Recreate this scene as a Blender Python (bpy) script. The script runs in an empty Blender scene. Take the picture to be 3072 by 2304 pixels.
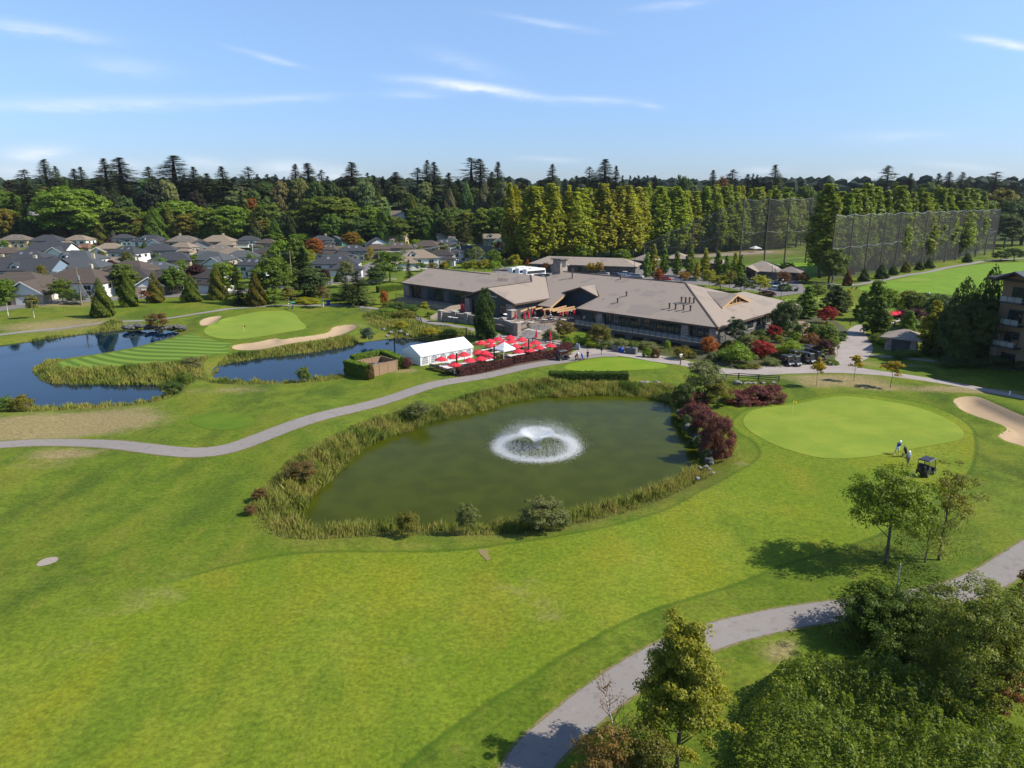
import bpy, bmesh, math, random
import numpy as np
from mathutils import Vector, Matrix
from mathutils.geometry import delaunay_2d_cdt
rad = math.radians
random.seed(7)
RNG = np.random.default_rng(11)
SC = bpy.context.scene
COL = SC.collection

# ------------------------------------------------------------------ camera
FPX, PITCH, CAMZ = 2140.0, rad(15.1), 30.0
cd = bpy.data.cameras.new('camera')
cd.sensor_fit = 'HORIZONTAL'; cd.sensor_width = 36.0
cd.lens = FPX / 3072.0 * 36.0
cd.clip_start = 0.5; cd.clip_end = 9000.0
cam = bpy.data.objects.new('camera', cd); COL.objects.link(cam)
cam.location = (0, 0, CAMZ); cam.rotation_euler = (math.pi/2 - PITCH, 0, 0)
SC.camera = cam
_f = np.array([0, math.cos(PITCH), -math.sin(PITCH)]); _r = np.array([1., 0, 0]); _u = np.cross(_r, _f)
_C = np.array([0, 0, CAMZ])
def ray(px, py): return _f + (px-1536)/FPX*_r - (py-1152)/FPX*_u
def G(px, py, z=0.0):
    """survey point of the photograph -> world point at height z"""
    d = ray(px, py); return _C + (z-CAMZ)/d[2]*d
def onplane(px, py, p0, n):
    d = ray(px, py); return _C + np.dot(np.array(p0)-_C, n)/np.dot(d, n)*d
def at_depth(px, py, Y):
    d = ray(px, py); return _C + Y/d[1]*d
def ppm(p):
    """photo pixels per metre at p"""
    return FPX/float((np.array(p)-_C) @ _f)

# ------------------------------------------------------------------ light
SUN_EL, SUN_AZ = rad(43), rad(-7)          # azimuth from +x
sd = bpy.data.lights.new('sun', 'SUN'); sd.energy = 4.4; sd.angle = rad(0.53); sd.color = (1.0, 0.93, 0.82)
sun = bpy.data.objects.new('sun', sd); COL.objects.link(sun)
sdir = Vector((math.cos(SUN_EL)*math.cos(SUN_AZ), math.cos(SUN_EL)*math.sin(SUN_AZ), math.sin(SUN_EL)))
sun.rotation_euler = sdir.to_track_quat('Z', 'Y').to_euler(); sun.location = (200, 0, 200)

SC.view_settings.view_transform = 'Standard'; SC.view_settings.look = 'None'
SC.view_settings.exposure = 0.82; SC.view_settings.gamma = 1.0; SC.view_settings.use_curve_mapping = False

W = bpy.data.worlds.new('World'); SC.world = W; W.use_nodes = True
nt = W.node_tree; nt.nodes.clear()
def wn(t, **k):
    n = nt.nodes.new(t)
    for a, b in k.items(): setattr(n, a, b)
    return n
def wmath(op, a, b=None, c=None):
    n = wn('ShaderNodeMath', operation=op)
    for i, v in enumerate((a, b, c)):
        if v is None: continue
        if isinstance(v, (int, float)): n.inputs[i].default_value = v
        else: nt.links.new(v, n.inputs[i])
    return n.outputs[0]
SKYW = 0.11
wo = wn('ShaderNodeOutputWorld'); bg = wn('ShaderNodeBackground'); bg.inputs['Strength'].default_value = SKYW
sky = wn('ShaderNodeTexSky', sky_type='NISHITA'); sky.sun_disc = False
sky.sun_elevation = SUN_EL; sky.sun_rotation = math.pi/2 - SUN_AZ
sky.altitude = 30; sky.air_density = 1.0; sky.dust_density = 0.4; sky.ozone_density = 2.2
tc = wn('ShaderNodeTexCoord'); sx = wn('ShaderNodeSeparateXYZ'); nt.links.new(tc.outputs['Generated'], sx.inputs[0])
az = wmath('ARCTAN2', sx.outputs[0], sx.outputs[1]); el = wmath('ARCSINE', sx.outputs[2])
tint = wn('ShaderNodeMix', data_type='RGBA', blend_type='MULTIPLY'); tint.inputs[0].default_value = 1.0
nt.links.new(sky.outputs[0], tint.inputs[6])
air = wn('ShaderNodeMix', data_type='RGBA'); air.inputs[6].default_value = (.42, .53, .82, 1); air.inputs[7].default_value = (.84, .90, 1.0, 1)
mr = wn('ShaderNodeMapRange', interpolation_type='SMOOTHERSTEP'); nt.links.new(el, mr.inputs[0]); mr.inputs[1].default_value = -.06; mr.inputs[2].default_value = .34
nt.links.new(mr.outputs[0], air.inputs[0]); nt.links.new(air.outputs[2], tint.inputs[7])
# thin cirrus streaks and low cumulus, each at its own place in the sky
clouds = [ # px, py, half length px, half width px, tilt (px/px), density
    (1340, 252, 150, 16, 0.10, 0.75), (1500, 273, 150, 15, 0.17, 0.85), (1780, 300, 130, 12, 0.04, 0.45), (3010, 130, 110, 13, 0.17, 1.0),
    (130, 90, 200, 22, 0.14, 0.5), (380, 200, 150, 32, 0.10, 0.3), (300, 312, 420, 24, -0.02, 0.5),
    (800, 172, 110, 10, 0.26, 0.4), (1640, 70, 150, 12, 0.16, 0.35), (850, 295, 180, 14, -0.05, 0.3), (1240, 282, 100, 16, 0.0, 0.25),
    (2020, 15, 120, 14, -0.1, 0.35), (2700, 408, 180, 18, -0.02, 0.25), (1400, 190, 130, 26, 0.3, 0.22), (1950, 318, 40, 8, 0.1, 0.35),
    (110, 460, 110, 24, -0.05, 0.75), (330, 500, 130, 26, 0, 0.55), (610, 490, 90, 22, 0.1, 0.5), (860, 505, 110, 28, 0, 0.7), (1010, 525, 70, 28, 0, 0.6),
    (30, 520, 120, 30, 0, 0.5), (1650, 478, 110, 10, 0.05, 0.3), (2290, 510, 80, 12, 0, 0.35), (2880, 500, 140, 14, 0.08, 0.35), (2600, 520, 100, 14, 0, 0.3)]
nz = wn('ShaderNodeTexNoise'); nz.inputs['Scale'].default_value = 1.0; nz.inputs['Detail'].default_value = 8; nz.inputs['Roughness'].default_value = 0.62
cv = wn('ShaderNodeCombineXYZ')
nt.links.new(wmath('MULTIPLY', az, 22.0), cv.inputs[0]); nt.links.new(wmath('MULTIPLY', el, 95.0), cv.inputs[1])
nt.links.new(cv.outputs[0], nz.inputs['Vector'])
nzv = nz.outputs[0]
tot = None
for (px, py, hl, hw, sl, dn) in clouds:
    d0 = ray(px, py); d1 = ray(px+hl, py+hl*sl); d2 = ray(px, py-hw)
    d0, d1, d2 = [v/np.linalg.norm(v) for v in (d0, d1, d2)]
    A = lambda v: (math.atan2(v[0], v[1]), math.asin(v[2]))
    (a0, e0), (a1, e1), (a2, e2) = A(d0), A(d1), A(d2)
    lx, ly = a1-a0, e1-e0; L = math.hypot(lx, ly); wv = abs(e2-e0)
    da = wmath('SUBTRACT', az, a0); de = wmath('SUBTRACT', el, e0)
    s = wmath('MULTIPLY_ADD', da, lx/L/L, wmath('MULTIPLY', de, ly/L/L))
    t = wmath('MULTIPLY_ADD', da, -ly/L/wv, wmath('MULTIPLY', de, lx/L/wv))
    t = wmath('ADD', t, wmath('MULTIPLY_ADD', nzv, 1.6, -0.8))
    q = wmath('MULTIPLY_ADD', s, s, 0.0); q = wmath('ADD', wmath('MULTIPLY', s, s), wmath('MULTIPLY', t, t))
    g = wmath('MULTIPLY', wmath('EXPONENT', wmath('MULTIPLY', q, -1.3)), dn*.8)
    tot = g if tot is None else wmath('ADD', tot, g)
rough = wmath('MULTIPLY', tot, wmath('MULTIPLY_ADD', nzv, 2.2, -0.25)); 
cl = wn('ShaderNodeClamp'); nt.links.new(rough, cl.inputs[0]); cl.inputs[2].default_value = 0.85
mixc = wn('ShaderNodeMix', data_type='RGBA'); nt.links.new(cl.outputs[0], mixc.inputs[0]); nt.links.new(tint.outputs[2], mixc.inputs[6])
CLOUDC = (5.0, 5.3, 5.8, 1); mixc.inputs[7].default_value = CLOUDC
nt.links.new(mixc.outputs[2], bg.inputs[0]); nt.links.new(bg.outputs[0], wo.inputs[0])

SC.cycles.max_bounces = 6; SC.cycles.diffuse_bounces = 2; SC.cycles.glossy_bounces = 3; SC.cycles.transparent_max_bounces = 12
SC.cycles.caustics_reflective = False; SC.cycles.caustics_refractive = False; SC.cycles.use_denoising = True
SC.cycles.transmission_bounces = 4

# ------------------------------------------------------------------ helpers
def tag(o, label=None, cat=None, group=None, kind=None):
    if label: o['label'] = label
    if cat: o['category'] = cat
    if group: o['group'] = group
    if kind: o['kind'] = kind
    return o
def empty(name, loc, rz=0.0, label=None, cat=None, group=None):
    o = bpy.data.objects.new(name, None); COL.objects.link(o)
    o.empty_display_size = 0.3
    o.location = loc; o.rotation_euler = (0, 0, rz)
    return tag(o, label, cat, group)
class MB:
    """collects polygons; build() links them as one mesh object"""
    def __init__(s): s.v = []; s.f = []
    def face(s, pts):
        i = len(s.v); s.v += [tuple(map(float, p)) for p in pts]; s.f.append(tuple(range(i, i+len(pts)))); return s
    def grid(s, verts, faces):
        i = len(s.v); s.v += [tuple(map(float, p)) for p in verts]; s.f += [tuple(i+k for k in f) for f in faces]; return s
    def box(s, x0, x1, y0, y1, z0, z1):
        v = [(x0,y0,z0),(x1,y0,z0),(x1,y1,z0),(x0,y1,z0),(x0,y0,z1),(x1,y0,z1),(x1,y1,z1),(x0,y1,z1)]
        return s.grid(v, [(0,3,2,1),(4,5,6,7),(0,1,5,4),(1,2,6,5),(2,3,7,6),(3,0,4,7)])
    def bar(s, a, b, w, h=None, up=(0,0,1)):
        """box beam from a to b, width w, height h"""
        a, b = np.array(a, float), np.array(b, float); h = h or w
        d = b-a; d /= np.linalg.norm(d); upv = np.array(up, float)
        if abs(d @ upv) > 0.98: upv = np.array([0, 1., 0])
        sx_ = np.cross(d, upv); sx_ /= np.linalg.norm(sx_); sy_ = np.cross(sx_, d)
        v = [p + i*sx_*w/2 + j*sy_*h/2 for p in (a, b) for (i, j) in ((-1,-1),(1,-1),(1,1),(-1,1))]
        return s.grid(v, [(3,2,1,0),(4,5,6,7),(0,1,5,4),(1,2,6,5),(2,3,7,6),(3,0,4,7)])
    def tube(s, a, b, r0, r1=None, n=8, cap=True):
        a, b = np.array(a, float), np.array(b, float); r1 = r0 if r1 is None else r1
        d = b-a; d /= max(1e-9, np.linalg.norm(d)); t = np.array([1., 0, 0]) if abs(d[0]) < .9 else np.array([0, 1., 0])
        e1 = np.cross(d, t); e1 /= np.linalg.norm(e1); e2 = np.cross(d, e1)
        v = [p + r*(math.cos(2*math.pi*k/n)*e1 + math.sin(2*math.pi*k/n)*e2) for p, r in ((a, r0), (b, r1)) for k in range(n)]
        fs = [(k, (k+1) % n, n+(k+1) % n, n+k) for k in range(n)]
        if cap: fs += [tuple(range(n-1, -1, -1)), tuple(range(n, 2*n))]
        return s.grid(v, fs)
    def path(s, pts, rs, n=6):
        for i in range(len(pts)-1): s.tube(pts[i], pts[i+1], rs[i], rs[i+1], n, cap=(i in (0, len(pts)-2)))
        return s
    def lathe(s, prof, n=12, c=(0,0,0)):
        v = [(c[0]+r*math.cos(2*math.pi*k/n), c[1]+r*math.sin(2*math.pi*k/n), c[2]+z) for r, z in prof for k in range(n)]
        fs = [(i*n+k, i*n+(k+1) % n, (i+1)*n+(k+1) % n, (i+1)*n+k) for i in range(len(prof)-1) for k in range(n)]
        return s.grid(v, fs)
    def prism(s, pts, down=(0,0,-0.3)):
        """polygon with thickness"""
        n = len(pts); v = [tuple(p) for p in pts] + [tuple(np.array(p)+np.array(down)) for p in pts]
        return s.grid(v, [tuple(range(n)), tuple(range(2*n-1, n-1, -1))] + [(k, n+k, n+(k+1) % n, (k+1) % n) for k in range(n)])
    def mesh(s, name, mat=None, smooth=False):
        m = bpy.data.meshes.new(name); m.from_pydata(s.v, [], s.f)
        if mat: m.materials.append(mat)
        if smooth: m.polygons.foreach_set('use_smooth', [True]*len(m.polygons))
        m.update(); return m
    def build(s, name, mat, parent=None, smooth=False, loc=None, rz=None):
        return link(name, s.mesh(name, mat, smooth), parent, loc, rz)
def link(name, mesh, parent=None, loc=None, rz=None, color=None):
    o = bpy.data.objects.new(name, mesh); COL.objects.link(o)
    if parent: o.parent = parent
    if loc is not None: o.location = loc
    if rz is not None: o.rotation_euler = (0, 0, rz)
    if color: o.color = (*color, 1)
    return o
def np_mesh(name, V, Fc, mat, attrs=None, smooth=False):
    """V (n,3); Fc (m,k) uniform polygon size"""
    m = bpy.data.meshes.new(name); n, k = Fc.shape
    m.vertices.add(len(V)); m.vertices.foreach_set('co', np.ascontiguousarray(V, np.float32).ravel())
    m.loops.add(n*k); m.loops.foreach_set('vertex_index', np.ascontiguousarray(Fc, np.int32).ravel())
    m.polygons.add(n); m.polygons.foreach_set('loop_start', np.arange(0, n*k, k, dtype=np.int32))
    try: m.polygons.foreach_set('loop_total', np.full(n, k, np.int32))
    except Exception: pass
    if smooth: m.polygons.foreach_set('use_smooth', np.ones(n, bool))
    for an, av in (attrs or {}).items():
        a = m.attributes.new(an, 'FLOAT', 'POINT'); a.data.foreach_set('value', np.ascontiguousarray(av, np.float32))
    m.materials.append(mat); m.update(calc_edges=True); m.validate(); return m
def copy_tree(o, parent=None):
    c = o.copy(); COL.objects.link(c)
    if parent is not None: c.parent = parent
    for ch in list(o.children): copy_tree(ch, c)
    return c
ORD = ['first','second','third','fourth','fifth','sixth','seventh','eighth','ninth','tenth','eleventh','twelfth','thirteenth','fourteenth','fifteenth','sixteenth','seventeenth','eighteenth','nineteenth','twentieth',
 'twenty-first','twenty-second','twenty-third','twenty-fourth','twenty-fifth','twenty-sixth','twenty-seventh','twenty-eighth','twenty-ninth','thirtieth','thirty-first','thirty-second','thirty-third','thirty-fourth','thirty-fifth','thirty-sixth','thirty-seventh','thirty-eighth','thirty-ninth','fortieth']

# ------------------------------------------------------------------ materials
class NT:
    def __init__(s, name):
        s.m = bpy.data.materials.new(name); s.m.use_nodes = True; s.t = s.m.node_tree; s.t.nodes.clear()
        s.out = s.n('ShaderNodeOutputMaterial')
    def n(s, t, **k):
        x = s.t.nodes.new(t)
        for a, b in k.items(): setattr(x, a, b)
        return x
    def L(s, a, b): s.t.links.new(a, b)
    def put(s, inp, v):
        if isinstance(v, (int, float)): inp.default_value = v
        elif isinstance(v, (tuple, list)): inp.default_value = (*v, 1) if len(v) == 3 and inp.type == 'RGBA' else v
        else: s.L(v, inp)
    def math(s, op, a, b=None, c=None):
        x = s.n('ShaderNodeMath', operation=op)
        for i, v in enumerate((a, b, c)):
            if v is not None: s.put(x.inputs[i], v)
        return x.outputs[0]
    def mix(s, f, a, b, mode='MIX'):
        x = s.n('ShaderNodeMix', data_type='RGBA', blend_type=mode); s.put(x.inputs[0], f); s.put(x.inputs[6], a); s.put(x.inputs[7], b); return x.outputs[2]
    def ramp(s, v, lo, hi):
        x = s.n('ShaderNodeMapRange', interpolation_type='SMOOTHSTEP'); s.put(x.inputs[0], v); s.put(x.inputs[1], lo); s.put(x.inputs[2], hi); return x.outputs[0]
    def noise(s, scale, detail=4, rough=0.55, vec=None, stretch=None, dist=0.0):
        x = s.n('ShaderNodeTexNoise'); x.inputs['Scale'].default_value = scale; x.inputs['Detail'].default_value = detail; x.inputs['Roughness'].default_value = rough; x.inputs['Distortion'].default_value = dist
        v = vec if vec is not None else s.pos()
        if stretch:
            mp = s.n('ShaderNodeMapping'); s.L(v, mp.inputs[0]); mp.inputs['Scale'].default_value = stretch[:3]
            if len(stretch) > 3: mp.inputs['Rotation'].default_value = (0, 0, stretch[3])
            v = mp.outputs[0]
        s.L(v, x.inputs['Vector']); return x.outputs[0]
    def pos(s):
        if not hasattr(s, '_p'): s._p = s.n('ShaderNodeNewGeometry').outputs['Position']
        return s._p
    def obj(s):
        if not hasattr(s, '_o'): s._o = s.n('ShaderNodeTexCoord').outputs['Object']
        return s._o
    def attr(s, name): return s.n('ShaderNodeAttribute', attribute_name=name).outputs['Fac']
    def bump(s, h, strength=0.3, dist=0.05):
        b = s.n('ShaderNodeBump'); b.inputs['Strength'].default_value = strength; b.inputs['Distance'].default_value = dist; s.L(h, b.inputs['Height']); return b.outputs[0]
    def pbr(s, col, rough=0.7, metal=0.0, spec=0.5, normal=None, **k):
        p = s.n('ShaderNodeBsdfPrincipled'); s.put(p.inputs['Base Color'], col); s.put(p.inputs['Roughness'], rough); p.inputs['Metallic'].default_value = metal
        s.put(p.inputs['Specular IOR Level'], spec)
        for a, b in k.items(): s.put(p.inputs[a.replace('_', ' ')], b)
        if normal is not None: s.L(normal, p.inputs['Normal'])
        s.L(p.outputs[0], s.out.inputs[0]); return p
def simple(name, col, rough=0.6, metal=0.0, var=0.12, scale=3.0, spec=0.4):
    s = NT(name); n = s.noise(scale, 5, 0.6, s.obj())
    a = tuple(c*(1-var) for c in col); b = tuple(min(1, c*(1+var)) for c in col)
    s.pbr(s.mix(n, a, b), rough, metal, spec); return s.m
def objtint(name, rough=0.6, var=0.15, scale=2.0, spec=0.3, grain=None):
    """paint whose colour is the object's own colour"""
    s = NT(name); oi = s.n('ShaderNodeObjectInfo').outputs['Color']; n = s.noise(scale, 5, 0.6, s.obj(), grain)
    s.pbr(s.mix(1.0, oi, s.mix(n, (1-var,)*3, (1+var,)*3), 'MULTIPLY'), rough, 0, spec); return s.m
# ------------------------------------------------------------------ terrain
def poly_sd(X, Y, poly):
    """signed distance to a polygon, positive inside"""
    P = np.asarray(poly, float)[:, :2]; A = P; B = np.roll(P, -1, 0)
    x = X.ravel(); y = Y.ravel(); best = np.full(x.shape, 1e18); ins = np.zeros(x.shape, bool)
    for (ax, ay), (bx, by) in zip(A, B):
        ex, ey = bx-ax, by-ay; wx, wy = x-ax, y-ay
        t = np.clip((wx*ex+wy*ey)/(ex*ex+ey*ey+1e-12), 0, 1)
        best = np.minimum(best, (wx-ex*t)**2+(wy-ey*t)**2)
        c = ((ay > y) != (by > y)); ins ^= c & (x < (bx-ax)*(y-ay)/((by-ay) if by != ay else 1e-12)+ax)
    d = np.sqrt(best); return np.where(ins, d, -d).reshape(X.shape)
def smooth_closed(pts, n=3):
    P = np.asarray(pts, float)
    for _ in range(n):
        Q = np.roll(P, -1, 0); P = np.stack([.75*P+.25*Q, .25*P+.75*Q], 1).reshape(-1, P.shape[1])
    return P
def smooth_open(pts, n=3):
    P = np.asarray(pts, float)
    for _ in range(n):
        Q = np.stack([.75*P[:-1]+.25*P[1:], .25*P[:-1]+.75*P[1:]], 1).reshape(-1, P.shape[1]); P = np.vstack([P[:1], Q, P[-1:]])
    return P
def gp(lst, z=0.0): return np.array([G(px, py, z)[:2] for px, py in lst])
def sstep(a, b, x): t = np.clip((x-a)/(b-a), 0, 1); return t*t*(3-2*t)
WZ = -0.7
POND = smooth_closed(np.vstack([gp([(873,1537),(912,1478),(967,1437),(1016,1392),(1057,1351),(1093,1329),(1152,1306),(1233,1283),(1283,1265),(1333,1252),(1405,1238),(1468,1220),(1536,1200),(1620,1187),(1700,1185),(1760,1180),(1825,1180),(1898,1185),(1952,1190),(2006,1198),(2040,1208),(2043,1250),(2064,1283),(2097,1322),(2122,1366),(2127,1390)], WZ),
    gp([(2080,1425),(2006,1452),(1945,1480),(1862,1508),(1789,1525),(1731,1538),(1673,1552),(1545,1572),(1400,1572),(1265,1572),(1062,1576),(953,1585),(900,1580)], 0.0)]), 2)
LPOND = smooth_closed(np.vstack([gp([(-260,1075),(-120,1052),(0,1037),(87,1024),(174,1012),(260,1000),(373,988),(477,988),(538,997),(535,1006),(434,1034),(391,1046),(318,1061),(240,1073),(165,1083),(104,1100),(112,1122),(150,1142),(190,1149),(260,1150),(376,1150),(463,1150),(500,1154),(506,1174)], WZ),
    gp([(463,1194),(376,1206),(260,1213),(116,1220),(0,1222),(-160,1222),(-300,1215)], 0.0)]), 2)
STREAM = smooth_closed(np.vstack([gp([(632,1118),(646,1097),(716,1083),(802,1071),(889,1062),(976,1050),(1034,1039),(1077,1028),(1150,1018),(1200,1012),(1258,1019),(1325,1025),(1400,1029)], WZ),
    gp([(1370,1046),(1240,1075),(1120,1092),(1034,1118),(933,1133),(875,1140),(740,1141),(655,1140)], 0.0)]), 2)
B_L1 = smooth_closed(gp([(597,968),(623,957),(672,951),(652,966),(640,975),(603,983)]), 2)
B_L2 = smooth_closed(gp([(691,1045),(707,1034),(773,1029),(826,1019),(849,1024),(881,1018),(941,1010),(988,999),(996,985),(1014,979),(1063,976),(1074,985),(1034,1002),(1005,1011),(941,1025),(860,1037),(788,1050),(716,1051)]), 2)
B_R = smooth_closed(gp([(2854,1203),(2894,1194),(2941,1198),(2995,1223),(3072,1256),(3160,1285),(3180,1400),(3072,1347),(3031,1335),(2995,1317),(2992,1306),(3024,1292),(3013,1277),(2959,1259),(2887,1234),(2869,1219)]), 2)
BUNK = [(B_L1, 0.5), (B_L2, 0.5), (B_R, 0.8)]
FAIR = smooth_closed(gp([(-200,1990),(0,1900),(300,1822),(470,1770),(530,1747),(603,1726),(693,1699),(784,1678),(881,1665),(1000,1662),(1107,1661),(1378,1656),(1500,1643),(1608,1633),(1717,1615),(1825,1590),(1934,1554),(2021,1527),(2115,1478),(2187,1441),(2260,1398),(2290,1366),(2270,1325),(2200,1290),(2205,1255),(2260,1228),(2380,1208),(2500,1185),(2560,1185),(2660,1193),(2770,1208),(2860,1240),(2912,1280),(2922,1317),(2919,1389),(2895,1430),(2800,1500),(2700,1570),(2597,1620),(2438,1668),(2312,1700),(2272,1722),(2018,1813),(1872,1871),(1781,1915),(1647,1984),(1556,2046),(1472,2093),(1330,2200),(1208,2310),(1100,2400),(-200,2500)]), 1)
FX = np.concatenate([-np.geomspace(8000, 137, 34), np.arange(-136, 136.1, 0.8), np.geomspace(137, 8000, 34)])
FY = np.concatenate([np.linspace(-60, 20, 9), np.arange(24, 216.1, 0.8), np.geomspace(217.5, 520, 90), np.geomspace(530, 8000, 40)])
GX, GY = np.meshgrid(FX, FY)
def bluff(X, Y):
    d = Y - np.clip((X-140)*0.55, 0, 140) - 12*np.sin(X*0.021)
    return 21*sstep(428, 520, d) + 3*sstep(520, 900, d)
fade = sstep(420, 260, GY)*sstep(-250, -140, GX)*sstep(250, 150, GX)
GZ = (0.16*np.sin(GX*0.17+0.8)*np.sin(GY*0.15) + 0.12*np.sin(GX*0.31+GY*0.11) + 0.14)*fade + bluff(GX, GY)
d_p = poly_sd(GX, GY, POND); d_l = poly_sd(GX, GY, LPOND); d_s = poly_sd(GX, GY, STREAM)
d_w = np.maximum(np.maximum(d_p, d_l), d_s)
GZ = np.where(d_w > -4.5, np.minimum(GZ, np.clip(WZ - 0.28*d_w, -2.2, GZ.max())), GZ)
for poly, dep in BUNK:
    d = poly_sd(GX, GY, poly)
    GZ = GZ + 0.22*np.exp(-((d+0.7)/0.9)**2) - dep*sstep(-0.1, 1.7, d)
d_f = poly_sd(GX, GY, FAIR)
softf = 0.12 + 5.0*sstep(-25, -36, GX)*sstep(75, 55, GY)
def blob(px, py, rx, ry):
    c = G(px, py); a = G(px+rx, py); b = G(px, py-ry); kx = abs(a[0]-c[0]); ky = abs(b[1]-c[1])
    return np.exp(-(((GX-c[0])/kx)**2+((GY-c[1])/ky)**2))
dry = sum(k*blob(*q) for *q, k in [(150,1280,300,34,1.3),(330,1255,160,22,.9),(190,1365,130,20,1.1),(60,1300,140,26,.9),(420,1225,120,16,.45),(120,1405,160,18,.45),(330,1840,140,40,.4),(520,1730,90,22,.45),(715,1170,110,16,.7),(560,1180,60,14,.4),(1215,1118,45,10,1),(1290,1150,60,10,.5),
    (2480,1135,160,14,1.0),(2560,1150,110,12,.9),(2640,1165,80,10,.8),(2450,1160,60,14,.7),(2860,1172,150,10,1.1),(2990,1180,120,12,.8),(2600,1095,60,14,.7),(2740,1097,70,10,.6),(2220,1395,30,10,.8),(2330,1455,30,6,.5),
    (2320,1960,60,40,.9),(2370,1930,40,25,.7),(1620,1800,110,40,.3),(1470,1745,110,30,.2),(480,1790,130,34,.5),(250,1950,180,60,.4),(160,915,200,12,.9),(120,985,200,16,.8),(250,965,160,16,.7),(2430,760,0.1,1,0),(2300,755,90,6,1.2),(2150,762,140,7,1.5),(1060,980,60,14,.6),(960,1350,90,60,.35),(1250,1640,300,14,.45),(1700,1880,140,50,.25),(800,1240,60,8,.3),(1560,1760,120,30,.3),(1640,1850,70,30,.3),(1390,1850,90,30,.35),(900,1840,120,30,.3),(1950,1700,120,20,.35),(1250,1990,160,40,.35),(2100,1620,90,14,.35)])
GV = np.stack([GX, GY, GZ], -1).reshape(-1, 3)
ny, nx = GX.shape; ii = (np.arange(ny-1)[:, None]*nx+np.arange(nx-1)[None]).ravel()
GFc = np.stack([ii, ii+1, ii+nx+1, ii+nx], 1)
def Hg(x, y):
    i = int(np.clip(np.searchsorted(FX, x)-1, 0, nx-2)); j = int(np.clip(np.searchsorted(FY, y)-1, 0, ny-2))
    a = (x-FX[i])/(FX[i+1]-FX[i]); b = (y-FY[j])/(FY[j+1]-FY[j])
    return float((1-a)*(1-b)*GZ[j,i]+a*(1-b)*GZ[j,i+1]+(1-a)*b*GZ[j+1,i]+a*b*GZ[j+1,i+1])
def HgV(X, Y):
    i = np.clip(np.searchsorted(FX, X)-1, 0, nx-2); j = np.clip(np.searchsorted(FY, Y)-1, 0, ny-2)
    a = (X-FX[i])/(FX[i+1]-FX[i]); b = (Y-FY[j])/(FY[j+1]-FY[j])
    return (1-a)*(1-b)*GZ[j,i]+a*(1-b)*GZ[j,i+1]+(1-a)*b*GZ[j+1,i]+a*b*GZ[j+1,i+1]
def PG(px, py, up=0.0):
    """ground point seen at a photo pixel"""
    p = G(px, py)
    for _ in range(3): p = G(px, py, Hg(p[0], p[1]))
    return Vector((p[0], p[1], Hg(p[0], p[1])+up))

# grass: colour of turf by kind, with mottling, dry straw where the vertex mask says so
s = NT('rough_grass')
big = s.noise(0.045, 3, 0.5); mid = s.noise(0.32, 4, 0.6); fine = s.noise(3.2, 5, 0.7); tuft = s.noise(1.1, 6, 0.72, stretch=(1, 2.2, 1, 0.5))
streak = s.noise(0.16, 4, 0.6, stretch=(1, 0.28, 1, 0.35))
rgh = s.mix(s.ramp(mid, .32, .68), (.066, .104, .009), (.120, .163, .014)); rgh = s.mix(s.math('MULTIPLY', s.ramp(big, .38, .62), .7), rgh, (.075, .122, .0065)); rgh = s.mix(s.math('MULTIPLY', s.ramp(streak, .46, .68), .8), rgh, (.135, .155, .014)); rgh = s.mix(s.math('MULTIPLY', s.ramp(s.noise(.75, 5, .7), .52, .72), .75), rgh, (.14, .145, .024))
fwc = s.mix(s.ramp(mid, .3, .7), (.122, .170, .012), (.164, .192, .017)); fwc = s.mix(s.math('MULTIPLY', s.ramp(streak, .42, .66), .7), fwc, (.160, .175, .009)); fwc = s.mix(s.math('MULTIPLY', s.ramp(big, .4, .6), .7), fwc, (.090, .145, .0075)); fwc = s.mix(s.math('MULTIPLY', s.ramp(s.noise(.9, 5, .72), .57, .74), .55), fwc, (.18, .168, .03))
pat = s.noise(.085, 6, .62, stretch=(1, .45, 1, .55)); fwc = s.mix(s.math('MULTIPLY', s.ramp(pat, .52, .66), .75), fwc, (.082, .134, .010)); fwc = s.mix(s.math('MULTIPLY', s.ramp(pat, .46, .34), .6), fwc, (.168, .168, .014)); rgh = s.mix(s.math('MULTIPLY', s.ramp(pat, .5, .64), .75), rgh, (.048, .082, .008)); rgh = s.mix(s.math('MULTIPLY', s.ramp(pat, .47, .36), .55), rgh, (.135, .142, .018))
fwm = s.ramp(s.math('ADD', s.attr('fw_d'), s.math('MULTIPLY', s.math('SUBTRACT', fine, .5), .5)), s.math('MULTIPLY', s.attr('fw_soft'), -1.0), s.attr('fw_soft'))
col = s.mix(fwm, rgh, fwc)
edge = s.math('MULTIPLY', s.ramp(s.math('ABSOLUTE', s.math('ADD', s.attr('fw_d'), .25)), .35, .0), s.math('MULTIPLY', s.ramp(s.attr('fw_soft'), 1.2, .2), s.ramp(fine, .3, .6)))
col = s.mix(s.math('MULTIPLY', edge, .75), col, (.04, .085, .004))
drym = s.ramp(s.math('ADD', s.attr('dry'), s.math('MULTIPLY', s.math('SUBTRACT', s.noise(.5, 5, .7), .5), 1.1)), .25, 1.05)
col = s.mix(s.math('MULTIPLY', drym, .88), col, s.mix(fine, (.20, .155, .075), (.26, .205, .105)))
ban = s.ramp(s.attr('bank'), 0, 1); col = s.mix(s.math('MULTIPLY', ban, s.ramp(mid, .3, .6)), col, (.125, .13, .02))
far = s.ramp(s.attr('far'), 0, 1); col = s.mix(far, col, (.035, .055, .012))
col = s.mix(s.math('MULTIPLY', s.ramp(tuft, .42, .66), .42), col, s.mix(1.0, col, (.55, .62, .55), 'MULTIPLY'))
col = s.mix(1.0, col, s.mix(s.ramp(fine, .25, .75), (.66, .68, .62), (1.34, 1.30, 1.32)), 'MULTIPLY')
s.pbr(col, .95, 0, .12, s.bump(s.math('ADD', fine, s.math('MULTIPLY', tuft, 2.0)), .55, .12)); M_GRASS = s.m
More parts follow.
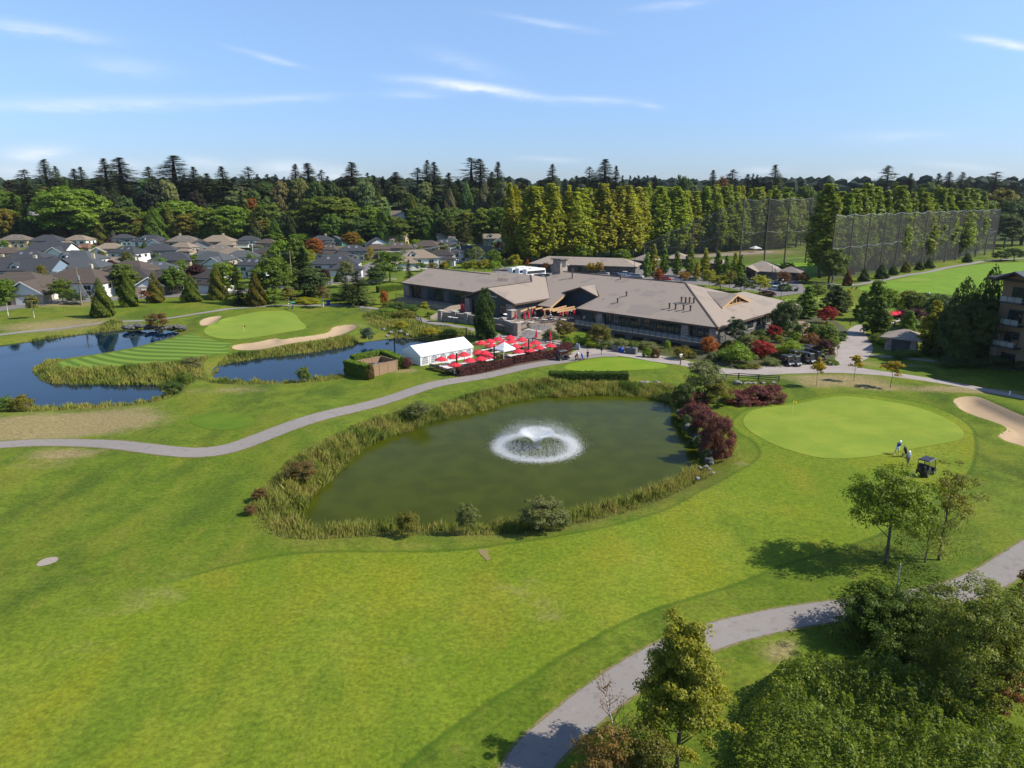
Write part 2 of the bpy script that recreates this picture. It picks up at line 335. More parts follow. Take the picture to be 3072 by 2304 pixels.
bank = sstep(-5.5, -1.0, d_w)
M_g = np_mesh('ground', GV, GFc, M_GRASS, {'fw_d': np.clip(d_f, -30, 30).ravel(), 'fw_soft': softf.ravel(), 'dry': np.clip(dry, 0, 1.6).ravel(), 'bank': bank.ravel(), 'far': sstep(420, 470, GY).ravel()}, True)
tag(link('ground', M_g), 'mown golf course turf with straw patches and lighter fairway', kind='structure')

def drape(name, poly, mat, step=1.0, up=0.03, label=None, kind='structure'):
    """sheet of the polygon laid over the terrain"""
    P = np.asarray(poly)[:, :2]; lo, hi = P.min(0), P.max(0)
    xs, ys = np.meshgrid(np.arange(lo[0], hi[0], step), np.arange(lo[1], hi[1], step)); q = np.stack([xs.ravel(), ys.ravel()], 1)
    d = poly_sd(q[:, 0], q[:, 1], P); q = q[d > step*.45]
    pts = [Vector(p) for p in np.vstack([P, q])]; n = len(P)
    r = delaunay_2d_cdt(pts, [], [list(range(n))], 1, 1e-5)
    V = np.array([(v.x, v.y) for v in r[0]]); Z = HgV(V[:, 0], V[:, 1])+up
    m = bpy.data.meshes.new(name); m.from_pydata(np.column_stack([V, Z]).tolist(), [], [tuple(f) for f in r[2]])
    bm = bmesh.new(); bm.from_mesh(m); bmesh.ops.recalc_face_normals(bm, faces=bm.faces)
    if sum(f.normal.z for f in bm.faces) < 0: bmesh.ops.reverse_faces(bm, faces=bm.faces)
    bm.to_mesh(m); bm.free()
    m.polygons.foreach_set('use_smooth', [True]*len(m.polygons)); m.materials.append(mat); m.update()
    return tag(link(name, m), label, kind=kind)
def strip(center, w, n=3):
    C2 = smooth_open(center, n); w = np.interp(np.linspace(0, 1, len(C2)), np.linspace(0, 1, len(np.atleast_1d(w))), np.atleast_1d(w)) if np.ndim(w) else np.full(len(C2), w)
    C2 = smooth_open(C2, 2); w = np.interp(np.linspace(0, 1, len(C2)), np.linspace(0, 1, len(w)), w); w = w+RNG.normal(size=len(w))*.045; T = np.gradient(C2, axis=0); T /= np.linalg.norm(T, axis=1)[:, None]; N = np.column_stack([-T[:, 1], T[:, 0]])
    return np.vstack([C2+N*w[:, None]/2, (C2-N*w[:, None]/2)[::-1]])

# greens
def turf(name, a, b, stripe=False, noise=2.5):
    s = NT(name); f = s.noise(noise, 4, .65); mm = s.noise(.22, 3, .5); st2 = s.noise(.35, 3, .6, stretch=(.35, 1, 1, .2))
    c = s.mix(s.ramp(mm, .35, .65), a, b); c = s.mix(s.math('MULTIPLY', s.ramp(st2, .5, .7), .35), c, tuple(min(1, k*1.18) for k in b))
    if stripe:
        sp = s.n('ShaderNodeSeparateXYZ'); s.L(s.pos(), sp.inputs[0]); xx = s.math('ADD', sp.outputs[0], 60.5)
        arc = s.math('SQRT', s.math('MAXIMUM', s.math('SUBTRACT', 29*29, s.math('MULTIPLY', xx, xx)), 1.0))
        w = s.math('SINE', s.math('MULTIPLY', s.math('ADD', sp.outputs[1], s.math('ADD', arc, s.math('MULTIPLY', f, .35))), 2*math.pi/2.9))
        c = s.mix(s.ramp(w, -.35, .35), tuple(k*.82 for k in a), tuple(k*1.06 for k in b))
    c = s.mix(1.0, c, s.mix(f, (.84, .85, .8), (1.14, 1.12, 1.15)), 'MULTIPLY')
    s.pbr(c, .9, 0, .15, s.bump(f, .25, .05)); return s.m
M_GREEN = turf('green_turf', (.135, .195, .018), (.168, .215, .022))
M_GREEN2 = turf('practice_turf', (.11, .185, .008), (.14, .20, .01))
M_FAR = turf('far_green_turf', (.135, .2, .022), (.16, .215, .026))
M_STR = turf('striped_turf', (.075, .14, .013), (.115, .18, .024), True)
GREEN = smooth_closed(gp([(2223,1272),(2245,1240),(2300,1226),(2380,1217),(2450,1203),(2510,1194),(2560,1194),(2640,1203),(2740,1216),(2820,1243),(2880,1280),(2894,1310),(2880,1328),(2800,1339),(2735,1346),(2634,1368),(2554,1380),(2470,1380),(2399,1365),(2319,1338),(2255,1303)]), 2)
drape('putting_green', GREEN, M_GREEN, 1.2, .03, 'large pale putting green with a yellow flag')
GREEN_FAR = smooth_closed(gp([(710,950),(774,937),(860,935),(889,944),(900,965),(924,985),(904,996),(802,1011),(701,1021),(629,1014),(606,993),(629,979),(665,962)]), 2)
drape('putting_green', GREEN_FAR, M_FAR, 1.2, .05, 'far putting green with a red flag between two bunkers')
PRACT = smooth_closed(gp([(1690,1101),(1720,1087),(1790,1077),(1840,1074),(1900,1079),(1985,1093),(2008,1102),(1985,1113),(1900,1117),(1780,1116),(1700,1110)]), 2)
drape('putting_green', PRACT, M_GREEN2, 1.2, .03, 'practice green between the clubhouse path and the fountain pond')
STRP = smooth_closed(gp([(162,1094),(246,1077),(330,1062),(434,1042),(540,1012),(585,1000),(600,1016),(660,1026),(700,1030),(684,1048),(690,1058),(640,1066),(560,1082),(492,1093),(400,1100),(318,1106),(231,1111),(180,1106)]), 2)
drape('fairway', STRP, M_STR, 1.0, .035, 'striped approach fairway on the tongue of land between the ponds')
TEE = smooth_closed(gp([(770,1266),(740,1246),(670,1240),(600,1246),(565,1264),(590,1284),(660,1294),(740,1288)]), 2)
drape('tee', TEE, turf('tee_turf', (.062, .118, .006), (.09, .138, .008)), 1.2, .03, 'round tee beside the bend of the cart path')

# sand
s = NT('sand'); f = s.noise(6, 5, .7); rk = s.noise(1.2, 3, .5, stretch=(.3, 2.4, 1, .6)); c = s.mix(f, (.29, .21, .13), (.35, .265, .17)); c = s.mix(s.math('MULTIPLY', s.ramp(rk, .4, .7), .3), c, (.25, .18, .105))
s.pbr(c, .95, 0, .1, s.bump(s.math('ADD', f, s.math('MULTIPLY', rk, 1.5)), .4, .08)); M_SAND = s.m
drape('bunker', B_L1, M_SAND, .5, .03, 'small sand bunker left of the far green')
drape('bunker', B_L2, M_SAND, .5, .03, 'long curving sand bunker in front of the far green')
drape('bunker', B_R, M_SAND, .5, .03, 'deep sand bunker right of the yellow flag green')
drape('sand_patch', smooth_closed(gp([(108,1702),(125,1685),(160,1678),(178,1682),(176,1693),(150,1703),(118,1708)]), 2), simple('grit', (.26, .22, .18), .95, 0, .25, 4), .5, .03, 'bare oval sandy patch in the rough on the left')
drape('bare_patch', smooth_closed(gp([(1432,1652),(1452,1650),(1468,1655),(1462,1668),(1474,1680),(1462,1690),(1452,1676),(1440,1666)]), 2), simple('bare_soil', (.17, .14, .05), .95, 0, .3, 4), .5, .03, 'crooked bare strip in the turf below the pond')

# paths
s = NT('asphalt_path'); f = s.noise(9, 5, .7); b = s.noise(.5, 4, .6); c = s.mix(f, (.168, .150, .136), (.226, .204, .186)); c = s.mix(s.ramp(b, .4, .7), c, (.20, .186, .170)); c = s.mix(s.math('MULTIPLY', s.ramp(s.noise(1.3, 5, .75), .52, .66), .5), c, (.115, .106, .098)); c = s.mix(s.math('MULTIPLY', s.ramp(s.noise(.9, 6, .75), .60, .66), .5), c, (.25, .235, .215))
s.pbr(c, .9, 0, .2, s.bump(f, .25, .03)); M_PATH = s.m
s = NT('concrete_paving'); f = s.noise(7, 5, .7); b = s.noise(.35, 4, .6); c = s.mix(f, (.25, .215, .195), (.31, .275, .25)); c = s.mix(s.ramp(b, .4, .7), c, (.24, .205, .18)); s.pbr(c, .85, 0, .25, s.bump(f, .2, .03)); M_PAVE = s.m
s = NT('asphalt_road'); f = s.noise(8, 5, .7); b = s.noise(.3, 4, .6); c = s.mix(f, (.115, .108, .105), (.165, .155, .15)); c = s.mix(s.ramp(b, .45, .65), c, (.15, .14, .132)); s.pbr(c, .9, 0, .2, s.bump(f, .2, .03)); M_ROAD = s.m
s = NT('verge'); c = s.mix(s.ramp(s.noise(2.2, 5, .75), .4, .6), (.085, .115, .014), (.17, .13, .07)); s.pbr(c, .95, 0, .1); M_VERGE = s.m
main = gp([(-120,1352),(0,1340),(110,1330),(208,1328),(320,1335),(417,1349),(500,1358),(583,1361),(680,1349),(778,1317),(903,1274),(1042,1232),(1180,1195),(1292,1162),(1385,1142),(1458,1128),(1597,1099),(1708,1080),(1790,1068),(1850,1068)])
drape('path_verge', strip(main, [3.1,3.2,3.2,3.6,3.7,3.5,3.4,3.3,3.2]), M_VERGE, 1.1, .022, 'worn strip of dry grass along the sweeping cart path')
drape('cart_path', strip(main, [2.5,2.6,2.7,3.1,3.2,3.0,2.9,2.8,2.7]), M_PATH, 1.1, .035, 'grey cart path sweeping from the left edge to the clubhouse')
FRONT = smooth_closed(gp([(1745,1045),(1800,1046),(1860,1052),(1925,1058),(1985,1066),(2050,1080),(2100,1094),(2170,1106),(2230,1110),(2320,1096),(2380,1096),(2476,1095),(2512,1076),(2500,1042),(2534,1019),(2543,988),(2576,971),(2596,982),(2596,1010),(2621,1043),(2613,1064),(2596,1083),(2548,1101),(2613,1116),(2734,1131),(2860,1148),(2960,1165),(3120,1200),(3120,1212),(2950,1178),(2856,1160),(2734,1144),(2613,1129),(2500,1120),(2400,1122),(2265,1128),(2174,1123),(2100,1110),(2040,1096),(1960,1088),(1900,1076),(1840,1068),(1790,1066),(1720,1082),(1700,1068)]), 1)
drape('driveway', FRONT, M_PAVE, 1.2, .028, 'pale paved walk and cart yard in front of the clubhouse')
drape('pavement', strip(gp([(2611,1066),(2690,1073),(2764,1082),(2900,1096),(3100,1120)]), 1.5), M_PATH, 1.1, .03, 'narrow walk past the shed towards the apartment block')
low = gp([(1530,2420),(1580,2300),(1622,2240),(1690,2180),(1775,2110),(1860,2052),(1960,1992),(2110,1925),(2200,1893),(2272,1873),(2381,1847),(2563,1829),(2700,1813),(2850,1789),(2960,1745),(3040,1700),(3150,1630)])
drape('path_verge', strip(low, 3.0), M_VERGE, 1.0, .022, 'worn strip of dry grass along the lower right cart path')
drape('cart_path', strip(low, 2.55), M_PATH, 1.0, .035, 'cart path curving past the yellowing tree at the lower right')
top = gp([(-150,1030),(0,1007),(116,991),(260,976),(376,967),(434,962),(521,953),(640,938),(687,927),(745,922),(860,918),(976,917),(1092,923),(1164,933),(1205,943),(1249,954),(1281,967),(1319,975),(1382,987),(1423,995),(1470,1003),(1510,1010)])
drape('cart_path', strip(top, 2.3), M_PATH, 1.3, .04, 'thin cart path behind the far green and along the pond')
drape('road', strip(gp([(-400,980),(-150,947),(0,926),(116,913),(260,902),(362,896),(492,888),(622,880),(760,872),(900,862),(1010,846),(1060,835),(1110,805),(1150,785)]), 9.0), M_ROAD, 2.5, .05, 'grey suburban road behind the row of small conifers')
range_path = gp([(2440,852),(2485,855),(2540,855),(2600,851),(2640,843),(2690,832),(2740,825),(2790,817),(2845,801),(2910,793),(2960,781),(3072,775),(3200,770)])
drape('cart_path', strip(range_path, 3.0), M_PATH, 2.0, .04, 'far cart path running beside the right driving range net')
RANGE = smooth_closed(gp([(2190,800),(2240,786),(2330,778),(2450,766),(2500,760),(2520,790),(2480,830),(2440,842),(2330,835),(2250,825)]), 2)
drape('range_turf', RANGE, turf('range_grass', (.10, .19, .008), (.125, .21, .01), noise=.8), 3, .06, 'bright driving range turf between the two nets')
FARF = smooth_closed(gp([(2560,862),(2700,838),(2850,806),(2960,790),(3200,784),(3300,900),(3000,905),(2800,880),(2700,880),(2600,885)]), 2)
drape('fairway', FARF, turf('far_fairway_turf', (.095, .18, .01), (.12, .2, .013), noise=.8), 3, .06, 'bright far fairway below the right driving range net')
drape('putting_green', smooth_closed(gp([(2690,842),(2730,837),(2790,838),(2800,843),(2750,847),(2700,847)]), 2), M_FAR, 3, .10, 'distant pale green beside the far cart path')
drape('putting_green', smooth_closed(gp([(2330,905),(2380,895),(2470,893),(2560,905),(2570,930),(2480,945),(2380,940),(2330,925)]), 2), M_FAR, 2, .07, 'putting green behind the trees right of the clubhouse')
drape('dirt_strip', smooth_closed(gp([(2070,768),(2140,762),(2240,757),(2310,752),(2330,758),(2250,764),(2150,770),(2080,775)]), 1), simple('gravel', (.27, .22, .17), .95, 0, .2, 1.0), 3, .08, 'pale gravel strip at the foot of the driving range net')
drape('parking_lot', gp([(1380,845),(1500,802),(1780,800),(2000,806),(2400,846),(2420,880),(2330,892),(2150,860)]), M_ROAD, 4, .05, 'car park behind the clubhouse')
LAWN = smooth_closed(gp([(1290,1108),(1372,1129),(1480,1108),(1590,1088),(1700,1062),(1690,1045),(1600,1036),(1500,1030),(1430,1028),(1415,1070),(1330,1092)]), 1)
drape('patio_lawn', LAWN, turf('artificial_turf', (.085, .115, .022), (.11, .14, .03)), 1.2, .032, 'olive artificial lawn of the umbrella patio')
drape('pavement', smooth_closed(gp([(1470,1008),(1500,1004),(1570,1010),(1640,1018),(1690,1026),(1760,1040),(1760,1052),(1690,1046),(1600,1038),(1500,1031),(1440,1022)]), 1), M_PAVE, 1.0, .036, 'pale concrete walk at the foot of the patio stairs')
M_MULCH = simple('bark_mulch', (.075, .048, .032), .95, 0, .35, 3)
drape('mulch_bed', strip(gp([(1380,1136),(1482,1113),(1535,1102),(1600,1089),(1670,1076),(1712,1062)]), 1.3), M_MULCH, .9, .034, 'bark mulch bed along the burgundy hedge')
drape('planting_bed', smooth_closed(gp([(1770,1040),(1800,985),(2100,1030),(2180,1010),(2380,960),(2480,950),(2545,985),(2530,1018),(2495,1042),(2510,1072),(2470,1095),(2320,1095),(2230,1108),(2170,1104),(2060,1078),(1990,1064)]), 1), simple('garden_soil', (.05, .052, .02), .95, 0, .4, 1.5), 1.6, .02, 'planted garden bed around the clubhouse')
drape('brick_walk', strip(gp([(2409,968),(2414,985),(2418,1005),(2422,1012)]), 2.6), simple('brick_paving', (.26, .17, .13), .9, 0, .15, 5), .8, .05, 'red brick walk at the right end of the clubhouse')
# water
def water(name, deep, rough, sc, strg, spec=.5):
    s = NT(name); w = s.noise(sc, 4, .6, stretch=(1, 1.6, 1, .3)); w2 = s.noise(sc*.12, 3, .5); sc2 = s.noise(.9, 6, .7)
    c = s.mix(s.ramp(w2, .35, .65), deep, tuple(k*1.25 for k in deep))
    s.pbr(c, rough, 0, spec, s.bump(s.math('MULTIPLY', w, s.math('ADD', w2, .3)), strg, .05), IOR=1.33); return s.m
def plane(name, x0, x1, y0, y1, z, mat, label):
    tag(MB().face([(x0,y0,z),(x1,y0,z),(x1,y1,z),(x0,y1,z)]).build(name, mat), label, kind='structure')
pb = POND; plane('pond_water', pb[:,0].min()-2, pb[:,0].max()+2, pb[:,1].min()-2, pb[:,1].max()+2, WZ, water('olive_water', (.034, .042, .0024), .12, 3.2, .35, .07), 'olive green pond water rippled by the fountain')
pb = np.vstack([LPOND, STREAM]); plane('pond_water', pb[:,0].min()-2, pb[:,0].max()+3, pb[:,1].min()-2, pb[:,1].max()+2, WZ, water('dark_water', (.0012, .010, .024), .03, 3.0, .05, .26), 'dark blue water of the left pond and the stream by the marquee')
# ------------------------------------------------------------------ foliage
def leafmat(name, trans=.3, rough=.55, spec=.25, hue=.5):
    s = NT(name); oi = s.n('ShaderNodeObjectInfo').outputs['Color']; t = s.attr('tone')
    n = s.noise(.55, 3, .6, s.obj())
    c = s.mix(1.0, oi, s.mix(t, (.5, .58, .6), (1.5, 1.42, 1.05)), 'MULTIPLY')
    c = s.mix(s.math('MULTIPLY', s.ramp(n, .42, .72), hue), c, s.mix(1.0, c, (1.28, 1.10, .55), 'MULTIPLY'))
    p = s.pbr(c, rough, 0, spec); tr = s.n('ShaderNodeBsdfTranslucent'); s.L(s.mix(1.0, c, (1.3, 1.35, .6), 'MULTIPLY'), tr.inputs[0])
    mx = s.n('ShaderNodeMixShader'); mx.inputs[0].default_value = trans; s.L(p.outputs[0], mx.inputs[1]); s.L(tr.outputs[0], mx.inputs[2]); s.L(mx.outputs[0], s.out.inputs[0]); return s.m
M_LEAF = leafmat('leaves', .42); M_NEEDLE = leafmat('needles', .42, .7, .15, .25)
M_BARK = simple('bark', (.10, .075, .055), .95, 0, .35, 4); M_BIRCH = simple('pale_bark', (.42, .39, .34), .85, 0, .3, 5); M_TWIG = simple('twig_bark', (.16, .10, .075), .9, 0, .3, 4)
def unit(v): return v/np.maximum(1e-9, np.linalg.norm(v, axis=-1, keepdims=True))
def leaf_quads(C, N, size, asp=.6, tone=None, rng=RNG, tdir=None):
    n = len(C); N = unit(N); t = unit(np.cross(N, rng.normal(size=(n, 3)))) if tdir is None else unit(tdir - (tdir*N).sum(1)[:, None]*N)
    b = np.cross(N, t); size = np.broadcast_to(np.asarray(size, float), (n,))[:, None]
    V = np.stack([C-t*size, C-b*size*asp+N*size*.18, C+t*size, C+b*size*asp+N*size*.18], 1).reshape(-1, 3)
    F = np.arange(4*n).reshape(n, 4); tn = np.repeat(tone if tone is not None else rng.random(n), 4); return V, F, tn
def merge(parts):
    o = 0; Vs, Fs, Ts = [], [], []
    for V, F, t in parts: Vs.append(V); Fs.append(F+o); Ts.append(t); o += len(V)
    return np.vstack(Vs), np.vstack(Fs), np.concatenate(Ts)
def sph(rng, n): return unit(rng.normal(size=(n, 3)))
def crown_broad(seed, H, R, base, ncl, per, leaf, clr=.34, top=1.0, shell=.5, flat=.75, mat=None, jag=.3):
    """leaf clumps spread through an uneven ellipsoid"""
    r = np.random.default_rng(seed); zc = (H+base)/2; hz = (H-base)/2
    u = sph(r, ncl); u[:, 2] = np.where(u[:, 2] < -.75, -u[:, 2], u[:, 2]); rr = (shell+(1-shell)*r.random(ncl)**.6)*(1+jag*(r.random(ncl)-.5))
    cc = u*rr[:, None]*np.array([R, R, hz])*.92+np.array([0, 0, zc]); k = np.clip((cc[:, 2]-base)/(H-base), 0, 1); cc[:, :2] *= (1-(1-top)*k)[:, None]
    cr = R*clr*(.6+.8*r.random(ncl)); idx = np.repeat(np.arange(ncl), per); v = sph(r, len(idx)); v[:, 2] = np.where(v[:, 2] < -.35, -v[:, 2]*.6, v[:, 2]); q = r.random(len(idx))**.35
    C = cc[idx]+v*(cr[idx]*q)[:, None]*np.array([1, 1, flat]); N = v*.9+u[idx]*.35+r.normal(size=v.shape)*.55+np.array([0, 0, .35])
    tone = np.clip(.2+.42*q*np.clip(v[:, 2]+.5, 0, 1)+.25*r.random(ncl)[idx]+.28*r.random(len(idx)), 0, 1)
    C[:, 2] = np.maximum(C[:, 2], .05)
    return leaf_quads(C, N, leaf*(.6+.8*r.random(len(idx))), .62, tone, r), cc, cr
def trunk_mesh(name, H, r0, cc, seed, base, mat, nl=7, lean=0.0, fork=.75):
    r = random.Random(seed); m = MB(); top = H*fork
    pts = [np.array([lean*top*(i/5)**1.5+r.uniform(-.02, .02)*H*.4*(i > 0), r.uniform(-.02, .02)*H*.4*(i > 0), top*i/5]) for i in range(6)]; pts[0][2] = -.25
    m.path(pts, [r0*(1-.8*i/5) for i in range(6)], 7)
    if cc is not None and len(cc):
        for j in r.sample(range(len(cc)), min(nl, len(cc))):
            c = cc[j]; zb = max(base*.8, min(c[2]-.18*H, top*.9)); kk = zb/top*5; i = min(4, int(kk)); p0 = pts[i]+(pts[i+1]-pts[i])*(kk-i)
            mid = (p0+c)/2+np.array([0, 0, -.03*H]); m.path([p0, mid, c], [r0*.42*(1-zb/H), r0*.24*(1-zb/H), r0*.07], 5)
    return m.mesh(name, mat, True)
def needle_tris(P0, D, size, r, tone):
    n = len(P0); s = np.cross(D, np.array([0, 0, 1.])); s = unit(s+r.normal(size=s.shape)*.35); size = size[:, None]
    V = np.stack([P0-s*size*.42, P0+s*size*.42, P0+unit(D)*size*1.5, P0+unit(D)*size*1.5], 1)
    V[:, 3] = P0+unit(D)*size*.9+s*size*.5; return V.reshape(-1, 3), np.arange(4*n).reshape(n, 4), np.repeat(tone, 4)
def crown_conifer(seed, H, R, base, nb, seg, leaf, power=.9, irr=.45, droop=.25, gap=.12, up=0.0):
    """whorls of drooping branches carrying needle sprays"""
    r = np.random.default_rng(seed); z = base+(H-base)*(np.arange(nb)+r.random(nb)*.9)/nb; k = (z-base)/(H-base)
    L = R*(np.clip(1-k, 0.0, 1)**power*.97+.035)*(1-irr*r.random(nb)); L *= np.minimum(1, .62+k*2.2); keep = r.random(nb) > gap*(1-k*.6); z, k, L = z[keep], k[keep], L[keep]; nb = len(z)
    a = r.random(nb)*6.283+np.arange(nb)*2.4; sidx = np.repeat(np.arange(nb), seg); t = np.tile((np.arange(seg)+.6)/seg, nb); t = np.clip(t+r.normal(size=t.shape)*.06, .06, 1)
    d = np.stack([np.cos(a), np.sin(a), np.zeros(nb)], 1); Lb = L[sidx]; spread = (r.random(len(t))-.5)*1.15*(1-t*.55)*Lb*.62
    pr = np.stack([-d[sidx, 1], d[sidx, 0], np.zeros(len(t))], 1)
    drop = -droop*Lb*t**1.6*(1.1-k[sidx])+(up+.12*k[sidx])*Lb*t
    P = d[sidx]*(t*Lb)[:, None]+pr*spread[:, None]; P[:, 2] += z[sidx]+drop+r.normal(size=len(t))*.10*leaf-abs(spread)*.18
    D = d[sidx]*.8+pr*np.sign(spread)[:, None]*.6+r.normal(size=P.shape)*.22; D[:, 2] -= .22-up
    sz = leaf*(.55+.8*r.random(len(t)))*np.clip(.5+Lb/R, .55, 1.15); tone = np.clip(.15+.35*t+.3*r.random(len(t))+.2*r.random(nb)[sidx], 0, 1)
    A = needle_tris(P, D, sz, r, tone); n2 = max(8, nb//6); zt = H*(1-.05*r.random(n2)); B = needle_tris(np.stack([r.normal(size=n2)*.08*R*.3, r.normal(size=n2)*.08*R*.3, zt-leaf], 1), np.tile([0, 0, 1.], (n2, 1))+r.normal(size=(n2, 3))*.25, np.full(n2, leaf*.5), r, r.random(n2)*.5+.3)
    return merge([A, B])
def crown_cedar(seed, H, R, n, leaf, power=.8, lobes=9, bottom=.0):
    """dense pyramid of upright sprays with lumpy outline"""
    r = np.random.default_rng(seed); k = 1-np.sqrt(r.random(n)*.98); z = bottom+k*(H-bottom); a = r.random(n)*6.283
    lump = .84+.16*np.sin(a*lobes/2+z/H*17+seed)+.14*np.sin(a*3+z/H*9+seed*2)+.1*(r.random(n)-.5)
    rad_ = R*np.clip(1-k, 0, 1)**power*lump*np.minimum(1, .7+k*3)*(.72+.3*r.random(n)**.5); C = np.stack([np.cos(a)*rad_, np.sin(a)*rad_, z+.2], 1)
    out = np.stack([np.cos(a), np.sin(a), np.full(n, .35)], 1); N = out+r.normal(size=out.shape)*.4; td = np.tile([0, 0, 1.], (n, 1))+out*.45+r.normal(size=out.shape)*.3
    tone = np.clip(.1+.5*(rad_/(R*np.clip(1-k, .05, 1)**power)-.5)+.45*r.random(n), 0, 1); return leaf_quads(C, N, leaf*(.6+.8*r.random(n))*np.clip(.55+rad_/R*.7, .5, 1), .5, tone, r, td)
def crown_poplar(seed, H, R, base, ncl, per, leaf, taper=.75):
    r = np.random.default_rng(seed); k = r.random(ncl)**.85; z = base+(H-base)*k; prof = np.clip(np.sin(np.clip(k*.9+.1, 0, 1)*math.pi)**.6, .12, 1)*(1-.32*k)
    a = r.random(ncl)*6.283; q = .1+1.05*r.random(ncl)**.75; z = base+(z-base)*np.clip(.88+.12*np.sin(a*2+seed)+.08*np.sin(a*5+seed*3), .7, 1)*np.where(q > .8, .93, 1); cc = np.stack([np.cos(a)*R*prof*q*.88, np.sin(a)*R*prof*q*.88, z], 1); ch = H*.042*(.7+.9*r.random(ncl)); cw = R*.22*(.6+.7*r.random(ncl))
    i = np.repeat(np.arange(ncl), per); v = sph(r, len(i)); f = r.random(len(i))**.4; C = cc[i]+v*f[:, None]*np.stack([cw[i], cw[i], ch[i]], 1); C[:, 2] += .12*H*.1
    u = np.stack([np.cos(a), np.sin(a), np.full(ncl, .2)], 1); N = v*.8+u[i]*.5*q[i, None]+r.normal(size=v.shape)*.5+np.array([0, 0, .25])
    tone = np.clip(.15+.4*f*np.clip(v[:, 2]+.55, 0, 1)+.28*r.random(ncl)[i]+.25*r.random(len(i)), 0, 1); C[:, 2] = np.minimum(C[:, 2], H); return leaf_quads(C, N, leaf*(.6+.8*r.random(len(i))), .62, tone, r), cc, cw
PROTO = {}
def proto(kind, crowns, H0, W0, trunks=None): PROTO[kind] = (crowns, trunks, H0, W0)
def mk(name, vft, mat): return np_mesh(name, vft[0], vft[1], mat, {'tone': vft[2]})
def broad_set(kind, n, H, R, base, ncl, per, leaf, r0, seed, bark=None, **kw):
    cs, ts = [], []
    for i in range(n):
        q, cc, cr = crown_broad(seed+i, H, R, base, ncl, per, leaf, **kw); cs.append(mk(kind+'_crown', q, M_LEAF)); ts.append(trunk_mesh(kind+'_trunk', H, r0, cc, seed+i, base, bark or M_BARK))
    proto(kind, cs, H, 2*R, ts)
broad_set('broadleaf', 6, 16, 6.5, 2.5, 190, 66, .32, .34, 100, clr=.18)
broad_set('loose_tree', 5, 9, 3.4, 1.6, 105, 52, .17, .15, 200, clr=.21, shell=.35)
broad_set('birch', 3, 7, 2.0, 1.8, 40, 26, .2, .09, 230, bark=M_BIRCH, clr=.26, shell=.2, top=.6)
broad_set('young_tree', 3, 4.5, 1.1, 1.7, 22, 46, .13, .05, 260, clr=.34, shell=.2)
broad_set('maple_bush', 4, 4, 2.2, .4, 50, 90, .11, .10, 280, clr=.3, shell=.35, flat=.5)
cs = [mk('shrub_crown', crown_broad(300+i, 2.4, 1.6, .0, 40, 90, .10, clr=.36, shell=.45, jag=.2)[0], M_LEAF) for i in range(5)]; proto('shrub', cs, 2.4, 3.4)
cs = [mk('mound_crown', crown_broad(320+i, 2.2, 2.0, -.6, 80, 130, .075, clr=.25, shell=.7, jag=.12)[0], M_LEAF) for i in range(4)]; proto('mound', cs, 2.2, 4.1)
cs = [mk('willow_crown', crown_broad(340+i, 5, 2.6, .3, 80, 110, .10, clr=.25, shell=.45, jag=.4)[0], M_LEAF) for i in range(3)]; proto('willow', cs, 5, 5.4, [trunk_mesh('willow_trunk', 5, .12, crown_broad(340+i, 5, 2.6, .3, 70, 2, .2)[1], i, .3, M_BARK, 9) for i in range(3)])
cs, ts = [], []
for i in range(7):
    cs.append(mk('conifer_crown', crown_conifer(400+i, 30, 5.6, 3.0+(i % 3)*1.5, 230, 20, .62, .95+.1*(i % 3), .42, .34, .08), M_NEEDLE)); ts.append(MB().path([(0,0,-.3),(.1,0,10),(0,.1,20),(0,0,29.4)], [.5,.38,.22,.05], 7).mesh('conifer_trunk', M_BARK, True))
proto('tall_conifer', cs, 30, 10, ts)
cs, ts = [], []
for i in range(4):
    cs.append(mk('conifer_crown', crown_conifer(430+i, 30, 4.4, 9+i*1.5, 100, 17, .72, .62, .6, .12, .25, .06), M_NEEDLE)); ts.append(MB().path([(0,0,-.3),(.2,0,10),(0,.2,20),(0,0,29.4)], [.5,.38,.22,.05], 7).mesh('conifer_trunk', M_BARK, True))
proto('ragged_conifer', cs, 30, 8.0, ts)
proto('spruce', [mk('spruce_crown', crown_conifer(450+i, 12, 3.6, .3, 190, 22, .34, .8, .3, .22, .04), M_NEEDLE) for i in range(4)], 12, 6.8, [MB().path([(0,0,-.2),(0,0,6),(0,0,11.6)], [.22,.14,.03], 7).mesh('spruce_trunk', M_BARK, True) for i in range(2)])
proto('cedar', [mk('cedar_crown', crown_cedar(470+i, 9, 2.9, 6000, .22, .72), M_NEEDLE) for i in range(5)], 9, 5.6, [MB().path([(0,0,-.2),(0,0,8)], [.2,.04], 7).mesh('cedar_trunk', M_BARK, True)])
proto('column_cedar', [mk('cedar_crown', crown_cedar(490+i, 9, 2.0, 3600, .24, .34), M_NEEDLE) for i in range(2)], 9, 4.0, [MB().path([(0,0,-.2),(0,0,8)], [.2,.04], 7).mesh('cedar_trunk', M_BARK, True)])
cs, ts = [], []
for i in range(7):
    q, cc, cw = crown_poplar(500+i, 32, 3.6, 3.0+(i % 3), 340, 24, .38); cs.append(mk('poplar_crown', q, M_LEAF)); ts.append(trunk_mesh('poplar_trunk', 32, .32, cc, i, 4, M_BARK, 8, 0, .9))
proto('poplar', cs, 32, 6.6, ts)
cs, ts = [], []
for i in range(4):
    q, cc, cw = crown_poplar(530+i, 9, 1.7, .5, 150, 44, .13); cs.append(mk('hornbeam_crown', q, M_LEAF)); ts.append(trunk_mesh('hornbeam_trunk', 9, .1, cc, i, .9, M_BARK, 5, 0, .8))
proto('hornbeam', cs, 9, 3.2, ts)
CNT = {}
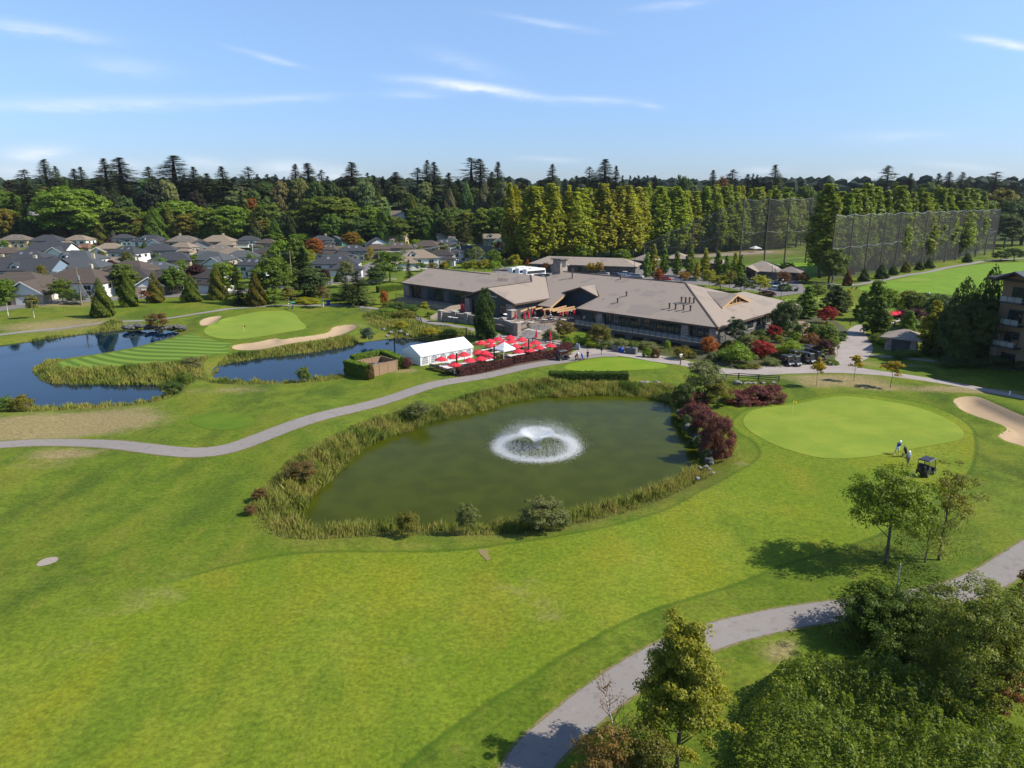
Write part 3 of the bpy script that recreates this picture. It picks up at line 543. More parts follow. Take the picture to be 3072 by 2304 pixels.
def plant(kind, p, H, Wd, colr, label=None, cat='tree', group=None, name=None, jit=.08):
    crowns, trunks, H0, W0 = PROTO[kind]; i = CNT[kind] = CNT.get(kind, -1)+1; rr = random.Random(i*7919+len(kind)*31)
    cm = crowns[i % len(crowns)]; nm = name or {'cedar': 'cedar_tree', 'column_cedar': 'cedar_tree', 'spruce': 'spruce_tree', 'mound': 'shrub', 'willow': 'willow_shrub', 'tall_conifer': 'conifer_tree', 'ragged_conifer': 'conifer_tree', 'poplar': 'poplar_tree', 'hornbeam': 'hornbeam_tree', 'broadleaf': 'broadleaf_tree', 'loose_tree': 'broadleaf_tree', 'birch': 'birch_tree', 'maple_bush': 'maple_tree'}.get(kind, kind)
    c = tuple(max(0, k*(1+rr.uniform(-jit, jit))) for k in colr); sc = (Wd/W0, Wd/W0, H/H0)
    if trunks is None:
        o = link(nm, cm, None, p, rr.uniform(0, 6.28), c); o.scale = sc; return tag(o, label, cat, group)
    e = empty(nm, p, rr.uniform(0, 6.28), label, cat, group); e.scale = sc
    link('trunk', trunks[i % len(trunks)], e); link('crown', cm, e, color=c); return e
def tp(kind, px, pyb, pyt, wpx, colr, label=None, cat='tree', group=None, **kw):
    p = PG(px, pyb); t = at_depth(px, pyt, p.y); return plant(kind, p, max(.3, t[2]-p.z), wpx/ppm(p), colr, label, cat, group, **kw)
def ts_(kind, px, pyt, Y, wpx, colr, label=None, cat='tree', group=None, **kw):
    t = at_depth(px, pyt, Y); z = Hg(t[0], Y); p = Vector((t[0], Y, z)); return plant(kind, p, max(3, t[2]-z), wpx/ppm(p), colr, label, cat, group, **kw)
C_DK=(.056,.092,.030); C_CON=(.125,.165,.078); C_MID=(.082,.128,.020); C_GRN=(.11,.175,.020); C_BRT=(.15,.22,.022); C_YG=(.20,.21,.014); C_YEL=(.24,.18,.012); C_ORG=(.24,.085,.015); C_RUST=(.12,.06,.025)
C_RED=(.20,.016,.022); C_PUR=(.045,.016,.022); C_BUR=(.115,.042,.050); C_GRY=(.12,.14,.065); C_OLV=(.125,.125,.022); C_CED=(.095,.125,.020); C_POP=(.105,.125,.012); C_BRN=(.12,.085,.035); C_BLU=(.06,.09,.075)

# ---- reed beds: blades standing round the ponds
def reedmat():
    s = NT('reeds'); t = s.attr('tone'); h = s.attr('hgt'); n = s.noise(.25, 4, .6); g = s.mix(t, (.15, .19, .026), (.33, .33, .07)); g = s.mix(s.ramp(n, .45, .65), g, (.30, .27, .065)); g = s.mix(s.ramp(s.noise(.13, 3, .5), .52, .66), g, (.105, .155, .022))
    c = s.mix(s.ramp(h, .42, .05), g, (.34, .27, .14)); p = s.pbr(c, .7, 0, .2); tr = s.n('ShaderNodeBsdfTranslucent'); s.L(c, tr.inputs[0]); mx = s.n('ShaderNodeMixShader'); mx.inputs[0].default_value = .42
    s.L(p.outputs[0], mx.inputs[1]); s.L(tr.outputs[0], mx.inputs[2]); s.L(mx.outputs[0], s.out.inputs[0]); return s.m
M_REED = reedmat()
def reeds(poly, dens, hmin, hmax, label, avoid=(), inside=.7, wid=.042, seed=5, name='reeds', thin=.35):
    r = np.random.default_rng(seed); P = np.asarray(poly); lo, hi = P.min(0), P.max(0); n = int((hi-lo).prod()*dens*1.7); X = lo[0]+r.random(n)*(hi[0]-lo[0]); Y = lo[1]+r.random(n)*(hi[1]-lo[1])
    k = poly_sd(X, Y, P) > 0
    for a in avoid: k &= poly_sd(X, Y, a) < inside
    cl = np.sin(X*.9+seed)*np.sin(Y*1.1+X*.3)+np.sin(X*.37-Y*.5)+.8*np.sin(X*2.3+Y*1.7); k &= r.random(n) < np.clip(thin+.5*(cl+1.2)/2, .3, 1); X, Y, cl = X[k], Y[k], cl[k]; n = len(X)
    Z = HgV(X, Y); d = poly_sd(X, Y, P); h = .72*(hmin+(hmax-hmin)*r.random(n))*(.8+.22*np.clip(cl, -1, 1))*np.clip(.25+d*.36, .25, 1); a = r.random(n)*6.283; w = wid*(.6+.8*r.random(n)); bx, by = np.cos(a)*w, np.sin(a)*w; lx, ly = r.normal(size=n)*.2*h, r.normal(size=n)*.2*h
    V = np.stack([np.stack([X-bx, Y-by, Z-.05], 1), np.stack([X+bx, Y+by, Z-.05], 1), np.stack([X+bx*.7+lx*.4, Y+by*.7+ly*.4, Z+h*.62], 1), np.stack([X+lx, Y+ly, Z+h], 1)], 1).reshape(-1, 3)
    hg = np.tile([0, 0, .62, 1.], n); tn = np.repeat(np.clip(.4+.3*np.clip(cl, -1, 1)+.35*(r.random(n)-.5), 0, 1), 4)
    return tag(link(name, np_mesh(name, V, np.arange(4*n).reshape(n, 4), M_REED, {'tone': tn, 'hgt': hg})), label, kind='stuff')
OUT_P = smooth_closed(gp([(745,1555),(748,1505),(804,1451),(854,1392),(926,1351),(1016,1301),(1084,1265),(1152,1243),(1220,1225),(1301,1220),(1401,1188),(1491,1161),(1604,1141),(1700,1143),(1753,1146),(1862,1150),(1970,1156),(2030,1160),(2048,1200),(2060,1215),(2046,1240),(2068,1285),(2095,1322),(2118,1366),(2130,1400),(2138,1425),(2093,1440),(2006,1489),(1934,1518),(1825,1550),(1717,1576),(1608,1594),(1545,1600),(1288,1607),(1062,1609),(881,1620),(790,1602)]), 1)
reeds(OUT_P, 46, 1.0, 2.0, 'tall reeds and cattails ringing the fountain pond', [POND], 1.3)
reeds(smooth_closed(gp([(-200,1075),(0,1040),(116,1005),(260,992),(347,962),(370,968),(376,990),(260,1004),(100,1026),(0,1042),(-200,1062)]), 1), 16, 1.0, 2.0, 'reeds along the far bank of the left pond', [LPOND], 1.0, .1, 6)
reeds(smooth_closed(gp([(160,1066),(190,1080),(172,1090),(168,1100),(200,1108),(250,1110),(330,1103),(480,1092),(560,1088),(640,1064),(600,1100),(640,1130),(560,1160),(510,1172),(480,1160),(376,1156),(185,1156),(110,1135),(90,1100),(110,1075)]), 1), 24, .9, 1.9, 'reeds edging the striped tongue of land', [LPOND, STREAM], 1.2, .1, 7)
reeds(smooth_closed(gp([(-300,1238),(0,1238),(116,1234),(231,1229),(347,1218),(463,1200),(550,1180),(520,1170),(463,1180),(376,1195),(260,1202),(116,1208),(-300,1205)]), 1), 22, .9, 1.8, 'reeds along the near bank of the left pond', [LPOND], 1.2, .1, 8)
reeds(smooth_closed(gp([(632,1122),(640,1090),(690,1060),(788,1054),(860,1041),(941,1030),(1005,1016),(1040,1010),(1075,1012),(1080,1028),(1034,1044),(889,1068),(716,1090),(650,1105)]), 1), 26, .9, 1.9, 'reeds between the long bunker and the stream', [STREAM], 1.0, .09, 9)
reeds(smooth_closed(gp([(610,1150),(745,1155),(875,1152),(1020,1141),(1045,1118),(1034,1108),(930,1124),(870,1132),(740,1130),(640,1126)]), 1), 24, .9, 1.9, 'reeds along the near bank of the stream', [STREAM], 1.1, .09, 10)
reeds(smooth_closed(gp([(1090,940),(1180,925),(1240,945),(1262,980),(1300,985),(1400,990),(1422,1000),(1410,1030),(1330,1022),(1258,1012),(1200,1006),(1160,1000),(1130,990),(1085,960)]), 1), 22, .5, 1.5, 'lush wild planting by the small waterfall left of the clubhouse', [STREAM], .3, .12, 11, 'wild_planting')
reeds(smooth_closed(gp([(2160,1142),(2250,1138),(2340,1150),(2365,1162),(2340,1178),(2290,1190),(2190,1182),(2150,1165)]), 1), 24, .25, .6, 'bright ground cover between the fence and the barberries', [], .3, .1, 12, 'ground_cover', .6)
# ------------------------------------------------------------------ clubhouse
s = NT('shingle_roof'); f = s.noise(3.0, 6, .75); b = s.noise(.22, 4, .6); c = s.mix(f, (.198, .162, .132), (.31, .26, .215)); c = s.mix(s.ramp(b, .55, .62), c, s.mix(1.0, c, (.84, .83, .86), 'MULTIPLY'))
sp = s.n('ShaderNodeSeparateXYZ'); s.L(s.pos(), sp.inputs[0]); crs = s.math('SINE', s.math('MULTIPLY', sp.outputs[2], 2*math.pi/.13)); c = s.mix(s.math('MULTIPLY', s.ramp(crs, .3, .9), .25), c, (.13, .10, .08)); s.pbr(c, .92, 0, .15, s.bump(s.math('ADD', f, crs), .35, .03)); M_ROOF = s.m
def stone(name, a, b, mortar):
    s = NT(name); v = s.n('ShaderNodeTexVoronoi', feature='DISTANCE_TO_EDGE'); v.inputs['Scale'].default_value = 2.6; mp = s.n('ShaderNodeMapping'); mp.inputs['Scale'].default_value = (1, 1, 1.7); s.L(s.obj(), mp.inputs[0]); s.L(mp.outputs[0], v.inputs['Vector'])
    v2 = s.n('ShaderNodeTexVoronoi'); v2.inputs['Scale'].default_value = 2.6; s.L(mp.outputs[0], v2.inputs['Vector']); e = s.ramp(v.outputs['Distance'], .02, .07); sp = s.n('ShaderNodeSeparateColor'); s.L(v2.outputs['Color'], sp.inputs[0])
    c = s.mix(sp.outputs[0], a, b); c = s.mix(1.0, c, s.mix(s.noise(6, 4, .6, s.obj()), (.8,.8,.8), (1.2,1.2,1.2)), 'MULTIPLY'); c = s.mix(e, mortar, c); s.pbr(c, .9, 0, .2, s.bump(s.math('ADD', e, s.math('MULTIPLY', sp.outputs[1], .5)), .7, .06)); return s.m
M_STONE = stone('ledge_stone', (.20, .17, .15), (.38, .31, .26), (.14, .125, .11)); M_STUC = simple('grey_stucco', (.105, .10, .092), .9, 0, .12, 1.2); M_SIDE = simple('dark_siding', (.055, .062, .062), .85, 0, .15, 2); M_WALLC = simple('terrace_render', (.25, .205, .155), .9, 0, .14, 1.0)
M_TRIM = simple('brown_fascia', (.075, .05, .036), .7, 0, .2, 3); M_WOOD = simple('cedar_beam', (.40, .25, .12), .7, 0, .2, 2); M_GLASS = NT('window_glass'); M_GLASS.pbr((.022, .028, .028), .03, 0, .9); M_GLASS = M_GLASS.m
M_MUL = simple('dark_mullion', (.022, .025, .027), .5, .0, .1); M_STEP = simple('stair_tread', (.34, .31, .28), .85, 0, .12, 3); M_BLACK = simple('black_metal', (.012, .012, .013), .45, .3, .1); M_WHITE = simple('white_paint', (.78, .78, .76), .5, 0, .04); M_GREYM = simple('grey_metal', (.30, .31, .32), .4, .6, .1)
CANG = rad(-43); CO = Vector((39.79, 136.1, 0)); CX, CY = math.cos(CANG), math.sin(CANG)
club = empty('clubhouse', CO, CANG, 'long low clubhouse with taupe shingle roofs, stone piers and dark walls', 'clubhouse')
def cw(x, y, z=0.0): return Vector((CO.x+x*CX-y*CY, CO.y+x*CY+y*CX, z))
def cl(px, py, z): p = G(px, py, z); dx, dy = p[0]-CO.x, p[1]-CO.y; return dx*CX+dy*CY, -dx*CY+dy*CX
def cpl(px, py, y0):
    """photo pixel -> local x, z on the wall plane y = y0"""
    n = np.array([-CY, CX, 0]); p = onplane(px, py, np.array(cw(0, y0)), n); dx, dy = p[0]-CO.x, p[1]-CO.y; return dx*CX+dy*CY, p[2]
S4 = .3234
zf = lambda y: 4.6+S4*y; zr = lambda x: 4.6-S4*x; zl = lambda y: 5.55+S4*(y+2.2); zg = lambda x: 5.55+S4*(-45-x); zgl = lambda x: 5.55+S4*(x+62.4)
def slope(pts, name='roof_slope', th=.28): MB().prism(pts, (0, 0, -th)).build(name, M_ROOF, club)
slope([(x, y, zf(y)) for x, y in [(0,0),(-17.2,17.2),(-52.3,17.2),(-54.9,13.4),(-44.9,3.0),(-45.4,-1.04),(-41.4,-1.0),(-42.5,5.85),(-43.8,6.5),(-38.4,11.83),(-33.04,6.64),(-34.7,0)]])
slope([(x, y, zr(x)) for x, y in [(0,0),(0,40),(-9.5,30.5),(-9.5,24.9),(-17.2,17.2)]])
slope([(-17.2,17.2,zf(17.2)),(-9.5,24.9,zf(9.5)),(-19,34.4,4.6),(-69.5,34.4,4.6),(-52.3,17.2,zf(17.2))]); slope([(-9.5,24.9,zr(-9.5)),(-9.5,30.5,zr(-9.5)),(0,40,4.6),(-19,40,4.6),(-19,34.4,4.6)])
slope([(-52.3,17.2,zf(17.2)),(-69.5,34.4,4.6),(-66,20,6.5),(-54.9,13.4,zf(13.4))])
slope([(x, y, zl(y)) for x, y in [(-94.5,-2.2),(-62.4,-2.2),(-53.7,6.5),(-57.3,10.1),(-66,10.1),(-69.7,8.1),(-94.3,8.1)]])
slope([(-94.3,8.1,zl(8.1)),(-69.7,8.1,zl(8.1)),(-66,10.1,zl(10.1)),(-57.3,10.1,zl(10.1)),(-57.3,20,6.3),(-94.3,18.4,5.55)])
slope([(x, y, zg(x)) for x, y in [(-45,-9.3),(-44.9,3.0),(-54.9,13.4),(-57.3,10.1),(-53.7,6.5),(-53.7,-9.3)]])
slope([(x, y, zgl(x)) for x, y in [(-62.4,-9.3),(-53.7,-9.3),(-53.7,6.5),(-62.4,-2.2)]])
slope([(-33.04,6.2,6.70),(-38.4,11.83,8.44),(-38.4,6.2,8.44)]); slope([(-43.8,6.2,6.70),(-38.4,6.2,8.44),(-38.4,11.83,8.44)])
slope([(-5.3,11.8,6.5),(-5.3,18.4,8.7),(-12.64,18.4,8.7)]); slope([(-5.3,25.0,6.5),(-12.64,18.4,8.7),(-5.3,18.4,8.7)])
M_PATCH = simple('repaired_shingles', (.20,.168,.142), .92, 0, .2, 4)
for pts in ([(-71,3.2),(-66.2,3.2),(-64.6,5.0),(-70.4,5.2)],[(-91.5,2.6),(-88,2.8),(-88.2,4.6),(-91.6,4.8)]): MB().face([(x,y,zl(y)+.012) for x, y in pts]).build('shingle_patch', M_PATCH, club)
for pts in ([(-22,1.2),(-16,1.2),(-15.2,4.2),(-20,5.4),(-23,4.6)],[(-24,9),(-20.5,9.2),(-20.8,12),(-24.2,11.8)],[(-28,2.0),(-25.2,2.2),(-25,5.0),(-28.2,5.4)]): MB().face([(x,y,zf(y)+.012) for x, y in pts]).build('shingle_patch', M_PATCH, club)
MB().face([(x,y,zr(x)+.012) for x, y in [(-5.2,27),(-2.6,26.6),(-2.4,31),(-5,31.4)]]).build('shingle_patch', M_PATCH, club)
def fas(a, b, w=.1, h=.42, mat=None, dz=-.2): MB().bar((a[0],a[1],a[2]+dz), (b[0],b[1],b[2]+dz), w, h).build('fascia', mat or M_TRIM, club)
for a, b in [((0,-.05,4.6),(-34.7,-.05,4.6)),((.05,0,4.6),(.05,40,4.6)),((-94.5,-2.25,5.55),(-62.4,-2.25,5.55)),((-45,-9.36,5.55),(-53.7,-9.36,8.37)),((-62.4,-9.36,5.55),(-53.7,-9.36,8.37)),((-44.95,-9.3,5.55),(-44.85,2.9,5.55)),((-94.55,-2.2,5.55),(-94.35,8.1,8.88)),((-33.04,6.14,6.7),(-38.4,6.14,8.44)),((-43.8,6.14,6.7),(-38.4,6.14,8.44)),((-45.4,-1.1,4.26),(-41.4,-1.06,4.26)),((-34.72,0,4.6),(-33.1,6.5,6.7))]: fas(a, b)
fas((-5.2,11.8,6.5),(-5.2,18.4,8.7),.12,.4,M_WOOD); fas((-5.2,25.0,6.5),(-5.2,18.4,8.7),.12,.4,M_WOOD); fas((-41.3,-1.0,4.28),(-42.4,5.8,6.45),.12,.4,M_WOOD)
def ridge(a, b): MB().bar(a, b, .3, .1).build('ridge_cap', M_TRIM, club)
for a, b in [((0,0,4.66),(-17.2,17.2,zf(17.2)+.06)),((-53.7,-9.3,8.42),(-53.7,6.5,8.42)),((-53.7,6.5,8.42),(-57.3,10.1,9.6)),((-17.2,17.2,10.22),(-52.3,17.2,10.22)),((-94.3,8.1,8.94),(-69.7,8.1,8.94))]: ridge(a, b)
def wall(pts, name='wall', mat=None, down=(0,.25,0)): MB().prism(pts, down).build(name, mat or M_STUC, club)
wall([(-93.5,-1.2,-.3),(-61.8,-1.2,-.3),(-61.8,-1.2,5.5),(-93.5,-1.2,5.5)]); wall([(-93.5,-1.2,-.3),(-93.5,17,-.3),(-93.5,17,5.9),(-93.5,8,8.4),(-93.5,-1.2,5.5)], down=(.25,0,0))
wall([(-61.8,-8.3,-.3),(-45.8,-8.3,-.3),(-45.8,-8.3,5.45),(-53.7,-8.3,8.0),(-61.8,-8.3,5.45)], mat=M_SIDE); wall([(-45.8,-8.3,-.3),(-45.8,6,-.3),(-45.8,6,5.5),(-45.8,-8.3,5.5)], down=(-.25,0,0), mat=M_SIDE); wall([(-61.8,-8.3,-.3),(-61.8,-1.2,-.3),(-61.8,-1.2,5.5),(-61.8,-8.3,5.5)], down=(.25,0,0), mat=M_SIDE)
wall([(-34,1.0,-.3),(-.9,1.0,-.3),(-.9,1.0,4.6),(-34,1.0,4.6)], mat=M_SIDE); wall([(-.9,1.0,-.3),(-.9,39,-.3),(-.9,39,4.7),(-.9,1.0,4.7)], down=(-.25,0,0)); wall([(-34,1.0,-.3),(-34,9,-.3),(-34,9,6.6),(-34,6.6,6.4),(-34,1.0,4.7)], down=(.25,0,0), mat=M_SIDE)
wall([(-45.8,8.0,1.0),(-33.5,8.0,1.0),(-33.5,8.0,6.5),(-38.4,8.0,8.1),(-43.4,8.0,6.5),(-45.8,8.0,5.8)], mat=simple('blue_grey_siding', (.035,.055,.07), .85, 0, .12, 2)); wall([(-5.8,12.4,6.2),(-5.8,24.4,6.2),(-5.8,18.4,8.35)], down=(-.2,0,0), mat=M_TRIM)
wall([(-.9,39,-.3),(-.9-92,39,-.3),(-.9-92,39,4.2),(-.9,39,4.2)], down=(0,-.25,0))
def win(x0, x1, z0, z1, y, nx, nz, axis='y', trim=None, parent=None, name='window'):
    """window frame with its mullions, and the pane behind as its own child"""
    m = MB(); t = .09; P = (lambda a, z, o: (a, y-o, z)) if axis == 'y' else (lambda a, z, o: (y+o, a, z))
    def b(a0, z0_, a1, z1_, w): m.bar(P(a0, z0_, .05), P(a1, z1_, .05), w, .09, up=(1,0,0) if z0_ == z1_ and axis == 'x' else (0,0,1))
    for z in [z0+(z1-z0)*i/nz for i in range(nz+1)]: b(x0, z, x1, z, t if z in (z0, z1) else .05)
    for x in [x0+(x1-x0)*i/nx for i in range(nx+1)]: b(x, z0, x, z1, t if x in (x0, x1) else .05)
    o = m.build(name, trim or M_MUL, parent or club); MB().face([P(x0, z0, .02), P(x1, z0, .02), P(x1, z1, .02), P(x0, z1, .02)]).build('pane', M_GLASS, o); return o
def R1(x, y): return 1200+x/6.9125, 780+y/6.9125
def R2(x, y): return 1480+x/6.9125, 780+y/6.9125
def R4(x, y): return 1480+x/6.9125, 960+y/6.9125
def R5(x, y): return 1780+x/5.53, 840+y/5.53
def R6(x, y): return 2120+x/5.53, 840+y/5.53
def Z3(x, y): return 1180+x/3.456, 740+y/3.456
for a, b, nx in ((250,440,4),(690,900,4),(1130,1365,5)): win(cpl(*R1(a,700),-1.2)[0], cpl(*R1(b,760),-1.2)[0], 1.75, 4.85, -1.2, nx, 4)
for a, b in ((572,688),(1015,1112)): MB().box(cpl(*R1(a,700),-1.2)[0], cpl(*R1(b,760),-1.2)[0], -1.28, -1.22, 1.7, 4.6).build('door', simple('dark_door', (.02,.035,.045), .5, 0, .1), club)
for a, b in ((1500,1620),): win(cpl(*R1(a,950),-8.3)[0], cpl(*R1(b,950),-8.3)[0], 1.75, 4.9, -8.3, 3, 4)
win(cpl(*R2(130,1050),-8.3)[0], cpl(*R2(310,1050),-8.3)[0], 1.75, 4.6, -8.3, 3, 4); win(-54.9, -52.4, 1.75, 4.9, -8.3, 3, 4)
for a, b, nx, py in ((8,66,1,650),(205,290,2,660),(420,580,3,690),(620,790,3,700),(840,990,3,720),(1045,1220,3,740),(1240,1350,2,790),(1360,1480,2,790),(1612,1690,2,820),(1742,1840,2,840),(1862,1930,2,860)): win(cpl(*R5(a,py),1.0)[0], cpl(*R5(b,py),1.0)[0], 1.75, 4.15, 1.0, nx, 3)
xa = cpl(*R5(352,690),1.0)[0]; xb = cpl(*R5(410,690),1.0)[0]; win(xa, xb, 1.65, 3.9, 1.0, 1, 2, trim=M_GREYM, name='glass_door')
for a, b in ((680,765),(830,925),(970,1045),(1100,1180)):
    n = np.array([CX, CY, 0]); ya, yb = [(lambda p: -(p[0]-CO.x)*CY+(p[1]-CO.y)*CX)(onplane(*R6(q, 740-(q-680)*.22), np.array(cw(-.9, 0)), n)) for q in (a, b)]
    o = win(ya, yb, 2.1, 3.9, -.9, 2, 2, 'x'); MB().box(-.88, -.68, ya-.15, yb+.15, 1.95, 2.08).build('sill', M_STEP, o)
for y0 in (15.6, 17.3, 19.0): MB().box(-5.78, -5.7, y0, y0+1.2, 6.75, 7.3+.5*(1-abs(y0+.6-18.2)/3)).build('window', M_GLASS, club)
for y0 in (15.3, 17.0, 18.7, 20.4): MB().box(-5.75, -5.55, y0, y0+.22, 6.5, 8.35-.33*abs(y0-18.3)).build('dormer_stud', M_WOOD, club)
MB().box(-5.75, -5.5, 13.2, 23.6, 6.5, 6.7).build('dormer_sill', M_WOOD, club)
def pier(x, y, z0, z1, w, d, name='stone_pier', bat=.82, cap=True):
    m = MB(); a, b = w/2, d/2; m.grid([(x-a,y-b,z0),(x+a,y-b,z0),(x+a,y+b,z0),(x-a,y+b,z0),(x-a*bat,y-b*bat,z1),(x+a*bat,y-b*bat,z1),(x+a*bat,y+b*bat,z1),(x-a*bat,y+b*bat,z1)], [(0,3,2,1),(4,5,6,7),(0,1,5,4),(1,2,6,5),(2,3,7,6),(3,0,4,7)])
    o = m.build(name, M_STONE, club)
    if cap: MB().box(x-a*bat-.1, x+a*bat+.1, y-b*bat-.1, y+b*bat+.1, z1, z1+.14).build('pier_cap', M_STEP, o)
for a, py in ((118,660),(1535,800),(2000,850)): pier(cpl(*R5(a,py),.6)[0], .6, -.2, 4.35, 1.9, 1.2, bat=.7, cap=False)
pier(cpl(*R1(162,640),-1.6)[0], -1.6, -.2, 5.3, 2.4, 1.2, bat=.95, cap=False); pier(-60.6, -8.6, -.2, 5.3, 1.8, 1.4, cap=False); pier(-46.6, -8.9, -.2, 5.3, 2.3, 1.6, cap=False, bat=.75); pier(-45.2, -9.9, -.2, 4.1, 1.5, 1.9, bat=.85)
tw = [cl(*R1(858,1290),0), cl(*R1(1150,1310),0), cl(*R1(1400,1350),0), cl(*R2(200,1460),0), cl(*R2(500,1570),0)]
for x, y in tw: pier(x, y, -.2, 2.75, 1.25, 1.25, 'terrace_pillar', .92)
for (xa, ya), (xb, yb) in zip(tw[:-1], tw[1:]): MB().bar((xa,ya,1.1), (xb,yb,1.1), .35, 2.6).build('terrace_wall', M_WALLC, club); MB().bar((xa,ya,2.46), (xb,yb,2.46), .5, .12).build('wall_coping', M_STEP, club)
TZ = 1.6
MB().prism([(tw[0][0],tw[0][1],TZ),(tw[2][0],tw[2][1],TZ),(tw[4][0],tw[4][1],TZ),(-39.2,-9.2,TZ),(-33.2,-9.2,TZ),(-33.2,1.1,TZ),(-34,8,TZ),(-46,8,TZ),(-46,-8.2,TZ),(-61.8,-8.2,TZ),(-61.8,-5,TZ),(tw[0][0],-5,TZ)], (0,0,-.35)).build('terrace_floor', simple('terrace_paving', (.17,.13,.105), .9, 0, .2, 2), club)
# stairs: every tread a part
def stair(x0, x1, y0, y1, z0, z1, n, name='stair_step'):
    for i in range(n): MB().box(x0, x1, y0+(y1-y0)*i/n, y1, z0+(z1-z0)*i/n+.004, z0+(z1-z0)*(i+1)/n).build(name, M_STEP, club)
stair(-39.2, -33.2, -15.6, -12.3, 0, .95, 7); MB().box(-39.2, -33.2, -12.3, -11.0, 0, .95).build('stair_landing', M_STEP, club); stair(-39.2, -33.2, -11.0, -9.0, .95, 1.6, 5)
for x in (-39.45, -32.95):
    MB().prism([(x-.2,-16,-.1),(x-.2,-16,.55),(x-.2,-12.4,1.75),(x-.2,-11,1.75),(x-.2,-9,2.5),(x-.2,-9,-.1)], (.4,0,0)).build('stair_cheek', M_WALLC, club)
m = MB()
for x in (-36.2,): m.path([(x,-15.4,.9),(x,-12.3,1.9),(x,-11,1.9),(x,-9,2.55)], [.03]*4, 6); [m.tube((x,y,z),(x,y,z+.9),.025) for y, z in ((-15.3,0),(-12.3,.95),(-11,.95),(-9.1,1.6))]
m.build('handrail', M_BLACK, club)
lx0 = tw[0][0]-4.6; stair(lx0, tw[0][0]-.7, -14.6, -8.2, 0, 1.6, 11)
for x in (lx0-.2, tw[0][0]-.5): MB().prism([(x-.2,-15,-.1),(x-.2,-15,.7),(x-.2,-8.2,2.5),(x-.2,-5,2.5),(x-.2,-5,-.1)], (.4,0,0)).build('stair_cheek', M_WALLC, club)
MB().box(-94, lx0-.4, -4.8, -1.3, -.2, 1.6).build('raised_walk', M_WALLC, club); MB().box(lx0-.4, -61.9, -8.2, -1.3, -.2, 1.6).build('raised_walk', M_WALLC, club)
def railing(a, b, n, z, glass=True, h=1.05, name='deck_railing'):
    a, b = np.array([*a, z]), np.array([*b, z]); up = np.array([0,0,h]); o = MB().bar(a+up, b+up, .09, .07).bar(a+[0,0,.1], b+[0,0,.1], .05, .05).build(name, M_BLACK, club)
    for i in range(n+1): p = a+(b-a)*i/n; MB().bar(p, p+up, .07).build('railing_post', M_BLACK, o)
    for i in range(n if glass else n*6):
        k = n if glass else n*6; p, q = a+(b-a)*(i+.06)/k, a+(b-a)*(i+.94)/k
        if glass: MB().face([p+[0,0,.15], q+[0,0,.15], q+[0,0,h-.06], p+[0,0,h-.06]]).build('glass_panel', M_CLEAR, o)
        elif i % 6: MB().bar(p+[0,0,.1], p+up, .025).build('baluster', M_BLACK, o)
sg = NT('clear_glass'); pg = sg.pbr((.5,.55,.55), .05, 0, .6); tr = sg.n('ShaderNodeBsdfTransparent'); mx = sg.n('ShaderNodeMixShader'); mx.inputs[0].default_value = .25; sg.L(tr.outputs[0], mx.inputs[1]); sg.L(pg.outputs[0], mx.inputs[2]); sg.L(mx.outputs[0], sg.out.inputs[0]); M_CLEAR = sg.m
DY = cl(*R5(1720,1040), 1.6)[1]
MB().box(-33, .4, DY, .98, 1.25, 1.6).build('deck', M_STUC, club); MB().box(-33, .3, DY+.25, DY+.5, -.2, 1.25).build('deck_skirt', M_STUC, club)
for i in range(7): MB().box(-31+i*4.4, -28.4+i*4.4, DY+.18, DY+.24, .15, .85).build('deck_vent', M_BLACK, club)
railing((-33, DY+.1), (.3, DY+.1), 24, 1.6); railing((.3, DY+.1), (.3, 3), 4, 1.6); railing((-94, -4.7), (lx0-.6, -4.7), 10, 1.6, False)
# chimney with an open hood
m = MB(); cb = [(-55.1,15.7),(-52.2,15.7),(-52.2,18.9),(-55.1,18.9)]; ct = [(-54.85,16.0),(-52.45,16.0),(-52.45,18.6),(-54.85,18.6)]
m.grid([(*p, 5.5) for p in cb]+[(*p, 13.2) for p in ct], [(4,5,6,7),(0,1,5,4),(1,2,6,5),(2,3,7,6),(3,0,4,7)]); ch = m.build('chimney', M_STONE, club)
MB().box(-55.3,-52.0,15.6,19.0,13.2,13.45).build('chimney_cap', M_STUC, ch); MB().box(-52.5,-52.38,16.6,18.1,11.2,12.6).build('chimney_louvre', M_SIDE, ch)
for y in (16.5,17.1,17.7,18.2): MB().bar((-52.5,y,12.9),(-51.8,y,13.1),.16).build('bracket', M_TRIM, ch)
MB().box(-58.5,-55.5,12.5,15.5,8.0,9.4).build('roof_unit', M_STUC, club)
for x, y, h in [(-12.9,8.3,.9),(-11.9,8.3,.9),(-11.1,8.5,.9),(-10.1,8.5,.9),(-13.8,5.05,.9),(-12.3,5,.9),(-10.5,5.1,.9),(-8.9,5.1,.9),(-26.8,8.2,.8),(-26.7,4.7,.8),(-33.9,16,.6),(-47.1,14.2,2.0)]:
    MB().tube((x,y,zf(y)-.1),(x,y,zf(y)+h),.17,.17,10).tube((x,y,zf(y)+h),(x,y,zf(y)+h+.25),.26,.22,10).build('roof_vent', M_TRIM, club)
for i in range(7): x = -64.5+i*.55; MB().tube((x,5.6,zl(5.6)-.1),(x,5.6,zl(5.6)+.55),.07,.07,6).build('vent_pipe', M_TRIM, club)
for px, py in ((945,215),(175,262),(430,20),(335,85)): x, y = cl(*R5(px,py), 7.2); MB().tube((x,y,zf(y)-.1),(x,y,zf(y)+.35),.08,.08,6).build('vent_pipe', M_GREYM, club)
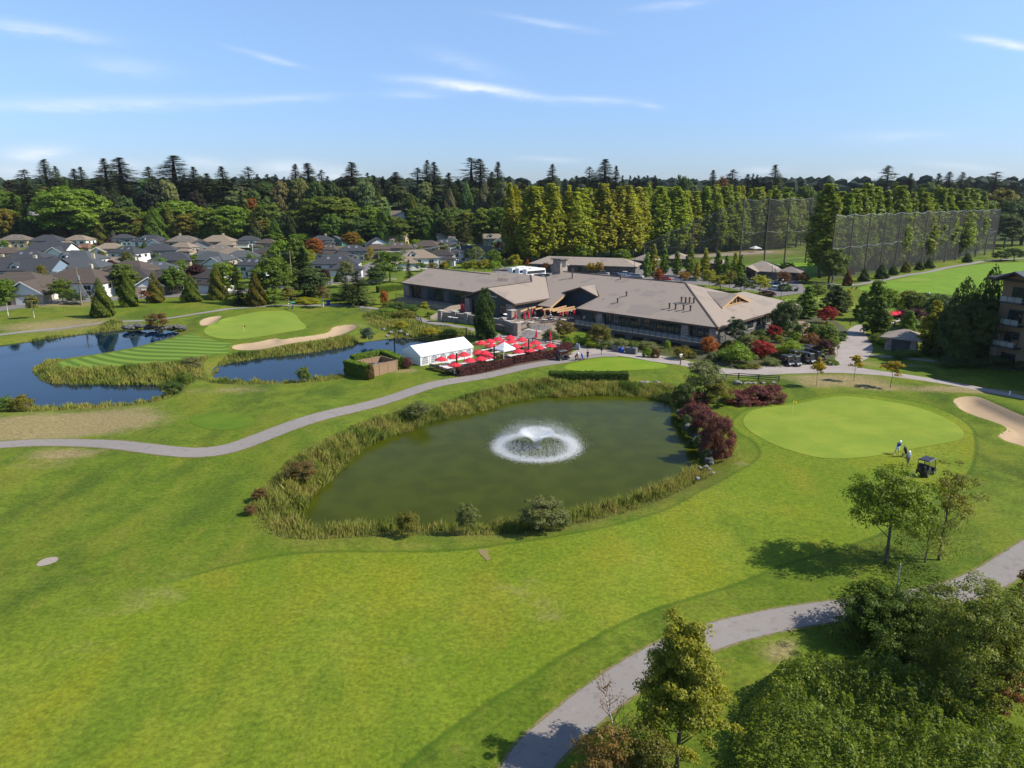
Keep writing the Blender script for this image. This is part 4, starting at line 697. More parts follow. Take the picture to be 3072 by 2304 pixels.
# white script sign on the gable: only its loops left and right of the conifer can be read
m = MB(); sgn = [[(1705,790),(1680,775),(1672,745),(1695,715),(1728,700),(1732,712),(1712,748),(1700,780),(1740,742)],[(1850,690),(1820,682),(1798,700),(1800,735),(1825,748),(1850,728),(1852,715)],[(1862,745),(1868,728),(1876,755),(1888,758)],[(1888,758),(1896,740),(1903,765),(1914,742),(1921,768),(1932,746),(1940,770),(1950,748),(1958,772)],[(1958,772),(1985,750),(1998,735),(1985,748),(2000,765),(1992,785),(1975,780)]]
for st in sgn:
    pts = [(lambda q: (q[0], -8.45, q[1]))(cpl(*R1(*p), -8.45)) for p in st]; m.path(pts, [.055]*len(pts), 5)
m.build('sign_lettering', M_WHITE, club)

# ------------------------------------------------------------------ houses
M_HROOF = objtint('house_shingles', .9, .22, 1.6, .15); M_HWALL = objtint('house_siding', .85, .1, 1.0); M_HWHITE = simple('house_trim', (.6, .6, .58), .7, 0, .06)
def hip(m, x0, x1, y0, y1, z, sl, th=.2):
    w, d = x1-x0, y1-y0; h = min(w, d)/2*sl
    if w >= d: r0, r1 = (x0+d/2, (y0+y1)/2, z+h), (x1-d/2, (y0+y1)/2, z+h); L = [[(x0,y0,z),(x1,y0,z),r1,r0],[(x1,y1,z),(x0,y1,z),r0,r1],[(x0,y1,z),(x0,y0,z),r0],[(x1,y0,z),(x1,y1,z),r1]]
    else: r0, r1 = ((x0+x1)/2, y0+w/2, z+h), ((x0+x1)/2, y1-w/2, z+h); L = [[(x0,y0,z),(x1,y0,z),r0],[(x1,y1,z),(x0,y1,z),r1],[(x0,y1,z),(x0,y0,z),r0,r1],[(x1,y0,z),(x1,y1,z),r1,r0]]
    for f in L: m.prism(f, (0,0,-th))
    return h
def gable(m, x0, x1, y0, y1, z, sl, along='y', th=.2):
    if along == 'y': c = (x0+x1)/2; h = (x1-x0)/2*sl; m.prism([(x0,y0,z),(c,y0,z+h),(c,y1,z+h),(x0,y1,z)], (0,0,-th)); m.prism([(c,y0,z+h),(x1,y0,z),(x1,y1,z),(c,y1,z+h)], (0,0,-th))
    else: c = (y0+y1)/2; h = (y1-y0)/2*sl; m.prism([(x0,y0,z),(x1,y0,z),(x1,c,z+h),(x0,c,z+h)], (0,0,-th)); m.prism([(x0,c,z+h),(x1,c,z+h),(x1,y1,z),(x0,y1,z)], (0,0,-th))
    return h
RC = {'char':(.042,.045,.051),'slate':(.062,.068,.073),'brown':(.075,.060,.049),'taupe':(.125,.105,.086),'tan':(.185,.15,.11),'rust':(.16,.09,.06),'dark':(.045,.04,.038)}
WC = {'white':(.62,.62,.6),'beige':(.34,.28,.20),'grey':(.20,.21,.22),'blue':(.16,.22,.28),'teal':(.05,.13,.15),'yellow':(.42,.33,.17),'tanw':(.28,.22,.16)}
HN = 0
def house(px, py, w, typ, rc, wc, yaw, label, st=2, z=None, Y=None, feats=''):
    """hip or gable roofed house with a lower wing, windows, chimney and garage"""
    global HN; HN += 1; r = random.Random(HN*13+1); hw = 4.5 if st == 2 else 2.9; d = w*.66; sl = .52; zr_ = hw+min(w, d)/2*sl
    if Y is None: p = G(px, py, zr_)
    else: p = at_depth(px, py, Y); p[2] = Hg(p[0], Y)
    zb = Hg(p[0], p[1]); h = empty('house', (p[0], p[1], zb), yaw, label, 'house'); x0, x1, y0, y1 = -w/2, w/2, -d/2, d/2; o = .5
    R_ = MB(); roofc = RC[rc]; wallc = WC[wc]
    wl = MB().box(x0, x1, y0, y1, -.6, hw-.15)
    if typ == 'hip': hip(R_, x0-o, x1+o, y0-o, y1+o, hw, sl)
    elif typ == 'gx': hh = gable(R_, x0-o, x1+o, y0-o, y1+o, hw, sl, 'x'); wl.face([(x0,y0,hw-.15),(x0,y1,hw-.15),(x0,0,hw+hh-.45)]); wl.face([(x1,y1,hw-.15),(x1,y0,hw-.15),(x1,0,hw+hh-.45)])
    else: hh = gable(R_, x0-o, x1+o, y0-o, y1+o, hw, sl, 'y'); wl.face([(x0,y0,hw-.15),(x1,y0,hw-.15),(0,y0,hw+hh-.45)])
    link('wall', wl.mesh('wall', M_HWALL), h, color=wallc); rf = link('roof', R_.mesh('roof', M_HROOF), h, color=roofc)
    wx = w*r.uniform(.42, .55); sx_ = r.choice((-1, 1)); a0, a1 = (x1-wx, x1+w*.12) if sx_ > 0 else (x0-w*.12, x0+wx); wh = 2.9; yy = y0-d*.32
    link('wing_wall', MB().box(a0, a1, yy, y0-.01, -.6, wh-.12).mesh('wing_wall', M_HWALL), h, color=wallc); m2 = MB()
    if 'g' in feats: hh = gable(m2, a0-o, a1+o, yy-o, y0+d*.22, wh, .6, 'y'); link('gable_wall', MB().prism([(a0,yy,wh-.12),(a1,yy,wh-.12),((a0+a1)/2,yy,wh+hh-.5)], (0,.2,0)).mesh('gable_wall', M_HWHITE), h); c = (a0+a1)/2; [MB().bar((q,yy-o-.06,wh-.05),(c,yy-o-.06,wh+hh-.05),.1,.3).build('barge_board', M_HWHITE, rf) for q in (a0-o, a1+o)]
    else: hip(m2, a0-o, a1+o, yy-o, y0+d*.25, wh, sl)
    link('lower_roof', m2.mesh('lower_roof', M_HROOF), h, color=roofc); MB().box((a0+a1)/2-2.2, (a0+a1)/2+2.2, yy-.08, yy-.02, -.1, 2.2).build('garage_door', M_HWHITE, h)
    def hwin(cx, cz, ww, wh_, side='f'):
        if side == 'f': o_ = MB().box(cx-ww/2-.12, cx+ww/2+.12, y0-.07, y0-.01, cz-.12, cz+wh_+.12).build('window', M_HWHITE, h); MB().box(cx-ww/2, cx-.05, y0-.11, y0-.075, cz, cz+wh_).box(cx+.05, cx+ww/2, y0-.11, y0-.075, cz, cz+wh_).build('pane', M_GLASS, o_)
        else: o_ = MB().box(x1+.01, x1+.07, cx-ww/2-.12, cx+ww/2+.12, cz-.12, cz+wh_+.12).build('window', M_HWHITE, h); MB().box(x1+.075, x1+.11, cx-ww/2, cx+ww/2, cz, cz+wh_).build('pane', M_GLASS, o_)
    nw = 3 if w > 12 else 2
    for i in range(nw): hwin(x0+w*(i+.6)/(nw+.2), hw-1.95, r.choice((1.3, 1.8, 2.2)), 1.25)
    if st == 2:
        for i in range(2): hwin((x0+.18*w if sx_ > 0 else x1-.4*w)+i*.22*w, .9, 1.4, 1.3)
    hwin(-d*.15, hw-1.9, 1.3, 1.2, 's'); hwin(d*.22, hw-1.9, 1.2, 1.2, 's')
    if 'c' in feats: cx = x0+w*r.uniform(.2, .8); c_ = MB().box(cx-.5, cx+.5, -.3+d*.2, .5+d*.2, hw, zr_+1.1).build('chimney', M_CHIM, rf)
    if 's' in feats:
        for k in range(2): cx = x0+w*(.35+.25*k); yq = y0+d*.22; zq = hw+(yq-y0+o)*sl+.06; MB().prism([(cx,yq,zq),(cx+1.0,yq,zq),(cx+1.0,yq+1.2,zq+1.2*sl),(cx,yq+1.2,zq+1.2*sl)], (0,0,-.15)).build('skylight', M_GREYM, rf)
    if 'd' in feats:
        cx = x0+w*r.uniform(.3, .6); yq = y0+d*.08; zq = hw+.35; md = MB(); gable(md, cx-1.5, cx+1.5, yq-.3, yq+3, zq+1.2, .7, 'y', .12); dm = link('dormer', md.mesh('dormer', M_HROOF), rf, color=roofc); MB().prism([(cx-1.3,yq,zq-.3),(cx+1.3,yq,zq-.3),(cx+1.3,yq,zq+1.15),(cx,yq,zq+2.0),(cx-1.3,yq,zq+1.15)], (0,1.6,0)).build('dormer_wall', M_HWHITE, rf); MB().box(cx-.6, cx+.6, yq-.08, yq-.02, zq, zq+1.1).build('dormer_window', M_GLASS, rf)
    return h
M_CHIM = simple('pale_chimney', (.42, .37, .27), .9, 0, .15, 2)
def HZ(x, y): return x/3.456, 440+y/3.456
def HZ1(x, y): return 600+x/3.456, 440+y/3.456
def HZ2(x, y): return 1200+x/3.456, 440+y/3.456
for f_, x, y, w, typ, rc, wc, yaw, lb, *ft in [
 (HZ,170,915,17,'hip','taupe','beige',.1,'taupe roofed house leftmost in the back row under the trees','s'),(HZ,500,918,18,'hip','char','grey',.05,'charcoal roofed house second in the back row from the left',''),(HZ,820,920,15,'hip','tan','white',-.1,'tan roofed house in the back row under the giant maple','s'),(HZ,1280,910,13,'hip','char','blue',.2,'charcoal roofed house beside the blue spruce',''),(HZ,1560,918,19,'hip','char','white',-.05,'charcoal back row house with a white gable window','dg'),(HZ,1900,925,18,'hip','taupe','tanw',.1,'taupe back row house with a pale chimney','cs'),
 (HZ,540,1000,20,'gx','char','white',.02,'large charcoal gabled house with a white front behind plum trees','g'),(HZ,80,1050,13,'hip','brown','beige',.3,'dark brown roofed house in the second row at the far left',''),(HZ,900,1005,11,'hip','rust','tanw',-.4,'rusty brown roofed house between the plum trees',''),(HZ,1140,1003,14,'hip','tan','beige',.2,'tan roofed house right of the rusty one','g'),(HZ,1330,1035,16,'hip','char','white',-.3,'charcoal roofed house with twin skylights in the second row','s'),(HZ,1640,1010,17,'hip','char','grey',.3,'charcoal house with a tall cedar spike in front',''),(HZ,1900,995,13,'hip','tan','tanw',-.2,'tan roofed house left of the steep dark gable',''),(HZ,2070,985,13,'gy','dark','grey',.35,'steep dark gabled house in the second row','s'),
 (HZ,290,1078,17,'hip','char','grey',.15,'charcoal pyramid roofed house in the third row','s'),(HZ,810,1080,20,'hip','slate','white',-.1,'long slate roofed house in the third row','d'),(HZ,1800,1095,18,'hip','char','beige',.05,'charcoal two storey house with a row of white windows',''),(HZ,2130,1085,14,'hip','slate','grey',.3,'slate roofed house beside the arched entry','g'),
 (HZ,330,1165,22,'gx','char','blue',.02,'wide charcoal roofed house with two pale chimneys and a white dormer','cd'),(HZ,830,1150,20,'hip','slate','yellow',.1,'slate roofed house with cream windows in the fourth row','c'),(HZ,1180,1148,10,'gx','tan','white',-.1,'small tan roofed white house in the fourth row',''),(HZ,1370,1185,19,'hip','brown','grey',-.25,'brown hipped house behind the round green tree','c'),(HZ,1620,1195,14,'hip','slate','white',.2,'low slate house with skylights in the fourth row','s'),(HZ,60,1150,12,'hip','dark','beige',.1,'dark roofed house with a chimney at the left edge','c'),
 (HZ,200,1305,22,'hip','brown','beige',.03,'brown roofed beige house in the front row beside the road','g'),(HZ,830,1265,23,'hip','brown','white',-.1,'brown roofed cream house with a wide white gable in the front row','gc'),(HZ,1320,1250,19,'hip','dark','yellow',.1,'dark roofed house with yellow walls in the front row',''),(HZ,1740,1285,15,'hip','dark','tanw',.2,'dark roofed house behind the third roadside conifer','g'),(HZ,2150,1275,14,'gx','dark','white',-.3,'dark house half hidden by the burgundy tree',''),(HZ,10,1260,10,'hip','brown','white',.2,'brown roofed house cut by the left edge',''),
 (HZ1,190,922,19,'hip','tan','tanw',.05,'broad tan hipped house in the back row with two chimneys','c'),(HZ1,500,928,13,'hip','char','white',.2,'small charcoal house right of the tan hipped one',''),(HZ1,700,960,12,'hip','brown','tanw',-.2,'brown hipped house behind the white street lamp',''),(HZ1,190,1022,17,'hip','taupe','beige',.25,'taupe patterned roof house in the middle rows','s'),(HZ1,340,1052,15,'hip','tan','white',-.15,'tan roofed house with a clipped hedge behind it',''),(HZ1,690,1050,13,'hip','dark','grey',.1,'dark brown house behind the lamp post',''),(HZ1,130,1095,17,'hip','slate','beige',-.2,'slate roofed house with an arched white entry','g'),(HZ1,440,1080,15,'hip','slate','white',.3,'slate roofed house with a round topped gable','g'),(HZ1,560,1165,13,'hip','char','white',-.1,'charcoal house above the tree belt','s'),
 (HZ1,1260,925,14,'hip','char','teal',.1,'charcoal roofed teal house with a red brick chimney','c'),(HZ1,1410,942,11,'gy','slate','teal',-.2,'steep gabled teal house with a tall cream chimney','c'),(HZ1,1680,912,11,'hip','brown','tanw',.1,'brown roofed house behind the orange and green tree',''),(HZ1,1840,970,14,'gy','slate','white',.35,'slate roofed house with a big white gable','g'),(HZ1,1340,1020,12,'hip','brown','white',-.3,'brown house right of the orange tree','s'),(HZ1,1580,1022,15,'hip','char','grey',.15,'charcoal house with a two tone roof','s'),(HZ1,1830,1012,13,'hip','brown','tanw',.3,'brown roofed house right of the white garage',''),(HZ1,1715,1066,9,'gy','char','white',.3,'white gabled garage house with a bright driveway','g'),(HZ1,1400,1118,20,'hip','char','white',.06,'long charcoal hipped house behind the grey tree','s'),(HZ1,2055,995,15,'hip','brown','tanw',.1,'brown roofed house behind the golden birch','s'),(HZ1,2055,900,13,'gx','tan','yellow',-.2,'tan roofed house under the tall narrow cedar',''),(HZ1,2170,1085,14,'hip','tan','tanw',.2,'tan roofed house with white dormers by the crossing','d'),
 (HZ2,240,898,11,'hip','rust','tanw',.1,'red brown roofed house under the long bluff house',''),(HZ2,480,904,12,'gx','tan','blue',.02,'tan roofed blue gabled house in the back row','g'),(HZ2,285,975,16,'hip','brown','tanw',-.2,'brown hipped house with a small cream gable','g'),(HZ2,450,968,13,'hip','char','grey',.3,'dark hipped house left of the blue gables','s'),(HZ2,975,908,14,'gx','tan','blue',.02,'tan roofed house with twin blue gables and white trim','gd'),(HZ2,790,898,10,'gx','tan','white',.05,'tan roofed house behind the small dark pine',''),(HZ2,1200,908,11,'gx','taupe','grey',.02,'house peeping out at the left edge of the poplars','g'),(HZ2,680,1030,16,'hip','char','white',.1,'charcoal house behind the grey green tree of the street','g'),(HZ2,890,1030,12,'hip','taupe','grey',-.2,'taupe house between two utility poles',''),(HZ2,1180,1012,15,'hip','tan','grey',.15,'tan hipped house beside the poplars',''),(HZ2,180,1075,18,'hip','tan','white',.25,'tan roofed house with two white dormers','d'),(HZ2,430,1072,12,'hip','dark','white',-.1,'dark house with a chimney near the crossing','c'),(HZ2,1050,1062,10,'hip','tan','beige',.1,'small tan roofed house in front of the tan hipped one','')]:
    px, py = f_(x, y); house(px, py, w*.86, typ, rc, wc, yaw, lb, 2 if w > 11 else 1, feats=ft[0] if ft else '')
for px, py, w, rc, wc, Y, lb, ft in [(1182,592,19,'taupe','white',468,'white two storey house with a deck on the bluff','g'),(1275,597,24,'tan','white',472,'long low tan roofed house on the bluff',''),(1342,594,13,'char','white',474,'white gabled house with a dark roof on the bluff','g'),(1380,598,12,'tan','white',476,'tan roofed house right of the dark gabled one on the bluff','g'),(1432,598,11,'taupe','white',474,'pale house behind the pine trunk on the bluff',''),(803,596,16,'rust','blue',468,'house with a flat red roof beside the orange tree on the bluff',''),(325,616,20,'rust','white',468,'house with an orange roof edge under the big firs',''),(420,612,8,'rust','tanw',470,'small house under the second cluster of big firs',''),(92,622,14,'grey','white',470,'grey roofed house in the far left gap',''),(2398,608,13,'slate','white',470,'white gabled house in the gap between the poplar screens','g'),(2915,598,12,'slate','blue',480,'pale blue house above the right net','')]:
    RC.setdefault('grey', (.2,.2,.21)); house(px, py, w, 'gx' if 'g' not in ft else 'hip', rc, wc, 0.0, lb, 1, Y=Y, feats=ft)

# ------------------------------------------------------------------ service buildings
def longhall(a, b, d, hw, sl, label, feats='', name='building', wall=M_STUC):
    """long low building between ground points a (left) and b, ridge along it"""
    L = (b-a).length; yaw = math.atan2(b.y-a.y, b.x-a.x); h = empty(name, a, yaw, label, 'building'); o = .7
    MB().box(0, L, 0, d, -.4, hw-.1).build('wall', wall, h); R_ = MB(); hip(R_, -o, L+o, -o, d+o, hw, sl); R_.build('roof', M_ROOF, h)
    for i in range(max(2, int(L/5))): x = L*(i+.5)/max(2, int(L/5)); w_ = MB().box(x-1.1, x+1.1, -.07, -.01, .9, hw-.6).build('window', M_MUL, h); MB().box(x-1.0, x-.05, -.1, -.075, 1.0, hw-.7).box(x+.05, x+1.0, -.1, -.075, 1.0, hw-.7).build('pane', M_GLASS, w_)
    if 'g' in feats: m = MB(); x = L*.3; hh = gable(m, x-3.5, x+3.5, -3, d*.5, hw, .45, 'y'); m.build('porch_roof', M_ROOF, h); MB().prism([(x-3.2,-2.7,hw-.1),(x+3.2,-2.7,hw-.1),(x,-2.7,hw+hh-.4)], (0,.2,0)).build('porch_gable', M_TRIM, h); [MB().box(q-.25, q+.25, -2.8, -2.3, -.3, hw-.1).build('porch_post', M_STONE, h) for q in (x-2.9, x+2.9)]
    return h
longhall(PG(1592,815), PG(1905,826), 11, 3.2, .4, 'long taupe roofed hall behind the stone chimney', 'g')
longhall(PG(2212,838), PG(2330,846), 13, 3.4, .42, 'pro shop with a porch gable right of the hornbeams', 'g'); longhall(PG(2330,842), PG(2392,846), 10, 3.2, .4, 'low wing joined to the pro shop under the round tree')
longhall(PG(1896,806), PG(1945,810), 8, 3.6, .5, 'small dark shed behind the lamp post', wall=M_SIDE); longhall(PG(2000,800), PG(2062,802), 9, 3.4, .45, 'low building hidden behind the hornbeams', wall=M_SIDE)
longhall(PG(2120,812), PG(2170,814), 9, 3.0, .45, 'range hut between the hornbeams', wall=M_SIDE); longhall(PG(2905,757), PG(2938,758), 7, 2.6, .45, 'small white hut behind the right range net', wall=M_HWHITE)
# shed at the driveway
sa, sb = PG(2652,1052), PG(2747,1064); sh = empty('shed', sa, math.atan2(sb.y-sa.y, sb.x-sa.x), 'small stone and dark wood shed beside the driveway', 'shed'); L = (sb-sa).length
MB().box(1.0, L-1.0, .15, 5.0, -.3, 2.75).build('wall', M_SIDE, sh); MB().box(1.9, L-1.9, .05, .14, 0, 2.3).build('door', simple('shed_door', (.06,.065,.06), .8), sh)
for x0 in (-.1, L-1.3): MB().grid([(x0,-.15,-.3),(x0+1.4,-.15,-.3),(x0+1.4,1.0,-.3),(x0,1.0,-.3),(x0+.25,-.05,2.75),(x0+1.15,-.05,2.75),(x0+1.15,.9,2.75),(x0+.25,.9,2.75)], [(0,1,5,4),(1,2,6,5),(2,3,7,6),(3,0,4,7),(4,5,6,7)]).build('stone_pier', M_STONE, sh)
m = MB(); hip(m, -.9, L+.9, -1.0, 5.8, 2.85, .42); m.build('roof', M_ROOF, sh); MB().tube((L/2,-.05,2.3),(L/2,-.05,2.5),.1).build('lamp', M_BLACK, sh)
# apartment block: only its corner stands in the picture, the rest gives the shade
pa = PG(2968, 1090); ap = empty('apartment_block', pa, rad(-70), 'brown and stone apartment block with glass balconies at the right edge', 'apartment block')
M_APT = simple('apartment_siding', (.20, .14, .085), .85, 0, .12, 1.0); M_APD = simple('apartment_trim', (.03, .04, .045), .6)
FH = 3.85
MB().box(0, 30, .0, 20, -.3, 4*FH).build('wall', M_APT, ap); MB().box(-.25, 1.1, -.3, 1.2, -.3, 2*FH).build('stone_base', M_STONE, ap); MB().box(-.3, .02, -.2, 8, -.3, FH).build('stone_base', M_STONE, ap)
m = MB(); hip(m, -1.6, 31.5, -2.2, 21.5, 4*FH+.15, .34, .35); m.build('roof', simple('dark_shingles', (.05,.047,.046), .9, 0, .25, 3), ap)
for c in (4.5, 14, 23): m = MB(); hh = gable(m, c-3.6, c+3.6, -4.2, 8, 4*FH+.2, .42, 'y', .3); m.build('gable_roof', M_APD, ap); MB().prism([(c-3.2,-2,4*FH),(c+3.2,-2,4*FH),(c,-2,4*FH+hh-.3)], (0,.3,0)).build('gable_wall', M_APT, ap)
for fl in range(4):
    z = fl*FH
    for c in (1.9, 7.6, 15, 21):
        w_ = MB().box(c-.05, c+2.55, -.1, -.02, z+.3, z+2.55).build('window', M_APD, ap); MB().box(c+.05, c+1.2, -.14, -.105, z+.4, z+2.45).box(c+1.3, c+2.45, -.14, -.105, z+.4, z+2.45).build('pane', M_GLASS, w_)
        if fl:
            b_ = MB().box(c-.7, c+3.2, -2.0, -.02, z-.18, z+.02).build('balcony', M_APD, ap); MB().bar((c-.7,-1.95,z+1.05),(c+3.2,-1.95,z+1.05),.07).build('balcony_rail', M_APD, b_)
            for i in range(3): MB().box(c-.65+i*1.3, c+.55+i*1.3, -1.97, -1.93, z+.1, z+1.0).build('balcony_glass', M_CLEAR, b_); MB().bar((c-.7+i*1.3,-1.95,z),(c-.7+i*1.3,-1.95,z+1.05),.07).build('balcony_post', M_APD, b_)
    w_ = MB().box(-.1, -.02, 3, 5, z+.6, z+2.3).build('window', M_APD, ap); MB().box(-.14, -.105, 3.1, 4.9, z+.7, z+2.2).build('pane', M_GLASS, w_)
# ------------------------------------------------------------------ umbrella patio
M_RED = NT('red_canvas'); _n = M_RED.noise(4, 4, .6, M_RED.obj()); _p = M_RED.pbr(M_RED.mix(_n, (.66,.035,.06), (.74,.05,.08)), .8, 0, .2); _t = M_RED.n('ShaderNodeBsdfTranslucent'); _t.inputs[0].default_value = (.85,.07,.10,1); _m = M_RED.n('ShaderNodeMixShader'); _m.inputs[0].default_value = .35
M_RED.L(_p.outputs[0], _m.inputs[1]); M_RED.L(_t.outputs[0], _m.inputs[2]); M_RED.L(_m.outputs[0], M_RED.out.inputs[0]); M_RED = M_RED.m
M_TENT = NT('tent_vinyl'); _p = M_TENT.pbr((.80,.80,.79), .45, 0, .4); _t = M_TENT.n('ShaderNodeBsdfTranslucent'); _t.inputs[0].default_value = (.8,.8,.79,1); _m = M_TENT.n('ShaderNodeMixShader'); _m.inputs[0].default_value = .18
M_TENT.L(_p.outputs[0], _m.inputs[1]); M_TENT.L(_t.outputs[0], _m.inputs[2]); M_TENT.L(_m.outputs[0], M_TENT.out.inputs[0]); M_TENT = M_TENT.m
M_TOP = simple('pale_table_top', (.55,.54,.52), .5, 0, .1); M_DKG = simple('dark_grey_frame', (.045,.048,.052), .5, .2, .1); M_FENCE = simple('weathered_rail', (.085,.068,.055), .9, 0, .3, 5); M_FENCEW = simple('pale_rail', (.42,.36,.29), .9, 0, .2, 5); M_BOARD = simple('fence_board', (.27,.18,.105), .85, 0, .25, 4)
def make_umbrella():
    e = empty('umbrella', (0,0,0)); R = 1.12
    pole = MB().tube((0,0,.05),(0,0,2.62),.028,.028,8).build('pole', M_DKG, e); MB().lathe([(.0,.1),(.28,.08),(.3,0),(0,0)], 12).build('base', M_DKG, e)
    m = MB(); rim = [(R*math.cos(k*math.pi/4), R*math.sin(k*math.pi/4), 2.08) for k in range(8)]; mid = [(R*.5*math.cos(k*math.pi/4), R*.5*math.sin(k*math.pi/4), 2.40) for k in range(8)]; ap_ = (0,0,2.66); low = [(p[0]*1.005, p[1]*1.005, 1.94) for p in rim]
    for k in range(8):
        j = (k+1) % 8; cm = tuple((np.array(rim[k])+rim[j])/2*np.array([.965,.965,1])+np.array([0,0,.02])); m.face([ap_, mid[k], mid[j]]).face([mid[k], rim[k], cm]).face([mid[k], cm, mid[j]]).face([mid[j], cm, rim[j]]).face([rim[k], low[k], low[j], rim[j]])
    cn = m.build('canopy', M_RED, e); MB().lathe([(.05,2.64),(.06,2.7),(0,2.76)], 8).build('finial', M_DKG, cn)
    for k in range(8): MB().bar((0,0,2.60), np.array(rim[k])*[.98,.98,1]+[0,0,-.02], .018).build('rib', M_DKG, cn)
    return e
def make_closed():
    e = empty('closed_umbrella', (0,0,0)); MB().tube((0,0,.05),(0,0,2.7),.028,.028,8).build('pole', M_DKG, e); MB().lathe([(0,.1),(.28,.08),(.3,0),(0,0)], 12).build('base', M_DKG, e)
    m = MB(); prof = [(.05,2.68),(.10,2.45),(.17,1.95),(.21,1.4),(.25,1.05)]; n = 16; v = [(r*(1+.22*(k % 2))*math.cos(2*math.pi*k/n), r*(1+.22*(k % 2))*math.sin(2*math.pi*k/n), z) for r, z in prof for k in range(n)]
    m.grid(v, [(i*n+k, i*n+(k+1) % n, (i+1)*n+(k+1) % n, (i+1)*n+k) for i in range(len(prof)-1) for k in range(n)]); cn = m.build('folded_canopy', M_RED, e); MB().lathe([(.19,1.62),(.2,1.55),(.19,1.48)], 10).build('strap', M_DKG, cn); return e
def make_table(L=1.9, pic=True):
    e = empty('picnic_table' if pic else 'table', (0,0,0)); MB().box(-L/2,L/2,-.38,.38,.72,.76).build('table_top', M_TOP, e)
    for x in (-L/2+.25, L/2-.25): MB().bar((x,-.6,.0),(x,-.12,.72),.05).bar((x,.6,.0),(x,.12,.72),.05).bar((x,-.72,.4),(x,.72,.4),.05).build('leg', M_DKG, e)
    for y in (-.68, .68): MB().box(-L/2,L/2,y-.13,y+.13,.42,.46).build('bench', M_DKG, e)
    return e
UMB = [(1443,1025.6,'first of the pair in front of the tall conifer'),(1469,1020.5,'second, at the foot of the tall conifer'),(1493.7,1014.7,'at the back right of the tall conifer'),(1474,1033,'in front of the tall conifer, standing alone'),(1511,1026,'behind the white canopy on its left'),(1513,1041.5,'right behind the peak of the white canopy'),(1434,1054,'at the right end of the marquee roof'),(1454.6,1055.5,'in half shade beside the marquee end'),(1469,1066,'just left of the white canopy'),(1441.6,1072.6,'between the marquee and the white canopy'),(1408,1078,'in front of the right marquee windows'),(1392,1060,'at the rightmost marquee window'),(1359,1067,'before the middle marquee window'),(1324,1074,'before the second marquee window from the left'),(1363.5,1090,'nearest the burgundy hedge corner'),(1530.6,1009,'at the foot of the terrace wall'),(1565,1015.7,'at the foot of the patio stairs, on the left'),(1533.5,1021,'behind the centre of the lawn on the left'),(1546.5,1035,'right behind the white canopy'),(1580,1031,'in the centre of the lawn'),(1606,1025,'in front of the closed umbrella by the stairs'),(1555,1050.4,'just right of the white canopy'),(1587,1047,'behind the right light post'),(1616,1039.6,'right of the right light post'),(1650.7,1033,'farthest right, near the silver lamp pole')]
u0 = make_umbrella(); t0 = make_table(); urr = random.Random(5)
for i, (px, py, lb) in enumerate(UMB):
    p = G(px, py+2, 2.25); z = Hg(p[0], p[1])+.03; u = u0 if i == 0 else copy_tree(u0); u.location = (p[0], p[1], z); u.rotation_euler[2] = urr.uniform(0, .78); tag(u, 'open red patio umbrella '+lb, 'umbrella', 'open red umbrellas on the lawn patio')
    t = t0 if i == 0 else copy_tree(t0); t.location = (p[0]+.75, p[1]+.5, z); t.rotation_euler[2] = rad(42)+urr.uniform(-.2, .2); tag(t, 'picnic table under the red umbrella '+lb, 'table', 'picnic tables on the lawn patio')
for i, (px, py, lb) in enumerate([(1326,1110,'in front of the second marquee window'),(1349,1101,'left of the umbrella nearest the hedge corner'),(1345,1116,'closest to the low hedge corner'),(1366,1105,'beside the first light post'),(1395,1102,'along the left burgundy hedge, first from the corner'),(1420,1097,'along the left burgundy hedge, second from the corner'),(1445,1090,'along the left burgundy hedge, third from the corner'),(1465,1086,'left of the second light post'),(1538,1078,'in front of the white canopy on its right'),(1560,1074,'along the right burgundy hedge, first from the gap'),(1572,1066,'behind the right light post foot'),(1600,1064,'along the right burgundy hedge, third from the gap'),(1625,1056,'along the right burgundy hedge, fourth from the gap'),(1640,1051,'near the silver lamp pole'),(1440,1036,'at the back edge behind the marquee'),(1475,1042,'behind the umbrella left of the canopy'),(1500,1050,'at the back left of the white canopy'),(1530,1055,'at the back right of the white canopy'),(1310,1102,'at the leftmost marquee window')]):
    t = copy_tree(t0); p = PG(px, py); t.location = (p.x, p.y, p.z+.03); t.rotation_euler[2] = rad(42)+urr.uniform(-.15,.15); tag(t, 'pale topped picnic table '+lb, 'table', 'picnic tables without umbrella')
c0 = make_closed(); first = True
for px, py, z, lb in [(1608.8,1028,0,'at the foot of the patio stairs'),(1650.7,1033,0,'near the silver lamp pole'),(1546,968,1.6,'in front of the stone pier on the terrace'),(1574,969,1.6,'first of the pair at the terrace stair head'),(1586,969,1.6,'second of the pair at the terrace stair head'),(1595,957,1.6,'beside the red cloth table on the terrace'),(1680,958,1.6,'under the right beams of the pergola'),(1697,955,1.6,'behind the right pergola post'),(1722,959,1.6,'beside the heater at the right end of the terrace'),(1386,944,1.6,'left of the stone pier by the left stairs'),(1391,946,1.6,'touching the stone pier by the left stairs'),(1625,948,1.6,'deep under the pergola on the left'),(1641,948,1.6,'deep under the pergola in the middle')]:
    c = c0 if first else copy_tree(c0); first = False; p = G(px, py, z+.02); c.location = (p[0], p[1], (z if z else Hg(p[0], p[1]))+.03); tag(c, 'closed red umbrella '+lb, 'umbrella', 'closed red umbrellas')
